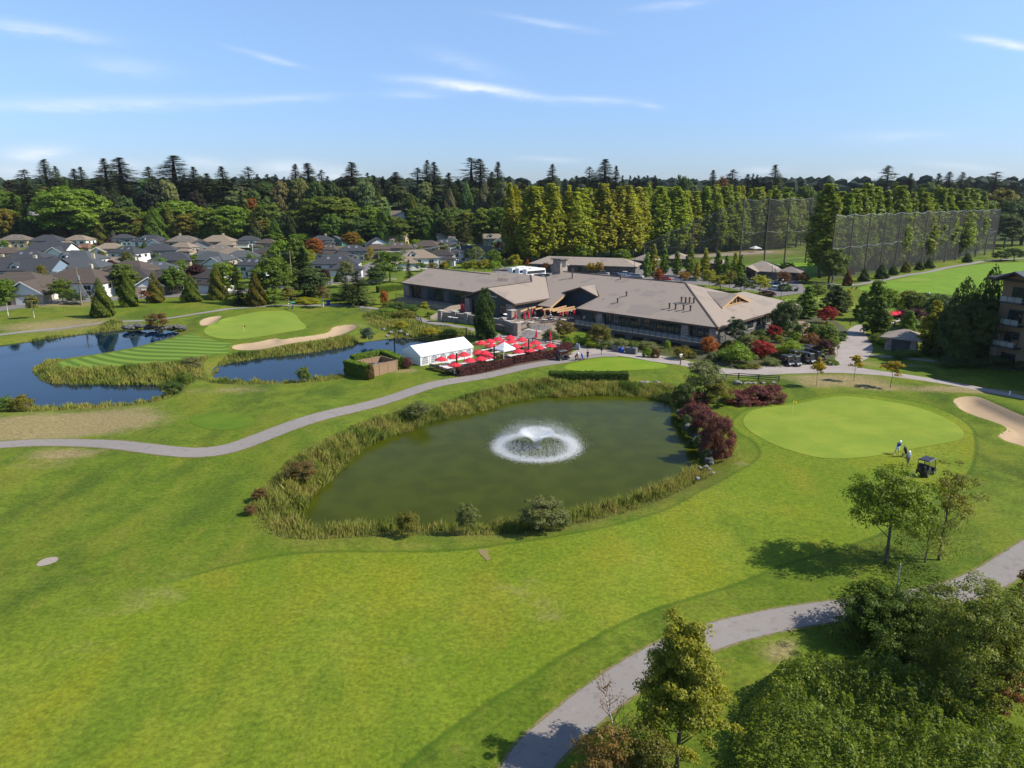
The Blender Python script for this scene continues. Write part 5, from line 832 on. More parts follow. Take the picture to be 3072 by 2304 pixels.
for i, (px, py, lb) in enumerate([(1530,972,'behind the terrace wall, left end'),(1565,975,'by the pair of closed umbrellas'),(1592,976,'at the head of the patio stairs'),(1634,968,'in the middle of the terrace'),(1660,966,'under the pergola middle'),(1690,968,'under the right end of the pergola'),(1608,962,'with a view over the stair rail'),(1650,958,'in the shade at the back of the terrace'),(1712,963,'near the right heater'),(1350,960,'behind the left terrace wall'),(1365,962,'by the left stone pier')]):
    t = copy_tree(t0); p = G(px, py, 1.62); t.location = (p[0], p[1], 1.605); t.rotation_euler[2] = rad(-43)+urr.uniform(-.3,.3); t.scale = (.75,.8,1); tag(t, 'small terrace table '+lb, 'table', 'tables on the raised terrace')
def heater(px, py, lb): p = G(px, py, 1.6); e = empty('patio_heater', (p[0], p[1], 1.605), 0, lb, 'patio heater', 'patio heaters'); MB().lathe([(.0,.7),(.22,.68),(.24,0),(0,0)], 12).build('base', M_GREYM, e); MB().tube((0,0,.6),(0,0,2.1),.03).build('pole', M_GREYM, e); MB().lathe([(.5,2.1),(.38,2.2),(.05,2.28),(0,2.28)], 14).build('reflector', M_WHITE, e); MB().tube((0,0,1.8),(0,0,2.08),.1,.14,10).build('burner', M_DKG, e)
heater(1515,971,'white topped patio heater on the terrace left of the stone pier'); heater(1711,960,'white topped patio heater at the right end of the terrace')
# pergola of loose timber beams
pg_ = empty('pergola', cw(-40,-3,1.6), CANG, 'pergola of heavy tan timber beams over the terrace', 'pergola')
def pl(px, py, z): x, y = cl(px, py, z); return np.array([x+40, y+3, z-1.6])
for a, b in [((560,1068),(700,1018)),((738,1005),(872,975)),((868,1022),(1012,990)),((1025,1030),(1230,998)),((1155,1045),(1510,958)),((1220,1060),(1680,970)),((1320,1080),(1725,1008))]: MB().bar(pl(*R2(*a), 4.1), pl(*R2(*b), 4.1), .24, .32).build('beam', M_WOOD, pg_)
for x, y in [(720,1220),(1060,1250),(1440,1245),(1540,1235),(1180,1215)]: q = pl(*R2(x, y), 1.6); MB().bar(q, q+[0,0,2.4], .2).build('post', M_WOOD, pg_)
# marquee: ridge tent with arched windows
q0, q1 = PG(1262,1103), PG(1418.5,1072.6); ML = (q1-q0).length; mq = empty('marquee', q0, math.atan2(q1.y-q0.y, q1.x-q0.x), 'long white marquee with arched windows beside the umbrellas', 'marquee'); MW, ME, MR = 5.6, 2.15, 3.55
MB().grid([(-.1,-.15,ME),(ML+.1,-.15,ME),(ML+.1,MW/2,MR),(-.1,MW/2,MR),(-.1,MW+.15,ME),(ML+.1,MW+.15,ME)], [(0,1,2,3),(3,2,5,4)]).grid([(-.1,-.16,ME),(ML+.1,-.16,ME),(ML+.1,-.16,ME-.25),(-.1,-.16,ME-.25)], [(3,2,1,0)]).build('tent_roof', M_TENT, mq)
for x in (0, ML): MB().face([(x,0,0),(x,MW,0),(x,MW,ME),(x,MW/2,MR-.03),(x,0,ME)]).build('end_wall', M_TENT, mq)
MB().face([(0,MW,0),(ML,MW,0),(ML,MW,ME),(0,MW,ME)]).build('side_wall', M_TENT, mq); MB().face([(0,0,0),(ML,0,0),(ML,0,ME),(0,0,ME)]).build('side_wall', M_TENT, mq)
s = NT('tent_window'); s.pbr((.26,.27,.29), .08, 0, .6); M_TW = s.m
for i in range(6):
    c = ML*(i+.5)/6; arch = [(c-.62,-.02,.55),(c+.62,-.02,.55),(c+.62,-.02,1.25)]+[(c+.62*math.cos(a),-.02,1.25+.62*math.sin(a)) for a in np.linspace(.3, math.pi-.3, 7)]+[(c-.62,-.02,1.25)]
    w_ = MB().face(arch).build('window', M_TW, mq); m = MB()
    for x in (-.62,-.31,0,.31,.62): m.bar((c+x,-.05,.55),(c+x,-.05,1.25+math.sqrt(max(0,.62**2-x*x))),.045)
    for z in (.55,.9,1.25): m.bar((c-.62,-.05,z),(c+.62,-.05,z),.045)
    for a in np.linspace(0, math.pi, 9)[:-1]: m.bar((c+.62*math.cos(a),-.05,1.25+.62*math.sin(a)),(c+.62*math.cos(a+math.pi/8),-.05,1.25+.62*math.sin(a+math.pi/8)),.05)
    m.build('window_bars', M_TENT, w_)
for i in range(7): x = ML*i/6; MB().bar((x,-.03,0),(x,-.03,ME),.07).build('pole', M_WHITE, mq)
def popup(p, yaw, s, label):
    e = empty('canopy_tent', p, yaw, label, 'canopy tent'); m = MB(); h = s/2; m.face([(-h,-h,2.15),(h,-h,2.15),(0,0,3.3)]).face([(h,-h,2.15),(h,h,2.15),(0,0,3.3)]).face([(h,h,2.15),(-h,h,2.15),(0,0,3.3)]).face([(-h,h,2.15),(-h,-h,2.15),(0,0,3.3)])
    cn = m.build('canopy', M_TENT, e); c4 = [(-h,-h),(h,-h),(h,h),(-h,h)]
    for a, b in zip(c4, c4[1:]+c4[:1]): MB().face([(*a,2.15),(*b,2.15),(*b,1.88),(*a,1.88)]).build('valance', M_TENT, cn)
    for a in c4: MB().bar((a[0]*.98,a[1]*.98,0),(a[0]*.98,a[1]*.98,2.15),.06).build('leg', M_WHITE, e)
    return e
a = PG(1512.5,1087); b = PG(1548,1082); S = 3.0; popup(a+Vector((0, S*.707, .03)), rad(43), S, 'white pop up canopy tent among the red umbrellas'); popup(PG(2265,757), .3, 4.5, 'white pop up canopy far away at the driving range')
# posts with strings of lights
LP = []
for px, pb, pt, lb, r_, mt in [(1371.4,1132,1061,'black post at the near corner of the burgundy hedge',.13,M_BLACK),(1482.8,1109,1038,'black post at the middle of the burgundy hedge',.13,M_BLACK),(1585.6,1087,1019,'black post right of the white canopy',.13,M_BLACK),(1399,1031,984,'black post behind the right end of the marquee',.13,M_BLACK),(1295,1040,1004,'black post standing behind the marquee roof',.13,M_BLACK),(1184.5,1057,1013,'dark post left of the marquee at the stream',.13,M_BLACK),(1677,1047,1000,'silver lamp pole at the right end of the patio',.06,M_GREYM)]:
    p = PG(px, pb); h = at_depth(px, pt, p.y)[2]-p.z; e = empty('light_post', p, 0, lb, 'light post', 'posts carrying the string lights'); MB().tube((0,0,-.2),(0,0,h),r_,r_,10).build('post', mt, e); MB().tube((0,0,h),(0,0,h+.06),r_*1.15,r_*1.15,10).build('cap', mt, e); LP.append(np.array(p)+[0,0,h-.1])
for i, j in ((0,1),(1,2),(2,6),(3,4),(3,6),(5,4),(0,4)):
    pts = [LP[i]+(LP[j]-LP[i])*t-np.array([0,0,1.6*t*(1-t)]) for t in np.linspace(0,1,9)]; tag(MB().path(pts, [.014]*9, 4).build('light_string', M_DKG), 'string of lights sagging from the %s to the %s' % (['hedge corner post','hedge middle post','canopy post','marquee end post','post behind the marquee','stream post','silver pole'][i], ['hedge corner post','hedge middle post','canopy post','marquee end post','post behind the marquee','stream post','silver pole'][j]), 'string lights')
# ---- fences
def railfence(pts, label, rails=(.45,.85), h=1.1, gap=2.4, mat=None, z=0):
    mat = mat or M_FENCE; P = [np.array(PG(*q)) for q in pts]; e = empty('rail_fence', P[0], 0, label, 'fence'); o = P[0]; prev = None
    for a, b in zip(P[:-1], P[1:]):
        n = max(1, round(np.linalg.norm(b-a)/gap))
        for i in range(n+1):
            q = a+(b-a)*i/n-o
            if i or prev is None: MB().bar(q+[0,0,-.2], q+[0,0,h], .15).build('post', mat, e)
            if i:
                for rz in rails: MB().bar(prev+[0,0,rz], q+[0,0,rz], .09, .12).build('rail', mat, e)
            prev = q
railfence([(2140,1143),(2215,1138),(2336,1146)], 'dark split rail fence above the burgundy barberries', (.35,.7,1.0), gap=3.0)
railfence([(1291,1109),(1367,1131)], 'dark rail fence closing the left end of the umbrella patio', (.35,.7,1.0), gap=1.8)
railfence([(1501,1023),(1560,1026),(1636,1031),(1682,1040)], 'dark rail fence at the back of the umbrella lawn', (.35,.8), gap=2.6)
railfence([(1200,941),(1235,946),(1262,962),(1266,978),(1312,990)], 'weathered rail fence curving beside the waterfall path', (.4,.8), gap=2.2)
railfence([(1408,1010),(1430,1018)], 'short rail fence behind the marquee end', (.4,.8), gap=1.5); railfence([(995,859),(1090,850),(1190,843)], 'pale two rail fence along the road left of the clubhouse', (.5,1.0), gap=4, mat=M_FENCEW)
railfence([(1082,936),(1112,938)], 'short pale rail fence at the wild planting', (.4,.8), gap=2, mat=M_FENCEW); railfence([(2432,925),(2480,930),(2560,940),(2620,948)], 'dark fence beside the putting green behind the trees', (.4,.9), gap=3)
p = PG(1364,1131); tag(MB().bar((0,0,-.2),(0,0,1.35),.22).bar((0,0,1.35),(0,0,1.45),.26).build('gate_post', M_FENCEW, None, loc=p), 'short pale post at the corner of the patio', 'post')
# wooden enclosure of boards
e0, e1 = PG(1114,1133), PG(1192,1116); EL = (e1-e0).length; en = empty('wooden_enclosure', e0, math.atan2(e1.y-e0.y, e1.x-e0.x), 'tan board fence enclosure wrapped by cedar hedges', 'enclosure'); ED = 4.6
bmesh_ = MB().box(0,.145,-.02,.02,0,2.0).mesh('board', M_BOARD)
for a, b in [((0,0),(EL,0)),((EL,0),(EL,ED)),((EL,ED),(0,ED)),((0,ED),(0,0))]:
    d = math.hypot(b[0]-a[0], b[1]-a[1]); n = int(d/.165); an = math.atan2(b[1]-a[1], b[0]-a[0])
    for i in range(n): link('board', bmesh_, en, (a[0]+(b[0]-a[0])*i/n, a[1]+(b[1]-a[1])*i/n, .03+.015*(i % 3)), an)
    MB().bar((*a,2.1),(*b,2.1),.12,.06).build('top_rail', M_BOARD, en)
    for k in range(3): MB().bar((a[0]+(b[0]-a[0])*k/3, a[1]+(b[1]-a[1])*k/3,0),(a[0]+(b[0]-a[0])*k/3, a[1]+(b[1]-a[1])*k/3,2.2),.14).build('post', M_BOARD, en)
ec = e0+(e1-e0)*.45+Vector((-math.sin(en.rotation_euler[2]), math.cos(en.rotation_euler[2]), 0))*2.2
for k, lb in ((0,'left grey air unit inside the wooden enclosure'),(1,'right grey air unit inside the wooden enclosure')):
    u = empty('air_unit', ec+Vector((k*1.5-.4, k*.6, 0)), .7, lb, 'air unit'); MB().box(-.55,.55,-.55,.55,0,1.6).build('casing', M_GREYM, u); MB().lathe([(.42,1.6),(.42,1.68),(0,1.7)], 14).build('fan_grille', M_DKG, u)
# ---- bins by the deck
def bin_(px, py, col, label, h=1.15, w=.75):
    e = empty('wheelie_bin', PG(px, py), -.6, label, 'bin'); MB().grid([(-w*.4,-w*.42,0),(w*.4,-w*.42,0),(w*.4,w*.42,0),(-w*.4,w*.42,0),(-w/2,-w/2,h),(w/2,-w/2,h),(w/2,w/2,h),(-w/2,w/2,h)], [(0,1,5,4),(1,2,6,5),(2,3,7,6),(3,0,4,7),(4,5,6,7)]).build('bin_body', col, e)
    MB().box(-w*.54,w*.54,-w*.54,w*.54,h,h+.09).build('lid', M_DKG, e); [MB().tube((x,.32,.1),(x+.05,.32,.1),.1).build('wheel', M_BLACK, e) for x in (-.3,.25)]
M_BLUE = simple('blue_plastic', (.012,.05,.30), .4, 0, .06); M_GBIN = simple('grey_bin', (.13,.135,.14), .6, 0, .1)
bin_(1844,1056,M_GBIN,'left grey wheelie bin beside the blue barrel'); bin_(1853,1057,M_GBIN,'right grey wheelie bin touching the blue barrel'); bin_(985,917,M_BLUE,'blue bin beside the path behind the far green', 1.3)
p = PG(1864.5,1058.5); b_ = empty('barrel', p, 0, 'bright blue barrel between the bins and the cages', 'barrel'); MB().lathe([(0,0),(.42,0),(.44,.3),(.42,.32),(.44,.62),(.42,.64),(.42,1.0),(.2,1.12),(0,1.14)], 16).build('drum', M_BLUE, b_, True); MB().tube((.1,0,1.1),(.1,0,1.2),.07).build('bung', M_DKG, b_)
for px, py, lb in ((1887,1061,'left wire cage trolley by the deck'),(1899,1062,'right wire cage trolley by the deck')):
    e = empty('cage_trolley', PG(px, py), -.6, lb, 'trolley'); MB().box(-.75,.75,-.55,.55,.15,.3).box(-.7,.7,-.5,.5,.3,1.25).build('load', M_GBIN, e)
    for x in np.linspace(-.78,.78,5): MB().bar((x,-.58,.15),(x,-.58,1.55),.04).bar((x,.58,.15),(x,.58,1.55),.04).build('cage_bar', M_DKG, e)
# ---- signs, posts, flags
def flag(px, py, top, col, label):
    p = PG(px, py); h = at_depth(px, top, p.y)[2]-p.z; e = empty('golf_flag', p, 0, label, 'flag'); MB().tube((0,0,-.1),(0,0,h),.022,.016,6).build('flagstick', M_WHITE if col[0] < .5 else simple('yellow_stick', (.7,.6,.3)), e)
    m = MB(); n = 6; v = [(.02+.42*i/n, .05*math.sin(i*1.1), h-.02-.06*i/n-(.36 if k else 0)*(1-.25*i/n)) for i in range(n+1) for k in (0, 1)]; m.grid(v, [(2*i,2*i+1,2*i+3,2*i+2) for i in range(n)]); m.build('flag_cloth', simple('flag_cloth', col, .8), e); MB().lathe([(.06,.0),(.06,.012),(0,.012)], 10).build('cup', M_BLACK, e)
flag(2376,1248,1202,(.75,.55,.02),'yellow flag on the large right green'); flag(732,994,976,(.42,.02,.02),'red flag on the far green between the bunkers')
for px, pb, pt, lb in ((2813,1152,1141,'white stake on the edge of the path left of the bunker'),(3028,1187,1173,'white stake in the shade near the right edge'),(761,918,911,'small white stake at the path behind the far green'),(1284,1142,1140,'tiny white tee marker left of the cart path')):
    p = PG(px, pb); h = max(.3, at_depth(px, pt, p.y)[2]-p.z); tag(MB().bar((0,0,-.1),(0,0,h*.8),.12).bar((0,0,h*.8),(0,0,h),.14).build('stake', M_WHITE, None, loc=p), lb, 'stake')
p, q = PG(542,1591), PG(567,1586); tag(MB().bar((0,0,.06), tuple(np.array(q-p)+[0,0,.06]), .35, .06).bar((0,0,.02), tuple(np.array(q-p)+[0,0,.02]), .2, .06).build('plank', M_WHITE, None, loc=p), 'white plank lying in the rough left of the fountain pond', 'plank')
p = PG(2510,1076); e = empty('stop_sign', p, rad(15), 'back of an octagonal sign on a post by the clipped hedge', 'sign'); MB().tube((0,0,-.1),(0,0,2.4),.04).build('post', M_GREYM, e); MB().prism([(.38*math.cos(a), -.05, 2.2+.38*math.sin(a)) for a in np.arange(8)*math.pi/4+math.pi/8], (0,.02,0)).build('sign_plate', simple('sign_back', (.16,.14,.13), .5, .4), e)
p = PG(2041,1096); e = empty('direction_sign', p, .4, 'wooden direction sign with white plates at the practice green', 'sign'); MB().bar((0,0,-.1),(0,0,2.3),.14).build('post', M_FENCE, e); MB().box(-.34,.3,-.1,-.05,1.85,2.1).build('sign_plate', M_WHITE, e); MB().box(-.25,.2,-.1,-.05,1.5,1.7).build('sign_plate', M_FENCEW, e)
p = PG(1804,1067); e = empty('marker_post', p, 0, 'slim black marker post beside the front walk', 'post'); MB().bar((0,0,-.1),(0,0,1.7),.1).build('post', M_BLACK, e); MB().box(-.14,.14,-.03,.03,1.0,1.6).build('plate', M_DKG, e)
p = PG(1733,1051); e = empty('sign_board', p, .5, 'white folding sign board at the hedge end of the patio', 'sign'); MB().bar((-.0,-.3,0),(0,0,1.3),1.0,.04,up=(1,0,0)).build('panel', M_WHITE, e); MB().bar((0,.3,0),(0,0,1.3),1.0,.04,up=(1,0,0)).build('panel', M_WHITE, e)
p = PG(2550,976); e = empty('marker_post', p, 0, 'short black post on the lawn corner by the driveway', 'post'); MB().tube((0,0,-.1),(0,0,1.2),.09).build('post', M_BLACK, e); MB().lathe([(.12,1.2),(.1,1.32),(0,1.36)], 10).build('cap', M_DKG, e)
def lamp(px, pb, pt, label, r=.07, arm=0, mat=None):
    p = PG(px, pb); h = at_depth(px, pt, p.y)[2]-p.z; e = empty('lamp_post', p, 0, label, 'lamp post'); mat = mat or M_BLACK; MB().tube((0,0,-.1),(0,0,h),r,r*.7,8).tube((0,0,0),(0,0,.6),r*1.8,r*1.8,8).build('pole', mat, e)
    if arm: MB().path([(0,0,h),(arm*.4,0,h+.7),(arm,0,h+.8)], [r*.7,r*.6,r*.5], 6).build('arm', mat, e); MB().box(min(arm,arm*1.5),max(arm,arm*1.5),-.18,.18,h+.7,h+.88).build('lamp_head', M_GREYM, e)
    else: MB().lathe([(0,h),(.28,h+.05),(.3,h+.2),(.12,h+.42),(0,h+.5)], 10).build('lamp_head', M_GREYM, e)
lamp(1902,834,752,'tall dark lamp post in the car park left of the hornbeams',.09); lamp(2342,900,842,'lamp post behind the right roof edge'); lamp(2779,930,882,'lamp post left of the large dark firs'); lamp(760,770,730,'white curved street lamp among the houses',.11,2.2,M_WHITE); lamp(2313,848,800,'dark lamp post before the pro shop',.09); lamp(1370,842,781,'pale lamp pole behind the left wing',.08,0,M_GREYM); lamp(2323,850,808,'second dark post before the pro shop',.07)
# utility poles and wires
M_POLE = simple('pole_timber', (.22,.17,.12), .9, 0, .2, 3); UT = []
for px, pb, pt, lb in [(246,917,802,'leaning utility pole with a transformer beside the first conifer'),(878,870,754,'utility pole rising from the tree belt'),(1137,800,752,'utility pole in front of the garage house'),(1379,790,724,'utility pole behind the left wing'),(1470,786,724,'second utility pole behind the left wing'),(-150,960,825,'utility pole off the left edge of the road')]:
    p = PG(px, pb); h = at_depth(px, pt, p.y)[2]-p.z; e = empty('utility_pole', p, 0, lb, 'utility pole', 'utility poles along the road'); MB().tube((0,0,-.3),(0,0,h),.2,.13,8).build('pole', M_POLE, e); MB().bar((-1.2,0,h-.5),(1.2,0,h-.5),.13).build('crossarm', M_POLE, e); UT.append(np.array(p)+[0,0,h-.4])
    for x in (-1.1,0,1.1): MB().lathe([(.05,h-.44),(.07,h-.34),(.03,h-.24),(0,h-.24)], 6).build('insulator', M_GREYM, e)
    if px in (246, 1379): MB().tube((.3,-.1,h-3.4),(.3,-.1,h-2.2),.32,.32,10).build('transformer', M_GREYM, e)
    if px == 246: MB().tube((4.0,-1.0,0),(0,0,h-3),.09,.07,6).build('stay_pole', M_POLE, e)
for i, j, nm in ((5,0,'left edge'),(0,1,'roadside conifers'),(1,2,'tree belt'),(2,3,'middle houses'),(3,4,'houses behind the left wing')):
    for k, dx in enumerate((-1.1, 1.1)):
        a, b = UT[i]+[dx,0,0], UT[j]+[dx,0,0]; pts = [a+(b-a)*t-np.array([0,0,4.5*t*(1-t)]) for t in np.linspace(0,1,10)]; tag(MB().path(pts, [.035]*10, 3).build('power_line', M_GREYM), '%s power line sagging over the %s' % (('left','right')[k], nm), 'power line', 'power lines along the road')
# ---- driving range nets
sg = NT('net_mesh'); d = sg.n('ShaderNodeBsdfDiffuse'); d.inputs[0].default_value = (.09,.09,.085,1); tr = sg.n('ShaderNodeBsdfTransparent'); mx = sg.n('ShaderNodeMixShader'); sg.L(sg.math('MULTIPLY_ADD', sg.noise(.25, 3, .6), .2, .24), mx.inputs[0]); sg.L(tr.outputs[0], mx.inputs[1]); sg.L(d.outputs[0], mx.inputs[2]); sg.L(mx.outputs[0], sg.out.inputs[0]); M_NET = sg.m
M_NPOLE = simple('net_pole', (.09,.068,.052), .9, 0, .25, .5)
def net(pts, label):
    """pts: ground point and height of every pole"""
    o = pts[0][0]; e = empty('range_net', o, 0, label, 'net'); P = [(np.array(p-o), h) for p, h in pts]
    for p, h in P: MB().tube(p+[0,0,-.5], p+[0,0,h+.3], .34, .2, 8).build('net_pole', M_NPOLE, e)
    for (a, ha), (b, hb) in zip(P[:-1], P[1:]):
        MB().face([a+[0,0,.8], b+[0,0,.8], b+[0,0,hb], (a+b)/2+[0,0,(ha+hb)/2-.7], a+[0,0,ha]]).build('net_panel', M_NET, e)
        for k, r_ in ((1.0,.075),(.52,.055)): MB().path([a+[0,0,ha*k], (a+b)/2+[0,0,(ha+hb)/2*k-.7], b+[0,0,hb*k]], [r_]*3, 5).build('net_cable', M_GREYM, e)
na, nb = PG(2485,850), PG(2979,761); net([(na+(nb-na)*(i/13)+Vector((0,0,0)), 22.6-.8*i/13) for i in range(14)], 'long grey range net on tall poles at the right')
net([(nb+Vector((-8*i-0, 0+9*i, 0)), 21.5) for i in range(5)], 'far end of the right range net turning away')
net([(Vector((x, y, Hg(x, y))), h) for x, y, h in [(57,312,8.5),(66,309,13),(76,306,18),(86,303,22.5),(95,301,27),(106,303,27),(116,307,27.2),(127,312,27.4),(138,317,27.5),(149,323,27.6),(160,329,27.8)]], 'left range net with its top falling away to the left')
# ---- rocks
def rock_mesh(seed, s=1.0):
    r = random.Random(seed); bm = bmesh.new(); bmesh.ops.create_icosphere(bm, subdivisions=2, radius=.5)
    for v in bm.verts: v.co *= 1+.22*math.sin(v.co.x*7+seed)+.18*math.sin(v.co.y*9+seed*2)+r.uniform(-.08,.08); v.co.z *= .72
    m = bpy.data.meshes.new('rock'); bm.to_mesh(m); bm.free(); m.materials.append(M_ROCK); return m
s = NT('granite'); c = s.mix(s.noise(2.2, 6, .7, s.obj()), (.085,.08,.075), (.27,.255,.235)); s.pbr(c, .9, 0, .2, s.bump(s.noise(6, 5, .7, s.obj()), .5, .05)); M_ROCK = s.m
RK = [rock_mesh(i) for i in range(7)]; rrk = random.Random(9)
M_SHADEROCK = simple('shaded_rock', (.075,.075,.068), .9, 0, .35, 2)  # darker copy of the rock, with shade put into its colour
SRK = []
for k_ in RK: q_ = k_.copy(); q_.materials[0] = M_SHADEROCK; SRK.append(q_)
def rock(p, d, label, group, sink=.2): o = link('boulder', (SRK if 'boulders of' in group else RK)[rrk.randrange(7)], None, (p.x, p.y, p.z+d*.36-d*sink), rrk.uniform(0,6)); o.scale = (d*rrk.uniform(.85,1.3), d*rrk.uniform(.8,1.1), d*rrk.uniform(.75,1.1)); tag(o, label, 'boulder', group)
for px, py, d, lb in [(1676,1148,1.0,'pale boulder below the left end of the dark hedge'),(1692,1149,.8,'smaller pale boulder right beside the first below the dark hedge'),(1845,1150,.7,'small pale boulder behind the far reeds'),(1925,1151,.9,'flat boulder at the right of the far reeds'),(1938,1151,.9,'white boulder right of the flat one'),(1970,1152,1.1,'large white boulder near the silver bush'),(2214,1154,1.4,'largest white boulder under the split rail fence'),(2236,1153,.8,'second white boulder under the split rail fence'),(2248,1152,.8,'third white boulder under the split rail fence'),(2263,1152,.7,'fourth white boulder under the split rail fence'),(2290,1151,.7,'fifth white boulder under the split rail fence'),(2320,1150,.6,'last white boulder under the split rail fence'),(2143,1374,.55,'pale boulder at the foot of the largest barberry'),(2135,1392,.5,'grey boulder below the pale one on the shore'),(2118,1402,.5,'boulder at the waterline below the barberry'),(2128,1410,.4,'small boulder beside the waterline boulder'),(2140,1420,.4,'boulder in the grass under the barberries'),(2092,1438,.5,'small boulder among the near reeds at the right'),(2100,1405,.4,'wet boulder left of the shore rocks'),(805,908,1.2,'light flat rock by the path behind the far green'),(790,909,.9,'small light rock beside the flat one behind the far green'),(1172,1000,.9,'rock above the waterfall'),(1200,998,1.0,'rock at the head of the waterfall'),(1222,1006,.8,'rock right of the waterfall'),(1160,1010,.8,'rock left of the waterfall'),(1150,992,1.0,'pale boulder in the wild planting')]:
    rock(PG(px, py), d, lb, 'loose boulders', .15)
for i in range(38):
    t = i/37; px = np.interp(t, [0,.35,.7,1], [2046,2070,2104,2128]); py = np.interp(t, [0,.35,.7,1], [1236,1290,1336,1378]); p = PG(px+rrk.uniform(-5,9), py+rrk.uniform(-6,6)); rock(p, rrk.uniform(.7,1.3), 'grey boulder of the stone wall under the barberries', 'boulders of the pond wall', .2)
for i in range(26):
    t = i/25; px = np.interp(t, [0,.5,1], [374,470,556]); py = np.interp(t, [0,.5,1], [982,984,984]); rock(PG(px+rrk.uniform(-4,4), py+rrk.uniform(-4,5)), rrk.uniform(.9,1.7), 'dark boulder lining the far end of the left pond', 'boulders of the left pond', .2)
_w = G(1196,1004,-.4); wf = Vector((_w[0], _w[1], WZ)); m = MB(); [m.face([(x,.5,.42+.05*math.sin(x*5)),(x+.5,.5,.42+.05*math.sin(x*5+2)),(x+.45,-.1,.22),(x+.05,-.1,.22)]).face([(x+.05,-.1,.22),(x+.45,-.1,.22),(x+.5,-.6,.03),(x,-.7,.03)]) for x in np.arange(-1.3,1.2,.6)]; M_FOAM = NT('white_water'); M_FOAM.pbr((.75,.78,.8), .5, 0, .4); M_FOAM = M_FOAM.m
tag(m.build('waterfall', M_FOAM, None, loc=wf), 'small white waterfall spilling into the stream', kind='structure')
# ---- fountain
fc = G(1610,1341,WZ); ft = empty('fountain', (fc[0], fc[1], WZ), 0, 'fountain spraying a wide white ring in the olive pond', 'fountain')
MB().lathe([(0,-.1),(.55,-.1),(.6,.0),(.5,.12),(.16,.18),(.1,.3),(0,.3)], 16).build('float', M_DKG, ft, True)
s = NT('spray'); dn = s.n('ShaderNodeBsdfDiffuse'); dn.inputs[0].default_value = (.9,.92,.94,1); tr = s.n('ShaderNodeBsdfTranslucent'); tr.inputs[0].default_value = (.86,.88,.9,1); mx = s.n('ShaderNodeMixShader'); mx.inputs[0].default_value = .5; s.L(dn.outputs[0], mx.inputs[1]); s.L(tr.outputs[0], mx.inputs[2]); tt = s.n('ShaderNodeBsdfTransparent'); m2 = s.n('ShaderNodeMixShader'); m2.inputs[0].default_value = .42; s.L(tt.outputs[0], m2.inputs[1]); s.L(mx.outputs[0], m2.inputs[2]); s.L(m2.outputs[0], s.out.inputs[0]); M_SPRAY = s.m
rf = np.random.default_rng(8)
def streaks(n, tmin, tmax, hv, zv, spread, ln, wd, tp_=1.0, kz=(1, 1)):
    ph = rf.random(n)*6.283; k = 1+spread*rf.normal(size=n); t = tmin+(tmax-tmin)*rf.random(n)**tp_; q = kz[0]+(kz[1]-kz[0])*rf.random(n); vr, vz = hv*k/q, zv*q*(1+spread*.5*rf.normal(size=n)); t = t*q; t = np.minimum(t, 2*vz/9.81)
    jit = 1+.06*np.sin(ph*23)+.05*np.sin(ph*57+1); r = vr*t*jit; z = vz*t-4.905*t*t+.25; P = np.stack([r*np.cos(ph), r*np.sin(ph), np.maximum(z, 0)], 1)+rf.normal(size=(n,3))*.05*t[:, None]; D = np.stack([vr*np.cos(ph), vr*np.sin(ph), vz-9.81*t], 1); D = unit(D); S = unit(np.cross(D, rf.normal(size=(n,3)))); l = ln*(.5+rf.random(n))[:, None]; w = wd*(.5+rf.random(n))[:, None]
    return np.stack([P-D*l, P-S*w, P+D*l, P+S*w], 1).reshape(-1,3), np.arange(4*n).reshape(n,4), np.zeros(4*n)
VZ = math.sqrt(2*9.81*2.35); TF = 2*VZ/9.81; HV = 4.75/TF
A = streaks(11000, .03, TF, HV, VZ, .10, .09, .009, 1.0, (.84, 1.08)); B = streaks(20000, .01, TF*.44, HV, VZ, .02, .13, .015, 1.1, (.84, .90)); C = streaks(24000, TF*.86, TF*1.06, HV, VZ, .12, .05, .016)
n = 26000; ph = rf.random(n)*6.283; r = 4.8+.5*rf.normal(size=n); P = np.stack([r*np.cos(ph), r*np.sin(ph), .03+.16*rf.random(n)**2], 1); S = leaf_quads(P, np.tile([0,0,1.], (n,1))+rf.normal(size=(n,3))*.5, .045*(.5+rf.random(n)), .8, None, rf)
V, F, t = merge([A, B, C, S]); tag(link('spray', np_mesh('spray', V, F, M_SPRAY, None), ft), kind='stuff')

# ------------------------------------------------------------------ vehicles
M_CART = simple('dark_cart_body', (.016,.018,.022), .35, 0, .1, 3, .6); M_SEAT = simple('cart_seat', (.03,.03,.032), .6); M_RUB = simple('tyre_rubber', (.012,.012,.012), .9); M_RIM = simple('wheel_rim', (.45,.45,.46), .35, .6, .05); M_ROOFC = simple('cart_roof', (.022,.024,.028), .5); M_CPAINT = objtint('car_paint', .25, .03, 1, .7)
def wheel_(e, x, y, r, w=.2): o = MB().lathe([(r*.6,-w/2),(r*.95,-w/2),(r,-w*.3),(r,w*.3),(r*.95,w/2),(r*.6,w/2)], 14).build('wheel', M_RUB, e, True); o.location = (x, y, r); o.rotation_euler = (math.pi/2, 0, 0); h = MB().lathe([(0,-w*.42),(r*.6,-w*.45),(r*.6,w*.45),(0,w*.42)], 12).build('rim', M_RIM, o)
sg = NT('tinted_screen'); pg = sg.pbr((.1,.11,.11), .05, 0, .5); tr = sg.n('ShaderNodeBsdfTransparent'); mx = sg.n('ShaderNodeMixShader'); mx.inputs[0].default_value = .3; sg.L(tr.outputs[0], mx.inputs[1]); sg.L(pg.outputs[0], mx.inputs[2]); sg.L(mx.outputs[0], sg.out.inputs[0]); M_SCREEN = sg.m
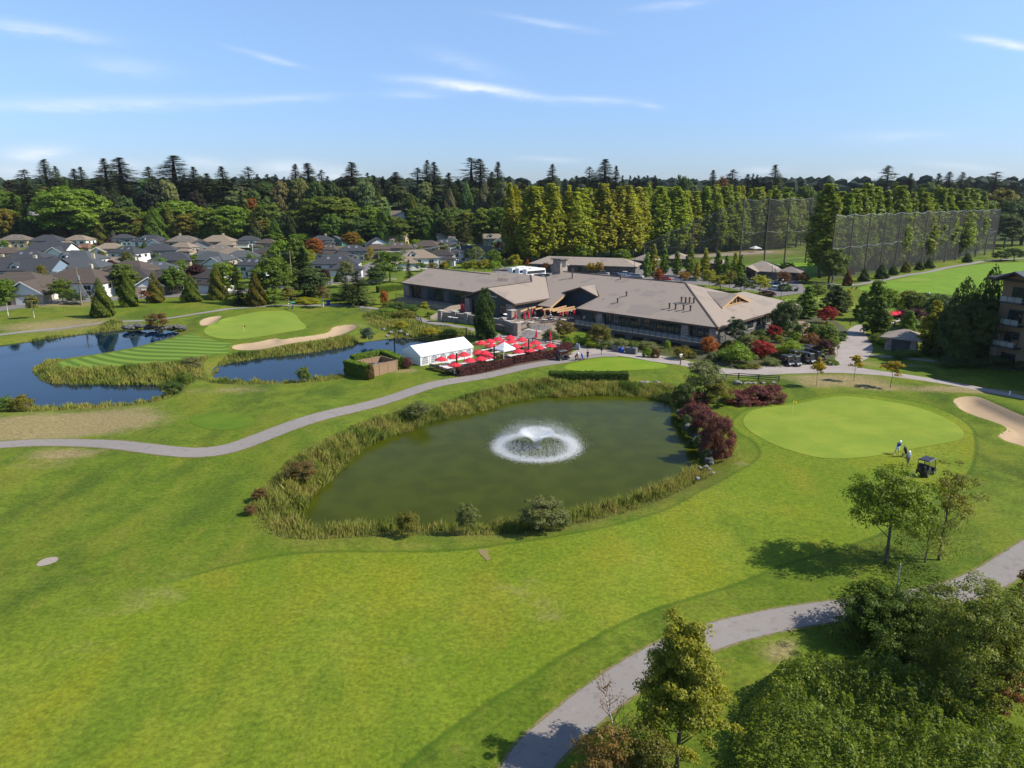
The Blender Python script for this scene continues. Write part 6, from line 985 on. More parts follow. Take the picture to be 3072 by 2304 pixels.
def make_cart():
    e = empty('golf_cart', (0,0,0)); side = [(-1.15,.3),(-1.2,.75),(-.95,.88),(-.2,.85),(-.15,.42),(.62,.40),(.72,.78),(1.0,.74),(1.22,.55),(1.22,.3)]
    m = MB(); n = len(side); y0, y1 = -.58, .58; v = [(x,y0,z) for x, z in side]+[(x,y1,z) for x, z in side]; m.grid(v, [tuple(range(n)), tuple(range(2*n-1,n-1,-1))]+[(k,n+k,n+(k+1) % n,(k+1) % n) for k in range(n)]); m.build('body', M_CART, e)
    MB().box(-.72,-.12,-.52,.52,.85,.98).build('seat', M_SEAT, e); MB().bar((-.78,-.5,1.2),(-.78,.5,1.2),.1,.42).build('backrest', M_SEAT, e)
    rf = MB().grid([(-1.05,-.62,1.82),(.72,-.62,1.82),(.72,.62,1.82),(-1.05,.62,1.82),(-.95,-.52,1.92),(.6,-.52,1.92),(.6,.52,1.92),(-.95,.52,1.92)], [(0,3,2,1),(4,5,6,7),(0,1,5,4),(1,2,6,5),(2,3,7,6),(3,0,4,7)]).build('roof', M_ROOFC, e)
    for y in (-.56,.56): MB().bar((-.88,y,.85),(-.95,y,1.84),.05).build('roof_post', M_BLACK, e); MB().bar((.86,y,.76),(.62,y,1.84),.05).build('roof_post', M_BLACK, e)
    MB().face([(.85,-.54,.78),(.85,.54,.78),(.63,.54,1.8),(.63,-.54,1.8)]).build('windscreen', M_SCREEN, e)
    m = MB(); m.tube((.55,.26,.75),(.3,.26,1.1),.025); [m.bar((.3+.07*math.sin(a),.26+.17*math.cos(a),1.1+.15*math.sin(a)),(.3+.07*math.sin(a+.8),.26+.17*math.cos(a+.8),1.1+.15*math.sin(a+.8)),.03) for a in np.arange(0,6.2,.785)]; m.build('steering_wheel', M_BLACK, e)
    for y in (-.3,.3): MB().tube((-1.12,y,.6),(-1.32,y,1.35),.15,.17,10).tube((-1.3,y,1.3),(-1.38,y,1.6),.05,.02,6).build('golf_bag', M_SEAT, e)
    for y in (-.42,.42): MB().box(1.16,1.235,y-.09,y+.09,.5,.62).build('headlight', M_WHITE, e)
    for x in (-.78,.8): wheel_(e, x, -.5, .23); wheel_(e, x, .5, .23)
    return e
ct0 = make_cart()
for i, (px, py, yaw, lb) in enumerate([(2776,1424,38,'dark golf cart parked beside the large right green'),(1688,1081,28,'golf cart on the path at the end of the burgundy hedge'),(2358,1098,-62,'leftmost black golf cart in the cart yard'),(2382,1098,-62,'black golf cart in front, nearest the paved yard edge'),(2380,1082,-62,'black golf cart behind the leftmost one'),(2403,1085,-62,'black golf cart in the middle of the yard'),(2404,1072,-62,'black golf cart at the back left of the yard'),(2425,1090,-62,'black golf cart at the right front of the yard'),(2429,1077,-62,'black golf cart in the back right of the yard'),(2448,1082,-62,'black golf cart beneath the purple maple'),(2427,1066,-62,'rearmost black golf cart in the yard'),(2450,1070,-62,'rearmost cart at the right, behind the purple maple'),(2463,880,20,'blue tinted golf cart on the far path'),(2494,868,10,'dark golf cart further back on the far path'),(2380,876,160,'golf cart at the edge of the car park')]):
    c = ct0 if i == 0 else copy_tree(ct0); p = PG(px, py); c.location = (p.x, p.y, p.z+.03); c.rotation_euler[2] = rad(yaw); tag(c, lb, 'golf cart', 'golf carts')
def make_car(kind='car'):
    e = empty('parked_car' if kind == 'car' else 'parked_bus', (0,0,0))
    if kind == 'car':
        low = [(-2.15,.3),(-2.2,.8),(-1.9,.95),(1.1,.92),(2.0,.78),(2.2,.6),(2.2,.3)]; hi = [(-1.85,.93),(-1.35,1.45),(.35,1.45),(1.15,.91)]; W2 = .9
        def ext(pts, w, w2=None): m = MB(); n = len(pts); w2 = w2 or w; v = [(x,-(w if z < 1.2 else w2),z) for x, z in pts]+[(x,(w if z < 1.2 else w2),z) for x, z in pts]; return m.grid(v, [tuple(range(n)), tuple(range(2*n-1,n-1,-1))]+[(k,n+k,n+(k+1) % n,(k+1) % n) for k in range(n)])
        b = ext(low, W2).build('body', M_CPAINT, e); ext(hi, .82, .66).build('windows', M_GLASS, e); MB().box(-1.3,.3,-.64,.64,1.452,1.49).build('roof', M_CPAINT, e)
        for y in (-.65,.65): MB().box(2.15,2.22,y-.2,y+.2,.6,.75).build('headlight', M_WHITE, e)
        for x in (-1.35,1.35): wheel_(e, x, -.82, .33, .22); wheel_(e, x, .82, .33, .22)
    else:
        MB().grid([(-4.6,-1.2,.35),(4.6,-1.2,.35),(4.6,1.2,.35),(-4.6,1.2,.35),(-4.5,-1.1,3.1),(4.2,-1.1,3.1),(4.2,1.1,3.1),(-4.5,1.1,3.1)], [(0,3,2,1),(4,5,6,7),(0,1,5,4),(1,2,6,5),(2,3,7,6),(3,0,4,7)]).build('body', M_CPAINT, e); MB().box(-2,2,-.8,.8,3.1,3.35).build('roof_unit', M_CPAINT, e)
        for y in (-1.21,1.15): MB().box(-4.2,4.0,y,y+.05,1.5,2.5).build('windows', M_GLASS, e)
        MB().box(4.42,4.5,-1,1,1.3,2.6).build('windscreen', M_GLASS, e)
        for x in (-3,3): wheel_(e, x, -1.05, .48, .28); wheel_(e, x, 1.05, .48, .28)
    return e
def paint(e, c):
    for ch in e.children: ch.color = (*c, 1)
cr0 = make_car(); bs0 = make_car('bus')
for i, (px, py, yaw, c, lb) in enumerate([(1862,822,-30,(.7,.7,.7),'white car first of the row right of the porch roof'),(1878,827,-30,(.7,.7,.7),'white car second of the row near the lamp post'),(1895,832,-30,(.72,.72,.72),'white car in front of the tall lamp post'),(1912,834,-30,(.3,.31,.33),'grey car right of the lamp post'),(1850,830,-30,(.04,.04,.05),'black car beneath the porch roof'),(1996,842,-20,(.45,.03,.03),'red car behind the hornbeams'),(2072,846,-20,(.1,.2,.25),'teal car between hornbeam trunks'),(2040,842,-20,(.6,.6,.6),'silver car behind the third hornbeam'),(2303,852,-55,(.7,.7,.7),'white car at the right end of the car park'),(2318,862,-55,(.45,.5,.55),'silver blue car in front of the pro shop'),(2330,856,-55,(.05,.05,.06),'dark car right of the silver blue one'),(2326,872,-55,(.62,.63,.65),'light car nearest the putting green'),(1810,824,-30,(.2,.2,.22),'dark grey car behind the roof ridge'),(2262,850,-40,(.5,.5,.5),'grey car in front of the yellow olive tree')]):
    k = cr0 if i == 0 else copy_tree(cr0); p = PG(px, py); k.location = (p.x, p.y, p.z+.06); k.rotation_euler[2] = rad(yaw); paint(k, c); tag(k, lb, 'car', 'parked cars')
for i, (px, py, lb) in enumerate([(1560,827,'left white bus behind the roof valley'),(1580,829,'middle white bus behind the roof valley'),(1603,832,'right white bus beside the stone chimney')]):
    k = bs0 if i == 0 else copy_tree(bs0); p = PG(px, py); k.location = (p.x, p.y, p.z+.06); k.rotation_euler[2] = rad(38); paint(k, (.75,.75,.75)); tag(k, lb, 'bus', 'parked white buses')
# red umbrellas beyond the driveway
for px, py, lb in ((2672,963,'left red umbrella behind the shed roof'),(2688,960,'right red umbrella behind the shed roof')): u = copy_tree(u0); p = PG(px, py+8); u.location = p; u.scale = (1.3,1.3,1.1); tag(u, lb, 'umbrella', 'red umbrellas behind the shed')
for px, py, lb in ((2675,978,'white table under the red umbrellas behind the shed'),(2692,972,'second white table behind the shed roof'),(2702,966,'third white table by the dark purple maple')): t = copy_tree(t0); t.location = PG(px, py); t.rotation_euler[2] = .4; tag(t, lb, 'table', 'white tables behind the shed')

# ------------------------------------------------------------------ people
M_SKIN = simple('skin', (.42,.24,.17), .6, 0, .05); M_HAIR = simple('hair', (.05,.035,.025), .7)
def skin(name, pts, edges, radii, mat, parent, root=0):
    m = bpy.data.meshes.new(name); m.from_pydata([tuple(p) for p in pts], edges, []); m.materials.append(mat); o = link(name, m, parent); o.modifiers.new('skin', 'SKIN'); sv = m.skin_vertices[0].data
    for i, r_ in enumerate(radii): sv[i].radius = (r_, r_) if not isinstance(r_, tuple) else r_
    sv[root].use_root = True; sb = o.modifiers.new('smooth', 'SUBSURF'); sb.levels = sb.render_levels = 1; o.modifiers['skin'].use_smooth_shade = True; return o
def person(px, py, yaw, label, lean=0.0, hands=((-.28,.05,.8),(.28,.05,.8)), feet=((-.12,-.05),(.12,.12)), shirt=(.5,.5,.5), legs=(.05,.05,.06), short=True, hat=(.8,.8,.8), s=1.0, group=None):
    """one figure: continuous body, clothes over it; faces +y"""
    e = empty('person', PG(px, py), yaw, label, 'person', group); e.scale = (s, s, s); c, sn = math.cos(lean), math.sin(lean)
    T = lambda y, z, x=0: np.array([x, sn*(z-.95)+c*y, .95+c*(z-.95)-sn*y])
    P = {'pel': np.array([0,0,.95]), 'bel': T(.01,1.12), 'che': T(0,1.32), 'nk': T(0,1.50), 'hb': T(.02,1.56), 'hm': T(.03,1.66), 'ht': T(.02,1.75), 'nose': T(.13,1.64), 'Ls': T(0,1.43,-.19), 'Rs': T(0,1.43,.19)}
    for k, sd, hd, f_ in (('L',-1,hands[0],feet[0]), ('R',1,hands[1],feet[1])):
        h = np.array(hd, float); sh_ = P[k+'s']; mid = (sh_+h)/2; d = np.linalg.norm(h-sh_); b = math.sqrt(max(0.0, .30**2-(d/2)**2)); P[k+'e'] = mid+np.array([sd*.25, -.95, -.1])*b; P[k+'h'] = h
        P[k+'hip'] = np.array([sd*.09, 0, .90]); ft_ = np.array([f_[0], f_[1], .09]); md = (P[k+'hip']+ft_)/2; dd = np.linalg.norm(P[k+'hip']-ft_); kb = math.sqrt(max(.0004, .425**2-(dd/2)**2)); P[k+'k'] = md+np.array([0, kb, 0]); P[k+'f'] = ft_; P[k+'t'] = ft_+np.array([0,.15,-.04])
        ax = unit(h-P[k+'e']); pr = unit(np.cross(ax, [0,1.,.2]));
        for i in range(5): q = h+ax*(.07 if i else .02)+pr*((i-2.5)*.022 if i else -.05); P[k+'a%d' % i] = q; P[k+'b%d' % i] = q+ax*(.045,.07,.08,.075,.055)[i]+np.array([0,.02,-.01])
    nm = list(P); ix = {k: i for i, k in enumerate(nm)}; R = {'pel':.125,'bel':.12,'che':.14,'nk':.055,'hb':.07,'hm':.098,'ht':.06,'nose':.018,'Ls':.07,'Rs':.07}; ed = [('pel','bel'),('bel','che'),('che','nk'),('nk','hb'),('hb','hm'),('hm','ht'),('hm','nose'),('che','Ls'),('che','Rs'),('pel','Lhip'),('pel','Rhip')]
    for k in 'LR':
        R.update({k+'e':.042,k+'h':.036,k+'hip':.088,k+'k':.06,k+'f':.042,k+'t':.035}); ed += [(k+'s',k+'e'),(k+'e',k+'h'),(k+'hip',k+'k'),(k+'k',k+'f'),(k+'f',k+'t')]
        for i in range(5): R[k+'a%d' % i] = .011; R[k+'b%d' % i] = .008; ed += [(k+'h',k+'a%d' % i),(k+'a%d' % i,k+'b%d' % i)]
    skin('body', [P[k] for k in nm], [(ix[a], ix[b]) for a, b in ed], [R[k] for k in nm], M_SKIN, e)
    le = lambda a, b, t: P[a]+(P[b]-P[a])*t
    tp_ = [P['pel']+[0,0,.0],P['bel'],P['che'],le('che','nk',.7),P['Ls'],P['Rs'],le('Ls','Le',.75),le('Rs','Re',.75)]; skin('shirt', tp_, [(0,1),(1,2),(2,3),(2,4),(2,5),(4,6),(5,7)], [.15,.148,.165,.075,.088,.088,.064,.064], simple('shirt_cloth', shirt, .85), e)
    kk = .95 if short else 1.0; lp = [P['pel'],P['Lhip'],P['Rhip']]+([le('Lhip','Lk',kk),le('Rhip','Rk',kk)] if short else [P['Lk'],P['Rk'],le('Lk','Lf',.95),le('Rk','Rf',.95)])
    skin('shorts' if short else 'trousers', lp, [(0,1),(0,2),(1,3),(2,4)]+([] if short else [(3,5),(4,6)]), [.145,.11,.11,.085,.085]+([] if short else [.06,.06]), simple('leg_cloth', legs, .85), e)
    for k in 'LR': skin('shoe', [P[k+'f']-[0,.05,.03],P[k+'f']+[0,.08,-.045],P[k+'t']+[0,.03,0]], [(0,1),(1,2)], [.052,.05,.038], simple('shoe', (.6,.6,.6), .6), e)
    hm = MB()
    if hat: hm.lathe([(.16,.02),(.115,.03),(.11,.1),(.06,.15),(0,.16)], 12, tuple(P['hm']+[0,.01,.015])); hm.face([tuple(P['hm']+np.array(q)) for q in ((-.09,.09,.04),(.09,.09,.04),(.07,.2,.03),(-.07,.2,.03))]); hm.build('hat', simple('hat_cloth', hat, .8), e)
    else: hm.lathe([(.1,-.02),(.112,.04),(.09,.1),(.0,.125)], 12, tuple(P['hm']+[0,-.02,0])).build('hair', M_HAIR, e)
    return e
person(2690,1364,rad(-60),'golfer in a blue shirt and white shorts leaning to push a bag cart',.5,((-.18,.55,1.0),(.18,.55,1.0)),((-.12,-.38),(.1,.25)),(.012,.045,.36),(.7,.7,.68),True)
person(2721,1396,rad(175),'golfer in a grey blue shirt and white hat walking away from the cart',.1,((-.26,.2,.95),(.24,-.12,.85)),((-.1,-.12),(.1,.22)),(.34,.42,.48),(.08,.08,.1),False,(.85,.84,.8))
person(1726,1083,rad(-100),'golfer in dark clothes bending over a bag on the path',.75,((-.15,.5,.72),(.15,.5,.72)),((-.12,-.1),(.12,.1)),(.03,.03,.045),(.12,.1,.1),False,(.8,.8,.8))
person(1763,1079,rad(160),'golfer in black standing at the edge of the practice green',.0,((-.22,.12,1.1),(.22,.12,1.1)),((-.1,0),(.1,.05)),(.015,.015,.018),(.02,.02,.022),True,(.03,.03,.03))
person(869,931,rad(100),'golfer with a bag cart behind the far green',.1,((-.2,.4,1.0),(.2,.4,1.0)),((-.1,-.1),(.1,.15)),(.55,.58,.6),(.05,.06,.1),True); person(904,915,rad(95),'golfer on the thin path beside a blue bag cart',.2,((-.2,.4,1.0),(.2,.4,1.0)),((-.1,-.1),(.1,.15)),(.08,.07,.07),(.12,.12,.13),False,(.05,.05,.05))
person(2556,870,rad(90),'distant golfer in white standing by the far path',.0,((-.26,.05,.85),(.26,.05,.85)),((-.1,0),(.1,.05)),(.6,.6,.6),(.05,.05,.06),False); person(2682,986,rad(20),'person in red standing by the white tables behind the shed',.0,((-.24,.2,1.0),(.24,.2,1.0)),((-.1,0),(.1,.05)),(.4,.02,.03),(.03,.03,.04),False,None)
for i, (px, py, lb, sh_) in enumerate([(1652,962,'person in white sitting area of the terrace centre',(.75,.75,.74)),(1605,955,'person in a pale top under the pergola on the left',(.55,.5,.45)),(1752,968,'person standing at the deck door right of the terrace',(.6,.55,.4))]): p = person(px, py, rad(60+80*i), lb, .05, shirt=sh_, short=False, hat=None); q = G(px, py, 1.62); p.location = (q[0], q[1], 1.6)
def bagcart(px, py, yaw, col, label, umb=None):
    e = empty('golf_bag_cart', PG(px, py), yaw, label, 'golf bag cart'); MB().tube((0,.1,.35),(0,-.25,1.15),.15,.17,12).build('bag', simple('bag_cloth', col, .7), e); m = MB(); [m.tube((dx,-.25,1.1),(dx*1.6,-.42-.03*k,1.42+.04*k),.012,.02,5) for k, dx in enumerate((-.08,-.03,.03,.08))]; m.build('clubs', M_GREYM, e)
    for x in (-.34,.34): o = MB().lathe([(.1,-.03),(.17,-.03),(.17,.03),(.1,.03)], 12).build('wheel', M_RUB, e); o.location = (x,0,.17); o.rotation_euler = (0, math.pi/2, 0)
    o = MB().lathe([(.06,-.03),(.12,-.03),(.12,.03),(.06,.03)], 10).build('wheel', M_RUB, e); o.location = (0,.6,.12); o.rotation_euler = (0, math.pi/2, 0); MB().path([(0,.6,.15),(0,.1,.4),(0,-.5,1.0)], [.025]*3, 6).bar((-.36,0,.17),(.36,0,.17),.03).bar((-.16,-.5,1.0),(.16,-.5,1.0),.03).build('frame', M_DKG, e)
    if umb: m = MB(); m.lathe([(.75,1.95),(.5,2.12),(.2,2.22),(0,2.25)], 10, (0,-.2,0)).tube((0,-.2,1.0),(0,-.2,2.2),.015); m.build('bag_umbrella', simple('green_canvas', umb, .8), e)
bagcart(2716,1370,rad(-70),(.02,.02,.025),'black golf bag on a push cart between the two golfers'); bagcart(1735,1082,rad(-60),(.25,.1,.12),'golf bag cart beside the bending golfer'); bagcart(1747,1080,rad(-40),(.03,.12,.4),'blue and white golf bag cart on the path'); bagcart(877,930,rad(80),(.03,.06,.2),'golf bag cart with a green umbrella behind the far green',(.01,.16,.12)); bagcart(913,914,rad(85),(.1,.2,.45),'blue golf bag cart on the thin path'); bagcart(2567,872,rad(80),(.02,.02,.02),'black golf bag cart beside the distant golfer')
# ------------------------------------------------------------------ planting, near to far
rr = random.Random(3)
for row in [
 # conifers by the road
 ('cedar',310,953,834,78,C_CED,'bushy green conifer beside the utility pole near the left pond'),('cedar',390,922,812,62,C_CED,'slim conifer right of the bushy one by the road, second along the road'),
 ('cedar',469,908,815,60,C_OLV,'olive conifer third along the suburban road'),('cedar',577,908,822,66,C_CED,'broad green conifer fourth along the road before the burgundy tree'),
 ('cedar',656,902,790,62,C_OLV,'tall olive conifer at the left end of the tree belt by the far green'),('spruce',718,914,793,84,C_DK,'dark spruce in the tree belt behind the far green'),
 ('cedar',771,918,817,66,(.10,.085,.015),'orange tinged conifer in front of the dark spruce'),('spruce',1077,918,812,132,C_CON,'big dark fir left of the clubhouse at the path'),('spruce',1040,905,830,80,C_CON,'smaller dark fir leaning on the big fir left of the clubhouse'),
 ('broadleaf',8,916,836,110,C_MID,'leafy tree cut by the left edge beside the road'),('birch',103,957,879,52,C_OLV,'leaning birch with a white trunk by the left pond'),('birch',26,950,862,60,C_MID,'birch with a pale trunk nearest the left edge'),
 ('loose_tree',190,912,835,78,C_MID,'green roadside tree left of the utility pole'),('loose_tree',230,915,880,60,C_DK,'low dark bushy tree right of the utility pole'),('young_tree',437,921,868,34,C_RUST,'rusty sapling among the roadside conifers'),
 ('broadleaf',380,885,792,84,C_MID,'rounded tree between the houses and the second conifer'),('broadleaf',529,884,800,74,C_MID,'green tree before the front row houses near the burgundy tree'),('broadleaf',593,872,796,74,C_PUR,'dark burgundy tree by the road behind the conifers'),
 ('broadleaf',684,895,787,92,C_GRN,'light green tree behind the tall olive conifer'),('broadleaf',820,906,773,124,C_MID,'wide tree in the middle of the belt behind the far green'),('broadleaf',846,850,718,74,C_GRN,'tall green tree rising above the middle of the tree belt'),
 ('broadleaf',895,862,715,84,C_MID,'tall tree right of the lamp post above the tree belt'),('spruce',914,892,741,118,(.03,.06,.035),'bluish green pine in the tree belt'),('broadleaf',935,896,802,112,C_DK,'dark rounded tree at the right end of the tree belt'),
 ('birch',868,922,860,62,C_OLV,'thin olive birch beside the far green'),('birch',970,924,854,62,C_BRN,'brownish birch beside the blue bin'),('mound',921,912,892,74,C_YG,'yellow green shrub between the two birches'),('shrub',817,912,865,60,C_GRN,'bright bush at the path behind the far green'),
 ('shrub',1010,905,880,50,C_MID,'shrub right of the brownish birch'),('broadleaf',947,778,715,54,C_ORG,'orange autumn tree among the middle houses'),('broadleaf',1054,748,697,60,(.17,.11,.015),'orange and green tree in front of the blue house'),
 ('broadleaf',829,735,695,66,C_GRN,'bright round tree left of the back hedge'),('broadleaf',904,735,699,78,C_GRN,'bright rounded hedge tree in the back row of houses'),('loose_tree',1043,865,778,54,C_GRY,'grey green tree before the white gabled garage'),
 ('loose_tree',1170,848,752,110,C_MID,'airy birch like tree left of the clubhouse roof'),('broadleaf',1130,855,800,64,C_DK,'dark tree left of the airy birch like tree'),('spruce',1228,850,778,42,C_DK,'narrow dark conifer at the corner of the clubhouse roof'),
 ('shrub',1152,914,874,30,C_ORG,'orange bush beside the rail at the left wing'),('shrub',1193,930,906,62,C_DK,'dark shrub below the rail of the left wing'),('shrub',1230,940,915,58,C_DK,'second dark shrub on the slope under the left wing'),('shrub',1215,955,930,70,C_OLV,'olive shrub on the slope beside the waterfall path'),
 ('young_tree',1276,952,902,32,C_YG,'small yellow green tree left of the clubhouse stairs'),('shrub',1170,925,905,60,C_OLV,'olive bush left of the slope shrubs'),('shrub',1290,952,936,30,C_GRN,'small bush at the foot of the left stairs'),
 # street trees behind the left wing
 ('loose_tree',1402,820,784,42,C_YG,'first yellow green street tree behind the left wing'),('loose_tree',1423,822,778,42,C_YG,'second yellow green street tree behind the left wing, counted from the left'),('loose_tree',1452,822,776,46,C_YG,'third yellow green street tree behind the left wing'),
 ('loose_tree',1484,824,781,50,C_BRT,'brightest lime street tree behind the left wing ridge'),('loose_tree',1544,812,763,48,C_YG,'lone yellow green tree behind the roof peak of the clubhouse'),('loose_tree',1431,805,741,58,C_GRY,'grey green tree behind the street trees'),
 ('loose_tree',1478,806,747,54,C_MID,'mid green tree behind the lime street tree'),('loose_tree',1515,812,775,40,C_MID,'green tree between the lime tree and the lone tree'),('hornbeam',1582,812,776,20,C_ORG,'narrow orange tree left of the white buses'),('loose_tree',1638,818,787,28,C_RUST,'rust coloured tree left of the stone chimney'),
 ('loose_tree',1333,812,784,24,C_YEL,'golden tree left of the street trees'),('loose_tree',1300,815,788,40,C_OLV,'olive bush behind the left end of the wing'),('loose_tree',1265,815,786,38,C_MID,'green bush behind the left roof corner'),('loose_tree',1773,824,787,36,C_YEL,'golden tree right of the stone chimney'),('loose_tree',1798,826,784,32,(.2,.13,.012),'orange topped tree beside the golden one behind the roof'),
 ('loose_tree',1738,820,800,18,C_MID,'small green tree just right of the chimney'),('loose_tree',1692,788,721,44,C_GRN,'light weeping tree at the foot of the poplars'),('loose_tree',1738,790,732,44,C_GRN,'second light weeping tree at the foot of the poplars'),('broadleaf',1594,785,697,62,C_GRN,'pale green tree at the left end of the poplars'),
 ('broadleaf',1865,792,748,52,C_GRN,'round green tree between the poplars and the lamp post'),('broadleaf',1640,790,725,50,C_MID,'mid green tree under the left poplars'),
 # hornbeams
 ('hornbeam',1939,832,758,32,C_GRN,'first columnar hornbeam behind the clubhouse from the left'),('hornbeam',1957,830,732,38,C_YG,'tall yellowish hornbeam second behind the clubhouse'),('hornbeam',1991,828,744,34,C_GRN,'third columnar hornbeam behind the clubhouse'),('hornbeam',2029,828,752,34,C_GRN,'fourth columnar hornbeam behind the clubhouse'),
 ('hornbeam',2069,832,732,38,C_GRN,'tall hornbeam fifth behind the clubhouse'),('hornbeam',2112,842,744,40,C_YG,'wide yellowish hornbeam sixth behind the clubhouse'),('hornbeam',2150,842,752,36,C_GRN,'seventh columnar hornbeam behind the clubhouse'),('hornbeam',2176,844,764,28,C_GRN,'slim hornbeam eighth behind the clubhouse'),('hornbeam',2201,848,758,36,C_YG,'ninth columnar hornbeam behind the clubhouse'),('hornbeam',2219,852,764,36,C_GRN,'last columnar hornbeam before the pro shop roof'),
 ('hornbeam',1974,840,802,36,C_ORG,'low orange tree at the foot of the hornbeams'),('loose_tree',2052,850,813,40,(.2,.12,.012),'low amber tree at the foot of the hornbeams'),('hornbeam',2089,846,781,26,C_YEL,'slender yellow tree among the hornbeams'),('loose_tree',2127,862,807,40,C_YG,'yellow green tree above the roof hip'),
 ('loose_tree',2160,872,825,62,C_YG,'wide lime tree behind the roof hip'),('loose_tree',2188,872,812,48,C_OLV,'olive tree behind the dormer'),('broadleaf',2222,878,831,52,C_DK,'dark tree behind the right dormer'),('loose_tree',2279,886,825,68,C_YG,'yellow olive tree before the pro shop'),('shrub',2300,890,872,54,C_PUR,'low reddish shrub behind the right roof'),
 ('broadleaf',2358,838,787,58,C_MID,'dark round tree at the right end of the pro shop'),('loose_tree',2350,862,813,48,C_RUST,'rust brown tree beside the pro shop'),('mound',2353,875,851,44,C_DK,'clipped dark bush by the car park lamp'),('broadleaf',2405,852,819,44,C_RUST,'rusty tree left of the first range net pole'),
 # right of the clubhouse
 ('hornbeam',2416,958,860,74,C_MID,'tall hornbeam behind the brick walk'),('hornbeam',2502,946,858,96,C_DK,'wide dark hornbeam behind the red maple'),('hornbeam',2540,930,868,36,C_YG,'light slim tree right of the wide hornbeam'),('hornbeam',2617,1005,836,98,C_MID,'tallest hornbeam beside the driveway'),('hornbeam',2640,1008,915,70,C_MID,'shorter hornbeam fused to the tallest one'),
 ('spruce',2698,955,894,52,C_GRN,'small light conifer behind the red umbrellas'),('hornbeam',2787,1062,903,88,C_YG,'hornbeam in front of the shed'),('cedar',2868,1078,832,185,C_DK,'large dark fir left of the apartment block'),('cedar',2940,1075,797,165,C_DK,'tallest dark fir beside the apartment block'),
 ('broadleaf',2900,1085,900,150,C_DK,'shady tree under the firs by the apartment block'),('broadleaf',2978,1060,905,100,(.09,.11,.014),'yellowish tree at the apartment block'),('broadleaf',2835,1075,930,90,C_DK,'dark leafy tree behind the hornbeam of the shed'),
 ('maple_bush',2480,972,921,56,C_RED,'red japanese maple at the end of the brick walk'),('maple_bush',2319,1018,974,52,C_RED,'red japanese maple under the right eave'),('maple_bush',2283,1076,1022,80,C_RED,'widest red japanese maple above the cart yard'),('maple_bush',2470,1080,1018,62,C_PUR,'purple maple beside the parked golf carts'),('maple_bush',2735,990,925,96,C_PUR,'dark purple maple behind the shed'),
 ('mound',2360,1008,905,104,C_DK,'huge dark dome shaped tree at the right end of the clubhouse'),('loose_tree',2203,1050,950,70,(.03,.055,.03),'dark evergreen at the front right corner of the clubhouse'),('shrub',2125,1064,1013,58,C_ORG,'orange shrub at the right end of the deck'),('shrub',2047,1077,1040,56,(.14,.11,.016),'orange green shrub below the deck'),
 ('mound',1942,1072,1043,30,C_GRN,'green half of the clipped island bush'),('mound',1966,1073,1047,28,C_RUST,'copper half of the clipped island bush'),('mound',2002,1046,1022,22,C_BRT,'yellow green ball shrub under the deck'),('shrub',1820,1048,1022,50,C_GRY,'grey green shrub left of the bins'),('shrub',1862,1050,1020,56,C_GRY,'second grey green shrub behind the bins'),('shrub',1898,1048,1024,40,C_MID,'green shrub right of the bins'),
 ('shrub',1940,1046,1026,60,C_GRY,'loose grey green bush under the middle of the deck'),('maple_bush',1793,1044,970,74,(.09,.085,.02),'brown green round tree in front of the deck'),('maple_bush',1690,1014,962,70,(.09,.085,.02),'brown green round tree right of the patio stairs'),('shrub',1740,1034,1005,60,C_GRN,'flowering green shrub between the two round trees'),('shrub',1775,1045,1018,50,C_BRT,'pale green shrub under the left end of the deck'),('mound',1705,1040,1010,46,C_GRN,'clipped green bush right of the patio steps'),('shrub',1650,1022,995,50,C_DK,'dark shrub beside the patio stair wall'),
 ('shrub',2210,1094,1036,98,C_GRN,'large bright shrub in front of the right corner'),('shrub',2246,1052,1006,64,C_GRY,'soft grey shrub behind the bright one'),('shrub',2373,1072,1028,72,C_BRT,'bright lime shrub above the cart yard'),('shrub',2427,1050,1001,60,C_RUST,'rusty green shrub beside the brick walk'),('shrub',2480,1030,976,74,C_MID,'big green bush by the driveway'),('shrub',2445,1012,972,50,C_MID,'green bush at the end of the brick walk'),
 ('shrub',2228,1106,1094,44,C_MID,'low bush at the tip of the planting bed'),('shrub',2262,1106,1092,50,C_OLV,'olive brown shrub in the front of the planting bed'),('shrub',2312,1098,1076,62,C_GRY,'silvery shrub beside the golf carts'),('mound',2496,1096,1078,40,C_GRN,'low clipped hedge beside the round sign'),('shrub',2279,1020,990,44,C_DK,'dark ball bush under the red maple'),('shrub',2170,1080,1055,60,C_MID,'mid green bush left of the bright shrub'),('shrub',2140,1080,1062,46,C_OLV,'low olive bush below the orange shrub'),('shrub',2335,1065,1040,50,C_BRT,'lime bush behind the widest maple'),('shrub',2400,1062,1035,50,C_GRN,'green bush right of the lime shrub'),('mound',2520,1022,1000,40,C_MID,'small rounded bush beside the driveway'),('mound',2500,1036,1018,40,C_GRN,'bright edge bush along the driveway'),
 ('shrub',2630,1030,1003,60,C_MID,'green bush left of the shed'),('shrub',2650,1038,1015,44,C_BRT,'flowering bush at the shed corner'),('shrub',2735,1070,1052,60,C_GRN,'bush in front of the shed'),('shrub',2800,1062,1042,50,C_GRN,'bush right of the shed hornbeam'),('shrub',2880,1090,1060,90,C_DK,'shaded bush under the dark firs'),('mound',2985,1105,1070,100,C_DK,'clipped hedge mound before the apartment block'),('mound',3065,1115,1085,50,C_DK,'dark bush at the right frame edge by the apartments'),
 ('column_cedar',1456,1018,862,72,(.045,.07,.016),'tall dense conifer in front of the clubhouse gable'),('willow',2112,1196,1086,135,C_GRY,'big silver green bush at the top corner of the fountain pond'),('loose_tree',2152,1220,1148,100,(.10,.11,.014),'small olive tree beside the burgundy barberries'),
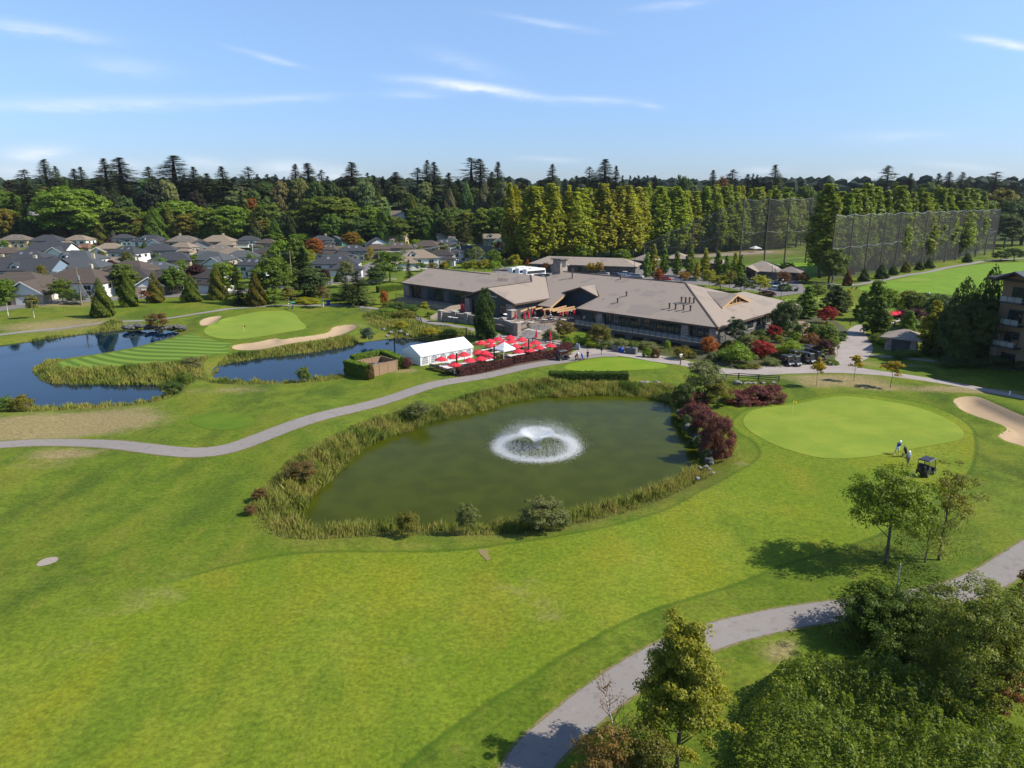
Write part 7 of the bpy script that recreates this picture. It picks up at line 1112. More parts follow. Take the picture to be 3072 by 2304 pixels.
 ('mound',2090,1217,1178,85,C_BUR,'burgundy barberry behind the small olive tree'),('mound',2086,1258,1212,102,C_BUR,'brownish barberry at the top of the stone wall'),('mound',2118,1305,1232,99,C_BUR,'middle barberry on the stone wall'),('mound',2152,1366,1252,106,C_BUR,'largest burgundy barberry above the boulder shore'),('mound',2060,1275,1245,34,C_DK,'dark shrub draped over the upper stone wall'),('mound',2076,1308,1276,36,C_DK,'dark shrub draped over the middle of the stone wall'),('mound',2098,1342,1308,38,C_DK,'dark shrub draped over the lower stone wall'),('mound',2118,1378,1348,34,C_DK,'dark shrub at the foot of the stone wall'),('mound',2052,1248,1222,34,C_DK,'dark shrub at the head of the stone wall'),('mound',2222,1212,1176,111,C_BUR,'left barberry of the trio by the fence'),('mound',2270,1210,1160,106,C_BUR,'middle barberry of the trio by the fence'),('mound',2312,1206,1156,85,C_BUR,'right barberry of the trio by the fence'),('mound',2048,1215,1150,70,C_DK,'dark bush in the shade of the silver bush'),
 ('young_tree',2448,1163,1076,42,C_YEL,'young yellow tree nearest the golf carts'),('young_tree',2561,1145,1061,44,C_YEL,'middle young yellow tree beside the walk'),('young_tree',2671,1165,1078,56,C_YEL,'young yellow tree with the widest crown near the bunker'),
 ('willow',1254,1252,1208,80,C_GRY,'grey willow bush on the far bank of the fountain pond'),('willow',1401,1600,1508,70,C_GRY,'upright pale bush in the near reeds'),('willow',1224,1606,1536,80,C_OLV,'olive bush in the near reeds left of the pale one'),('willow',1622,1594,1494,140,C_GRY,'large grey green bush on the near bank of the fountain pond'),('willow',1690,1588,1530,54,C_GRY,'low twiggy bush right of the large grey green one'),
 ('willow',903,1442,1386,98,C_BRN,'grey brown bush at the left end of the fountain pond'),('willow',780,1502,1466,52,C_BRN,'small brown bush outside the reeds at the left end'),('willow',752,1545,1516,44,C_BRN,'lowest brown bush at the left tip of the reeds'),('willow',474,988,938,66,C_BRN,'grey brown willow on the rocks of the left pond'),('willow',576,1112,1072,62,C_GRY,'grey bush at the neck between the ponds'),('willow',552,1158,1114,44,C_MID,'green bush at the neck between the ponds'),('willow',524,1180,1146,64,C_DK,'dark bush at the end of the left pond'),
 ('shrub',1103,1022,985,50,C_BLU,'spiky iris clump at the far side of the stream'),('shrub',912,1147,1102,44,C_MID,'leafy bush on the near bank of the stream'),('shrub',20,1235,1192,54,C_MID,'green bush on the near bank at the left edge'),('shrub',72,1235,1188,64,C_OLV,'brown green bush on the near bank by the left edge'),('shrub',1160,945,925,70,C_GRN,'green bush above the waterfall'),('shrub',1205,990,965,50,C_YG,'yellowish bush at the waterfall fence'),
 ('shrub',1350,1010,985,60,C_GRN,'wild green bush behind the marquee'),('shrub',1290,1008,985,60,C_YG,'wild yellow bush right of the waterfall'),
 # range trees
 ('cedar',2541,858,808,34,C_RUST,'rusty little tree at the foot of the right range net'),('cedar',2591,845,801,38,C_DK,'second small tree along the right range net, dark cone shaped'),('cedar',2643,836,789,44,C_DK,'roundest small tree third along the right range net'),('cedar',2678,826,792,34,C_DK,'fourth small tree along the right range net'),('cedar',2716,818,780,34,C_OLV,'olive small tree fifth along the right range net'),('cedar',2757,810,780,32,C_DK,'sixth small tree along the right range net'),('cedar',2786,805,771,34,C_DK,'seventh small tree along the right range net'),('cedar',2901,788,757,32,C_DK,'lone small tree at the far end of the right range net'),
 ('broadleaf',3001,784,753,54,C_DK,'flat topped tree beside the far fairway'),('broadleaf',3041,782,744,58,C_DK,'rounder tree at the right edge of the far fairway'),('mound',2725,908,872,56,C_OLV,'rough mound of bushes below the far fairway'),('mound',2770,915,880,56,C_DK,'dark mound of bushes below the far fairway'),('broadleaf',2495,852,746,90,C_MID,'leafy tree leaning over the first right net pole')]:
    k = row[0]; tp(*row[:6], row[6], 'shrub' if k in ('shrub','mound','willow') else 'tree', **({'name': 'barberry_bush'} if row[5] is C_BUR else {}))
for row in [('hornbeam',2585,962,872,60,C_MID,'mid green tree behind the driveway, left of the tallest hornbeam'),('broadleaf',2665,945,868,60,C_GRN,'light leafy tree behind the red umbrellas'),('broadleaf',2740,952,880,80,C_MID,'round tree behind the dark purple maple'),('broadleaf',2810,985,885,90,C_DK,'dark tree left of the large fir'),('hornbeam',2720,1010,930,54,C_GRN,'small hornbeam over the shed roof'),('loose_tree',2450,905,850,60,C_MID,'small tree between the putting green and the car park'),('broadleaf',3020,1040,890,70,C_DK,'tree squeezed against the apartment wall'),('shrub',2700,1075,1052,54,C_MID,'shrub before the shed door'),('shrub',2850,1100,1072,80,C_DK,'low shaded shrub under the firs'),('shrub',2920,1104,1078,70,C_DK,'another low shaded shrub near the apartment base')]: tp(*row[:6], row[6], 'shrub' if row[0] == 'shrub' else 'tree')
def hedge(px0, py0, px1, py1, h, w, colr, label, name='hedge', leaf=.12, dens=260, bumps=0.0):
    """clipped hedge: dark twig core with a coat of leaves"""
    a = PG(px0, py0); b = PG(px1, py1); L = (b-a).length; yaw = math.atan2(b.y-a.y, b.x-a.x); r = np.random.default_rng(int(px0)+999); n = int(dens*L*(2*h+w))
    f = r.random(n)*(2*h+w); x = r.random(n)*L; top = (f > h) & (f < h+w); y = np.where(f < h, -w/2, np.where(top, f-h-w/2, w/2)); z = np.where(f < h, f, np.where(top, h, f-h-w))
    z = z*(1+bumps*(np.sin(x*2.1)+np.sin(x*5.3+1))*.5); e = r.random(n) < .04; x = np.where(e, np.where(r.random(n) < .5, 0, L), x); y = np.where(e, (r.random(n)-.5)*w, y); z = np.where(e, r.random(n)*h, z)
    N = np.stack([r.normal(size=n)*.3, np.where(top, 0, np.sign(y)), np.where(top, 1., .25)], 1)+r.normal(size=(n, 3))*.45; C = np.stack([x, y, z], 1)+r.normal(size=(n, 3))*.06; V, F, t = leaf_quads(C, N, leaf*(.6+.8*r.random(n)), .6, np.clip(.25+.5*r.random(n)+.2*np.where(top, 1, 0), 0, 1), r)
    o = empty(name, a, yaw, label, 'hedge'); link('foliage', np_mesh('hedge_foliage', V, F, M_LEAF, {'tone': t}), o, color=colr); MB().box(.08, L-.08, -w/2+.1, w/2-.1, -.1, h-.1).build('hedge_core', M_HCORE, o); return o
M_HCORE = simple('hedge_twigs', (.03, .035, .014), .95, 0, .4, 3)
hedge(1648, 1141, 1882, 1142, 1.35, 1.6, (.05, .095, .014), 'dark green hedge between the practice green and the fountain pond', bumps=.06)
hedge(1374, 1131, 1534, 1098, 1.3, 1.0, (.085, .03, .035), 'burgundy hedge along the left part of the umbrella patio')
hedge(1541, 1095, 1668, 1072, 1.35, 1.0, (.085, .028, .034), 'burgundy hedge along the right part of the umbrella patio')
hedge(1668, 1072, 1708, 1053, 1.6, 1.1, (.09, .026, .036), 'burgundy hedge corner beside the golf cart')
hedge(1293, 1116, 1366, 1131, .55, .6, (.07, .085, .014), 'low clipped hedge inside the patio fence')
hedge(1133, 878, 1212, 872, 1.9, 2.2, C_GRN, 'square green hedge left of the clubhouse')
hedge(705, 757, 756, 757, 2.2, 1.4, (.03, .055, .012), 'dark clipped hedge in front of a tan roofed house')
hedge(1325, 812, 1345, 800, 2.2, 1.6, (.06, .10, .012), 'clipped hedge by the crossing behind the left wing')
for i, (a_, b_) in enumerate([((-120,938),(60,908)),((80,905),(230,892)),((245,890),(360,884)),((372,883),(500,875)),((515,874),(640,868))]):
    hedge(*a_, *b_, 2.4, 3.0, C_DK, 'shaggy dark hedge between the road and the front houses, %s from the left' % ORD[i], leaf=.22, dens=60, bumps=.3)
# thuja screen round the wooden enclosure
hedge(1043, 1120, 1110, 1138, 2.3, 1.3, C_GRN, 'tall cedar hedge on the left side of the wooden enclosure', leaf=.14)
hedge(1060, 1106, 1150, 1088, 2.3, 1.3, C_GRN, 'tall cedar hedge behind the wooden enclosure', leaf=.14)
hedge(1152, 1090, 1202, 1113, 2.4, 1.2, C_GRN, 'tall cedar hedge on the right side of the wooden enclosure', leaf=.14)
tp('mound', 1110, 1138, 1092, 28, C_BRN, 'dry brown shrub at the corner of the wooden enclosure', 'shrub'); tp('shrub', 1222, 1110, 1072, 34, C_BUR, 'burgundy shrub left of the white marquee', 'shrub', name='barberry_bush')

BED = smooth_closed(gp([(1780,1042),(1800,1000),(2090,1042),(2150,1040),(2190,1010),(2380,965),(2470,955),(2535,985),(2522,1018),(2488,1040),(2500,1070),(2460,1092),(2340,1090),(2230,1104),(2170,1100),(2060,1074),(1990,1060)]), 1)
reeds(BED, 9, .25, .7, 'low mixed planting covering the clubhouse garden bed', [], .3, .13, 31, 'ground_cover', .55)
for i in range(90):
    px = rr.uniform(2060, 2530); py = rr.uniform(1000, 1098); p = PG(px, py)
    if poly_sd(np.array([p.x]), np.array([p.y]), BED)[0] < .6: continue
    plant(rr.choice(['shrub','shrub','mound']), p, rr.uniform(.7, 1.7), rr.uniform(1.4, 2.8), rr.choice([C_GRN, C_MID, C_BRT, C_GRY, C_OLV, C_DK, C_MID, C_RUST]), 'small filler shrub in the clubhouse garden bed', 'shrub', 'filler shrubs of the garden bed', jit=.2)
# ---- the poplar screens of the driving range
def walk(x0, y0, x1, y1, n):
    for i in range(n): yield i, x0+(x1-x0)*i/(n-1), y0+(y1-y0)*i/(n-1)
for i, x, y in walk(6, 306, 158, 405, 38):
    c = [(.215,.235,.019), (.185,.22,.02), (.155,.20,.022)][0 if i < 14 else (1 if i < 25 else 2)]
    plant('poplar', Vector((x+rr.uniform(-2.6,2.6), y+rr.uniform(-5,4), Hg(x,y))), rr.uniform(27.5,34) if i < 26 else rr.uniform(26.5,32), rr.uniform(11,16), c, 'poplar in the front row of the long poplar screen, %s from its left end' % ORD[i], 'tree', 'front row of the long poplar screen')
for i, x, y in walk(-2, 316, 150, 418, 34):
    plant('poplar', Vector((x+rr.uniform(-1.5,1.5), y+rr.uniform(-2,2), Hg(x,y))), rr.uniform(30,34), rr.uniform(8,10), (.20,.215,.018), 'poplar in the second row of the long screen, its top just showing', 'tree', 'back row of the long poplar screen')
for i, x, y in walk(112, 258, 220, 351, 30):
    plant('poplar', Vector((x+rr.uniform(-2.6,2.6), y+rr.uniform(-4,4), Hg(x,y))), rr.uniform(27,33.5)-i*.08, rr.uniform(11,15), (.135,.18,.018), 'poplar behind the right range net, %s from its near end' % ORD[i], 'tree', 'poplars behind the right range net')
for i, x, y in walk(126, 268, 228, 358, 14):
    plant('poplar', Vector((x+rr.uniform(-2,2), y+rr.uniform(-2,2), Hg(x,y))), rr.uniform(29,32), rr.uniform(8,9.5), (.11,.15,.017), 'poplar deeper in the screen behind the right net', 'tree', 'deeper poplars behind the right net')
# ---- conifers on the skyline: name by where they stand
SK = [(69,508,40,'r'),(130,477,56,'t'),(165,498,34,'t'),(220,506,44,'t'),(240,500,36,'t'),(309,475,54,'t'),(353,472,92,'t'),(443,500,46,'t'),(518,466,96,'t'),(579,500,46,'t'),(619,520,50,'t'),
 (664,499,52,'t'),(742,500,36,'r'),(771,523,26,'t'),(800,522,34,'t'),(826,523,28,'t'),(852,530,22,'t'),(884,492,42,'t'),(921,489,64,'t'),(962,509,22,'r'),(982,528,26,'t'),(1017,541,30,'t'),(1054,486,72,'t'),(1102,518,30,'t'),(1121,526,26,'t'),(1147,529,30,'t'),(1187,516,56,'t'),
 (1252,503,30,'r'),(1280,480,36,'t'),(1301,486,46,'t'),(1345,518,48,'t'),(1374,535,30,'t'),(1415,473,52,'r'),(1440,476,52,'t'),(1475,515,40,'t'),(1494,485,36,'t'),(1515,532,28,'t'),(1570,544,40,'t'),(1622,540,38,'t'),(1657,492,36,'t'),(1692,540,26,'t'),(1730,527,34,'t'),(1770,500,26,'r'),(1816,477,62,'t'),
 (1849,497,28,'t'),(1868,526,20,'t'),(1891,526,20,'t'),(1916,526,26,'t'),(1942,526,26,'t'),(1965,526,26,'t'),(2140,510,34,'t'),(2198,508,28,'r'),(2245,522,34,'t'),(2260,521,20,'t'),(2272,524,24,'t'),(2292,533,28,'t'),(2328,494,46,'t'),(2407,542,26,'t'),(2456,546,26,'t'),(2667,496,36,'r'),(2734,520,36,'t'),(2819,520,42,'t'),(2850,515,38,'t'),(2889,516,36,'t'),(2991,515,40,'r'),(2690,543,34,'t'),(3040,548,40,'t')]
def sky_where(px):
    for lim, w in ((260,'far left skyline gap'),(620,'above the left houses'),(900,'above the orange tree'),(1160,'above the middle houses'),(1380,'above the white bluff house'),(1560,'just left of the poplars'),(2000,'above the left poplars'),(2480,'above the right poplars'),(3100,'above the right range net')):
        if px < lim: return w
last = None; cnt = 0
for px, py, w, k in sorted(SK):
    wh = sky_where(px); cnt = cnt+1 if wh == last else 0; last = wh
    ts_('tall_conifer' if k == 't' else 'ragged_conifer', px, py, rr.uniform(474, 525), w*2.7, C_CON if w > 30 else (.026,.04,.022), '%s conifer, %s from left, %s' % ('broad' if w > 60 else ('ragged' if k == 'r' else ('tall' if py < 505 else 'short')), ORD[cnt], wh), 'tree', 'conifers along the skyline')
for i in range(125):
    px = -140+i*14.3+rr.uniform(-9, 9); ts_(rr.choice(['tall_conifer','broadleaf','cedar','broadleaf']), px, rr.uniform(532, 590), rr.uniform(455, 535), rr.uniform(44, 78), rr.choice([C_CON, C_DK, (.03,.042,.022)]), 'tree filling the wooded bluff beneath the tall skyline conifers', 'tree', 'trees filling the bluff', jit=.2)
for i in range(48):
    px = rr.uniform(1640, 3200); ts_('tall_conifer' if rr.random() < .6 else 'broadleaf', px, rr.uniform(553, 578), rr.uniform(500, 620), rr.uniform(26, 52), rr.choice([C_CON, C_DK, C_MID]), 'distant tree whose top shows above the poplar screens', 'tree', 'distant trees above the poplars', jit=.2)
# ---- leafy slope under the bluff
for px, py, Y, w, k, c, lb in [(200,565,425,185,'broadleaf',C_GRN,'giant spreading maple behind the left houses'),(35,580,440,90,'tall_conifer',C_MID,'drooping green conifer at the left edge behind the houses'),(5,575,450,90,'broadleaf',C_MID,'leafy tree at the left edge under the skyline gap'),(70,600,430,80,'tall_conifer',C_DK,'dark fir left of the giant maple'),
 (300,668,418,62,'cedar',C_OLV,'olive cone shaped tree right of the giant maple'),(338,690,414,34,'cedar',(.11,.14,.12),'blue spruce between the back row roofs'),(370,590,440,60,'broadleaf',C_DK,'dark conical tree right of the giant maple'),(385,622,428,115,'broadleaf',C_MID,'broad tree behind the charcoal back row house'),(455,620,425,88,'cedar',C_MID,'tall cedar with drooping sprays behind the back row'),(500,610,432,70,'cedar',C_OLV,'second tall cedar behind the back row'),
 (530,600,445,120,'broadleaf',C_GRN,'leafy tree above the cedars of the back row'),(560,640,428,70,'broadleaf',C_OLV,'olive tree behind the taupe back row roof'),(622,626,430,80,'broadleaf',C_GRN,'bright leafy tree right of the olive one'),(690,620,430,110,'broadleaf',C_GRN,'very bright broad tree behind the tan roofs'),(720,570,450,80,'tall_conifer',C_MID,'green fir above the bright broad tree'),(765,655,422,60,'cedar',C_DK,'dark cone tree right of the bright broad tree'),(800,610,432,80,'broadleaf',C_MID,'spreading tree under the red roofed bluff house'),
 (752,595,470,30,'broadleaf',C_ORG,'orange tree on the bluff beside the red roofed house'),(875,650,422,44,'cedar',(.05,.075,.02),'slim pointed cedar in the middle of the slope'),(985,588,440,180,'broadleaf',(.09,.12,.016),'huge pale spreading tree in the middle of the slope'),(1040,640,430,110,'broadleaf',C_MID,'mid green tree under the huge pale one'),(1110,620,436,80,'broadleaf',C_GRN,'green tree right of the huge pale one'),(1135,575,455,40,'cedar',C_OLV,'olive cedar left of the white bluff house'),
 (1150,630,425,62,'cedar',C_MID,'very tall narrow cedar right of centre of the slope'),(1200,650,426,60,'cedar',C_MID,'cedar below the white bluff house'),(1235,580,452,40,'cedar',C_OLV,'olive cedar right of the white bluff house'),(1265,620,434,80,'broadleaf',C_MID,'tree below the long bluff house'),(1310,610,432,70,'cedar',C_DK,'dark leaning cedar below the long bluff house'),(1365,625,428,80,'broadleaf',C_MID,'round tree below the bluff houses'),(1450,625,426,70,'broadleaf',C_GRN,'light round tree left of the poplars'),
 (1390,640,405,60,'spruce',C_GRY,'grey pine behind the tan gabled house'),(1445,695,402,30,'spruce',C_DK,'small dark pine between the gabled houses'),(1500,620,425,70,'broadleaf',C_GRN,'leafy tree at the left end of the poplar screen'),(1470,560,450,46,'tall_conifer',C_DK,'dark fir just left of the poplars'),(1540,575,440,60,'broadleaf',(.10,.12,.014),'yellowish tree at the shoulder of the poplars'),
 (2935,590,420,100,'broadleaf',C_MID,'broad tree behind the far end of the right net'),(3010,570,430,90,'broadleaf',(.11,.11,.014),'yellowish broad tree right of the right net'),(3060,600,410,90,'broadleaf',C_DK,'dark tree at the right edge behind the net'),(3030,640,395,80,'broadleaf',C_DK,'shadowed tree beside the last net pole'),(3095,560,420,80,'tall_conifer',C_DK,'dark conifer cut by the right edge'),(2780,545,430,80,'broadleaf',C_DK,'dark domed tree above the right net poplars'),(2052,527,440,48,'broadleaf',C_DK,'dark round tree above the poplars'),(2170,535,450,46,'broadleaf',C_RUST,'copper round tree above the poplars'),
 (2420,560,415,60,'broadleaf',C_MID,'tree in the gap between the poplar screens'),(2330,575,430,60,'broadleaf',C_MID,'tree left of the gap between the screens'),(2470,575,420,60,'broadleaf',C_DK,'tree right of the pale gable in the gap')]:
    ts_(k, px, py, Y, w*1.22, c, lb, 'tree', 'trees on the slope below the bluff')
for i in range(80):
    px = -120+i*22+rr.uniform(-10, 10); ts_(rr.choice(['broadleaf','broadleaf','broadleaf','cedar']), px, rr.uniform(620, 665), rr.uniform(420, 445), rr.uniform(50, 85), rr.choice([C_MID, C_DK, C_MID, C_MID, C_OLV, C_GRN]), 'tree filling the dark wooded slope behind the houses', 'tree', 'trees filling the wooded slope', jit=.2)
for i in range(40):
    px = rr.uniform(1560, 3150); y = rr.uniform(430, 470); t = at_depth(px, 600, y); plant('broadleaf', Vector((t[0], y, Hg(t[0], y))), rr.uniform(14, 22), rr.uniform(12, 18), rr.choice([C_MID, C_DK, C_DK]), 'dark tree deep behind the poplar trunks', 'tree', 'trees behind the poplars', jit=.2)
for i in range(150):
    px = rr.uniform(-60, 1560); py = rr.uniform(748, 862 if px < 1080 else 790); p = PG(px, py)
    plant(rr.choice(['broadleaf','loose_tree','loose_tree','shrub','cedar']), p, rr.uniform(2.6, 7), rr.uniform(3, 6.5), rr.choice([C_MID, C_GRN, C_DK, C_GRN, C_OLV, C_PUR, C_YG]), 'small garden tree or bush between the suburban roofs', 'tree', 'garden trees between the houses', name='garden_tree', jit=.2)
# ---- distant wood to the horizon, one mass
r_ = np.random.default_rng(4); n = 5200; yy = 620+r_.random(n)**1.5*4200; xx = (r_.random(n)-.5)*2*yy*.95; k = (r_.random(n)*10).astype(int); hz = HgV(xx, yy); hh = (13+9*r_.random(n))*np.clip(1-(yy-620)/9000, .5, 1); ww = 6+5*r_.random(n)
ang = np.arange(5)/5*6.283; ring = np.stack([np.cos(ang), np.sin(ang)], 1)
Vd = np.concatenate([np.concatenate([np.stack([xx+ww*c[0]*(.8+.4*r_.random(n)), yy+ww*c[1], hz+hh*.18], 1)[:, None] for c in ring], 1), np.concatenate([np.stack([xx+ww*.72*c[0]*(.7+.6*r_.random(n)), yy+ww*.72*c[1], hz+hh*(.72+.22*r_.random(n))], 1)[:, None] for c in ring], 1), np.stack([xx, yy, hz+hh], 1)[:, None]], 1)
b = (np.arange(n)*11)[:, None, None]; Fq = np.array([[i, (i+1) % 5, 5+(i+1) % 5, 5+i] for i in range(5)]+[[5+i, 5+(i+1) % 5, 10, 10] for i in range(5)])
Fd = (Fq[None]+b).reshape(-1, 4); m = bpy.data.meshes.new('distant_wood'); m.from_pydata(Vd.reshape(-1, 3).tolist(), [], [tuple(dict.fromkeys(f)) for f in Fd.tolist()]); a = m.attributes.new('tone', 'FLOAT', 'POINT'); a.data.foreach_set('value', np.repeat(r_.random(n).astype(np.float32)*.6+.1, 11)); m.materials.append(M_NEEDLE)
tag(link('distant_wood', m, color=(.035, .055, .04)), 'far woods fading towards the horizon', kind='stuff')
# ------------------------------------------------------------------ foreground trees, lower right
def near(name, px, pyb, pyt, wpx, c, label, base_k, ncl, per, leaf, seed, bark=None, trunk=.16, nl=9, cat='tree', z=None, **kw):
    p = PG(px, pyb); H = at_depth(px, pyt, p.y)[2]-p.z; R = wpx/ppm(p)/2*1.06; q, cc, cr = crown_broad(seed, H, R, H*base_k, ncl, int(per*2.4), leaf*.56, **kw)
    e = empty(name, p, 0, label, cat); link('trunk', trunk_mesh('trunk', H, trunk, cc, seed, H*base_k, bark or M_BARK, nl), e); link('crown', mk('crown', q, M_LEAF), e, color=c); return e
near('poplar_tree', 2655, 1694, 1402, 250, (.115,.165,.018), 'tall leafy tree with a bare trunk above the lower right path', .3, 110, 52, .17, 900, trunk=.17, clr=.24, shell=.3, nl=16, jag=.5)
near('broadleaf_tree', 2815, 1684, 1400, 150, (.13,.13,.022), 'thin half bare tree right of the leafy one', .42, 46, 34, .14, 910, trunk=.14, clr=.26, shell=.4, nl=20, jag=.7)
near('broadleaf_tree', 2775, 1690, 1545, 200, (.13,.155,.03), 'low feathery tree at the foot of the half bare one', .12, 60, 36, .12, 912, trunk=.08, clr=.3, shell=.3, nl=20, jag=.8)
near('birch_tree', 2032, 2300, 1838, 330, (.17,.18,.022), 'yellowing birch standing in front of the lower right path', .04, 300, 62, .135, 920, trunk=.14, clr=.15, shell=.25, top=.42, nl=24, jag=.55)
near('willow_tree', 2905, 2130, 1742, 330, (.12,.145,.028), 'wide willow like tree at the right edge above the brambles', .06, 260, 44, .12, 930, trunk=.13, clr=.15, shell=.3, nl=26, jag=.8)
near('broadleaf_tree', 2640, 1935, 1770, 260, (.075,.12,.022), 'dense dark bushy tree overhanging the lower right path', .02, 200, 42, .12, 961, trunk=.1, clr=.15, shell=.35, nl=12, jag=.8)
near('willow_tree', 2770, 1975, 1800, 220, (.085,.125,.024), 'leafy bush tree between the pines and the willow like tree', .02, 180, 40, .12, 962, trunk=.1, clr=.15, shell=.35, nl=12, jag=.5)
near('broadleaf_tree', 3060, 2010, 1680, 130, (.12,.075,.022), 'bronze leaved tree cut by the right edge', .1, 70, 60, .14, 935, trunk=.11, clr=.26, shell=.3, nl=12, jag=.6)
near('broadleaf_tree', 3040, 2090, 1790, 180, (.075,.085,.018), 'olive tree in front of the bronze one at the right edge', .08, 90, 80, .13, 937, trunk=.11, clr=.26, shell=.3, nl=12, jag=.6)
near('shrub', 1800, 2420, 2215, 200, (.15,.10,.035), 'rust and olive shrub at the bottom edge under the bare birch', .02, 60, 46, .11, 945, trunk=.05, clr=.28, shell=.3, cat='shrub', jag=.7)
near('shrub', 1920, 2400, 2190, 190, (.10,.10,.02), 'low olive shrub at the foot of the yellowing birch', .02, 60, 70, .11, 946, trunk=.05, clr=.28, shell=.35, cat='shrub', jag=.6)
near('shrub', 3010, 2150, 1990, 150, (.16,.075,.03), 'rust coloured bush among the brambles at the right edge', .02, 50, 60, .12, 947, trunk=.05, clr=.28, shell=.35, cat='shrub', jag=.6)
# sparse pine between the path and the brambles
p = PG(2668, 1905); H = at_depth(2668, 1690, p.y)[2]-p.z; sc = ppm(p)
e = empty('pine_tree', p, 0, 'sparse green pine with a pale trunk at the lower right path', 'tree'); link('crown', mk('crown', crown_conifer(950, H, 190/sc, H*.05, 60, 34, .17, .45, .45, .12, .08, .1), M_NEEDLE), e, color=(.12,.175,.03)); MB().path([(0,0,-.2),(.05,0,H*.5),(0,0,H)], [.15,.1,.02], 7).build('trunk', M_BIRCH, e, True)
p = PG(2590, 1900); H = at_depth(2590, 1760, p.y)[2]-p.z
e = empty('pine_tree', p, 0, 'smaller bushy pine overhanging the lower right path', 'tree'); link('crown', mk('crown', crown_conifer(951, H, 170/sc, .1, 110, 44, .15, .5, .4, .15, .05, .08), M_NEEDLE), e, color=(.105,.16,.026)); MB().path([(0,0,-.2),(0,0,H*.95)], [.12,.02], 7).build('trunk', M_BARK, e, True)
p = PG(2790, 1885); H = at_depth(2790, 1735, p.y)[2]-p.z
e = empty('pine_tree', p, 0, 'dark pine right of the sparse one, in front of the willow like tree', 'tree'); link('crown', mk('crown', crown_conifer(952, H, 120/sc, .1, 60, 34, .16, .5, .45, .15, .05, .08), M_NEEDLE), e, color=(.10,.15,.026)); MB().path([(0,0,-.2),(0,0,H*.95)], [.12,.02], 7).build('trunk', M_BARK, e, True)
# nearly bare birch at the bottom edge
p = PG(1868, 2350); H = at_depth(1795, 2030, p.y)[2]-p.z; e = empty('bare_birch', p, 0, 'nearly bare birch with a white trunk and a few rusty leaves', 'tree'); rb = random.Random(4); tr_ = [np.array([-1.35*(i/6)**1.3*H/6.5, 0, H*i/6*.98]) for i in range(7)]; MB().path(tr_, [.085*(1-.85*i/6) for i in range(7)], 7).build('trunk', M_BIRCH, e, True); m = MB(); tips = []
for i in range(34):
    k = 1.6+4.2*rb.random(); j = int(k); p0 = tr_[j]+(tr_[j+1]-tr_[j])*(k-j); a = rb.uniform(0, 6.28); L = H*.22*(1.15-k/7)*rb.uniform(.7,1.3); q1 = p0+np.array([math.cos(a)*L*.45, math.sin(a)*L*.45, L*.5]); q2 = q1+np.array([math.cos(a)*L*.3, math.sin(a)*L*.3, L*.55]); m.path([p0,q1,q2], [.022,.014,.005], 4); tips += [q1, q2, (q1+q2)/2]
    for b in (-.7,.7): q3 = q1+np.array([math.cos(a+b)*L*.35, math.sin(a+b)*L*.35, L*.4]); m.path([q1,q3], [.009,.004], 3); tips.append(q3)
m.build('branches', M_TWIG, e); T_ = np.array(tips); r9 = np.random.default_rng(3); ii9 = r9.integers(0, len(T_), 260); Cc = T_[ii9]+r9.normal(size=(260,3))*.12; link('leaves', mk('leaves', leaf_quads(Cc, r9.normal(size=(260,3)), .055, .6, None, r9), M_LEAF), e, color=(.26,.13,.04))
# bramble thicket
def thicket(name, poly, hmax, n, leaf, col, label, seed):
    r = np.random.default_rng(seed); P = np.asarray(poly); lo, hi = P.min(0), P.max(0); X = lo[0]+r.random(n)*(hi[0]-lo[0]); Y = lo[1]+r.random(n)*(hi[1]-lo[1]); d = poly_sd(X, Y, P); k = d > 0; X, Y, d = X[k], Y[k], d[k]; n = len(X)
    def hh(X, Y, d): return (hmax*sstep(-.3, 2.6, d))*(.78+.10*np.sin(X*.9+.5*np.sin(Y*.8))+.09*np.sin(Y*1.05+X*.3+1)+.07*np.sin(X*2.3+Y*1.9)+.06*np.sin(X*3.7-Y*3.1)+.07*np.sin(X*6.3+2*np.sin(Y*5))*np.sin(Y*5.7+X)+.05*np.sin(X*11+Y*4)*np.sin(Y*10-X*3))
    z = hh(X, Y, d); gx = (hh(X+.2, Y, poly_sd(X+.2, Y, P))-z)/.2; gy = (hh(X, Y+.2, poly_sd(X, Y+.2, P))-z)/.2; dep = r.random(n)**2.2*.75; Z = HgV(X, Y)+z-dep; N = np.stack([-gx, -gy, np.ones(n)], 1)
    lump = np.sin(X*5.1+2*np.sin(Y*3))*np.sin(Y*4.7); keep = r.random(n) < .62+.38*lump; X, Y, Z, N, dep, lump = X[keep], Y[keep], Z[keep], N[keep], dep[keep], lump[keep]; n = len(X)
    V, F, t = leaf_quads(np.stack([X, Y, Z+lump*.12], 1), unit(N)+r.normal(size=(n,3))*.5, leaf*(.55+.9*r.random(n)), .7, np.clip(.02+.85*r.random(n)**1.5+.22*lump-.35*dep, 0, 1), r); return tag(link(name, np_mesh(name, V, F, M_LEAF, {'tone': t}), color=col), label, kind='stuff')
TH1 = smooth_closed(gp([(2185,2140),(2225,2050),(2300,1975),(2400,1955),(2500,1965),(2580,1955),(2700,1990),(2790,2030),(2900,2085),(3100,2180),(3400,2330),(3400,2700),(1900,2700),(2060,2480),(2120,2400),(2165,2280)], 1.2), 1)
thicket('bramble_thicket', TH1, 3.3, 150000, .072, (.145,.19,.034), 'mounded bramble thicket filling the lower right corner', 21)
TH2 = smooth_closed(gp([(2480,1960),(2560,1925),(2680,1930),(2770,1960),(2790,2010),(2680,2010),(2560,2000)], 1.0), 1); thicket('bramble_thicket', TH2, 2.2, 22000, .06, (.07,.125,.02), 'darker bramble patch under the pines', 22)
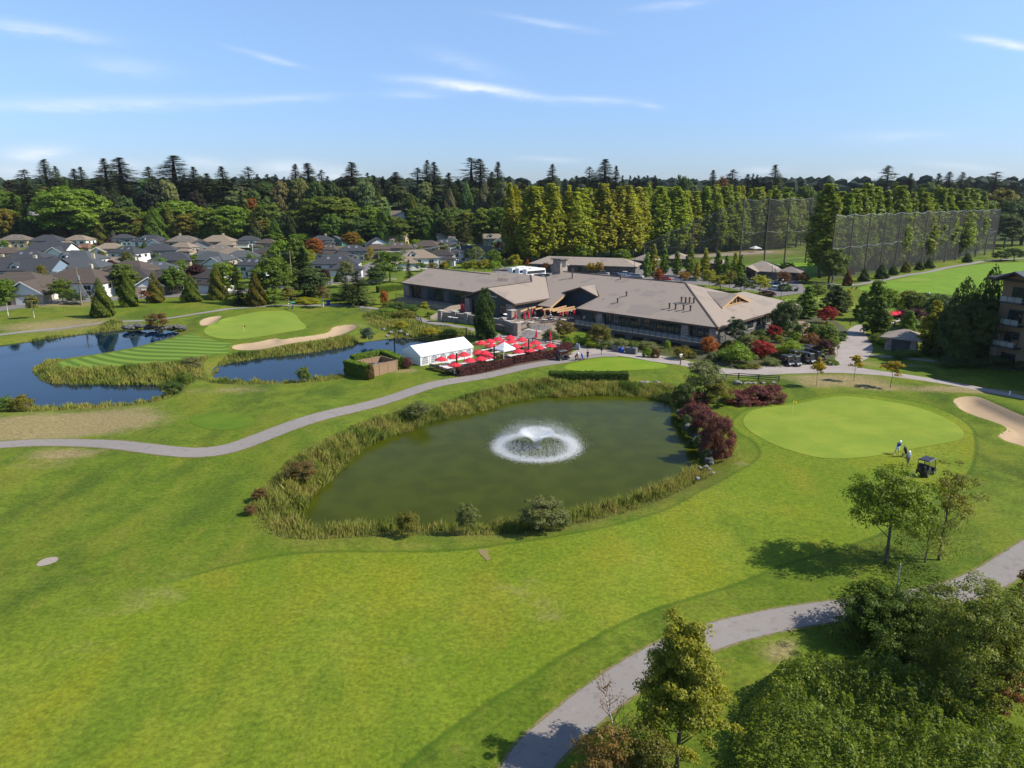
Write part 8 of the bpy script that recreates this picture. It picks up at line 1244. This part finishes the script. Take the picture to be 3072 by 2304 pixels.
# ------------------------------------------------------------------ air
s = NT('thin_air'); v = s.n('ShaderNodeVolumePrincipled'); v.inputs['Color'].default_value = (.80, .88, 1.0, 1); v.inputs['Density'].default_value = 0.00004; v.inputs['Anisotropy'].default_value = .3; s.L(v.outputs[0], s.out.inputs['Volume'])
tag(MB().box(-8200, 8200, -90, 8200, -4.5, 76).build('haze', s.m), 'thin summer haze over the whole course', kind='stuff')

# ------------------------------------------------------------------ say which one is which: name fillers by the nearest distinct neighbour
def scr(o, up=0.0):
    p = np.array(o.location)+[0, 0, up]-_C; Z = max(1.0, float(p @ _f)); return 1536+FPX*float(p @ _r)/Z, 1152-FPX*float(p @ _u)/Z
TOPS = [o for o in SC.objects if o.parent is None and o.get('label')]
def refs(test): return [(scr(o), o['label']) for o in TOPS if test(o)]
def tint_of(o):
    c = (o.children[-1] if o.children else o).color
    for k, n in ((C_PUR,'purple'),(C_RUST,'rusty'),(C_YG,'yellowish'),(C_GRN,'green'),(C_BRT,'lime'),(C_DK,'dark'),(C_OLV,'olive'),(C_GRY,'grey'),(C_MID,'green')):
        if max(abs(c[i]/max(k[i], .004)-1) for i in range(2)) < .23: return n
    return 'green'
def relabel(group, noun, R, how=('left','right')):
    seen = {}
    for o in sorted((o for o in TOPS if o.get('group') == group), key=lambda o: scr(o)[0]):
        x, y = scr(o); (rx, ry), lb = min(R, key=lambda r: (r[0][0]-x)**2+3*(r[0][1]-y)**2); lb = lb[2:] if lb.startswith('a ') else lb
        side = how[0] if x < rx else how[1]; t = tint_of(o); k = (t, side, lb); seen[k] = seen.get(k, 0)+1; n = seen[k]
        w = (ORD[n-1].split()[0]+' ' if n > 1 else '')+'%s %s %s of the %s' % (t, noun, side, lb)
        ws = w.replace(',', '').split(); o['label'] = ' '.join(ws[:16])
        if ws[:16][-1] in ('the','a','of','with','in','and','by','to'): o['label'] = ' '.join(ws[:15])
relabel('garden trees between the houses', 'tree', refs(lambda o: o.get('category') == 'house'))
relabel('filler shrubs of the garden bed', 'shrub', refs(lambda o: o.get('category') in ('shrub','tree') and not o.get('group') and 2050 < scr(o)[0] < 2560 and 990 < scr(o)[1] < 1110))
relabel('trees filling the wooded slope', 'tree', refs(lambda o: o.get('group') == 'trees on the slope below the bluff'))
relabel('trees filling the bluff', 'tree', refs(lambda o: o.get('group') == 'conifers along the skyline'), ('below left','below right'))
relabel('distant trees above the poplars', 'distant tree', refs(lambda o: o.get('group') == 'conifers along the skyline'))
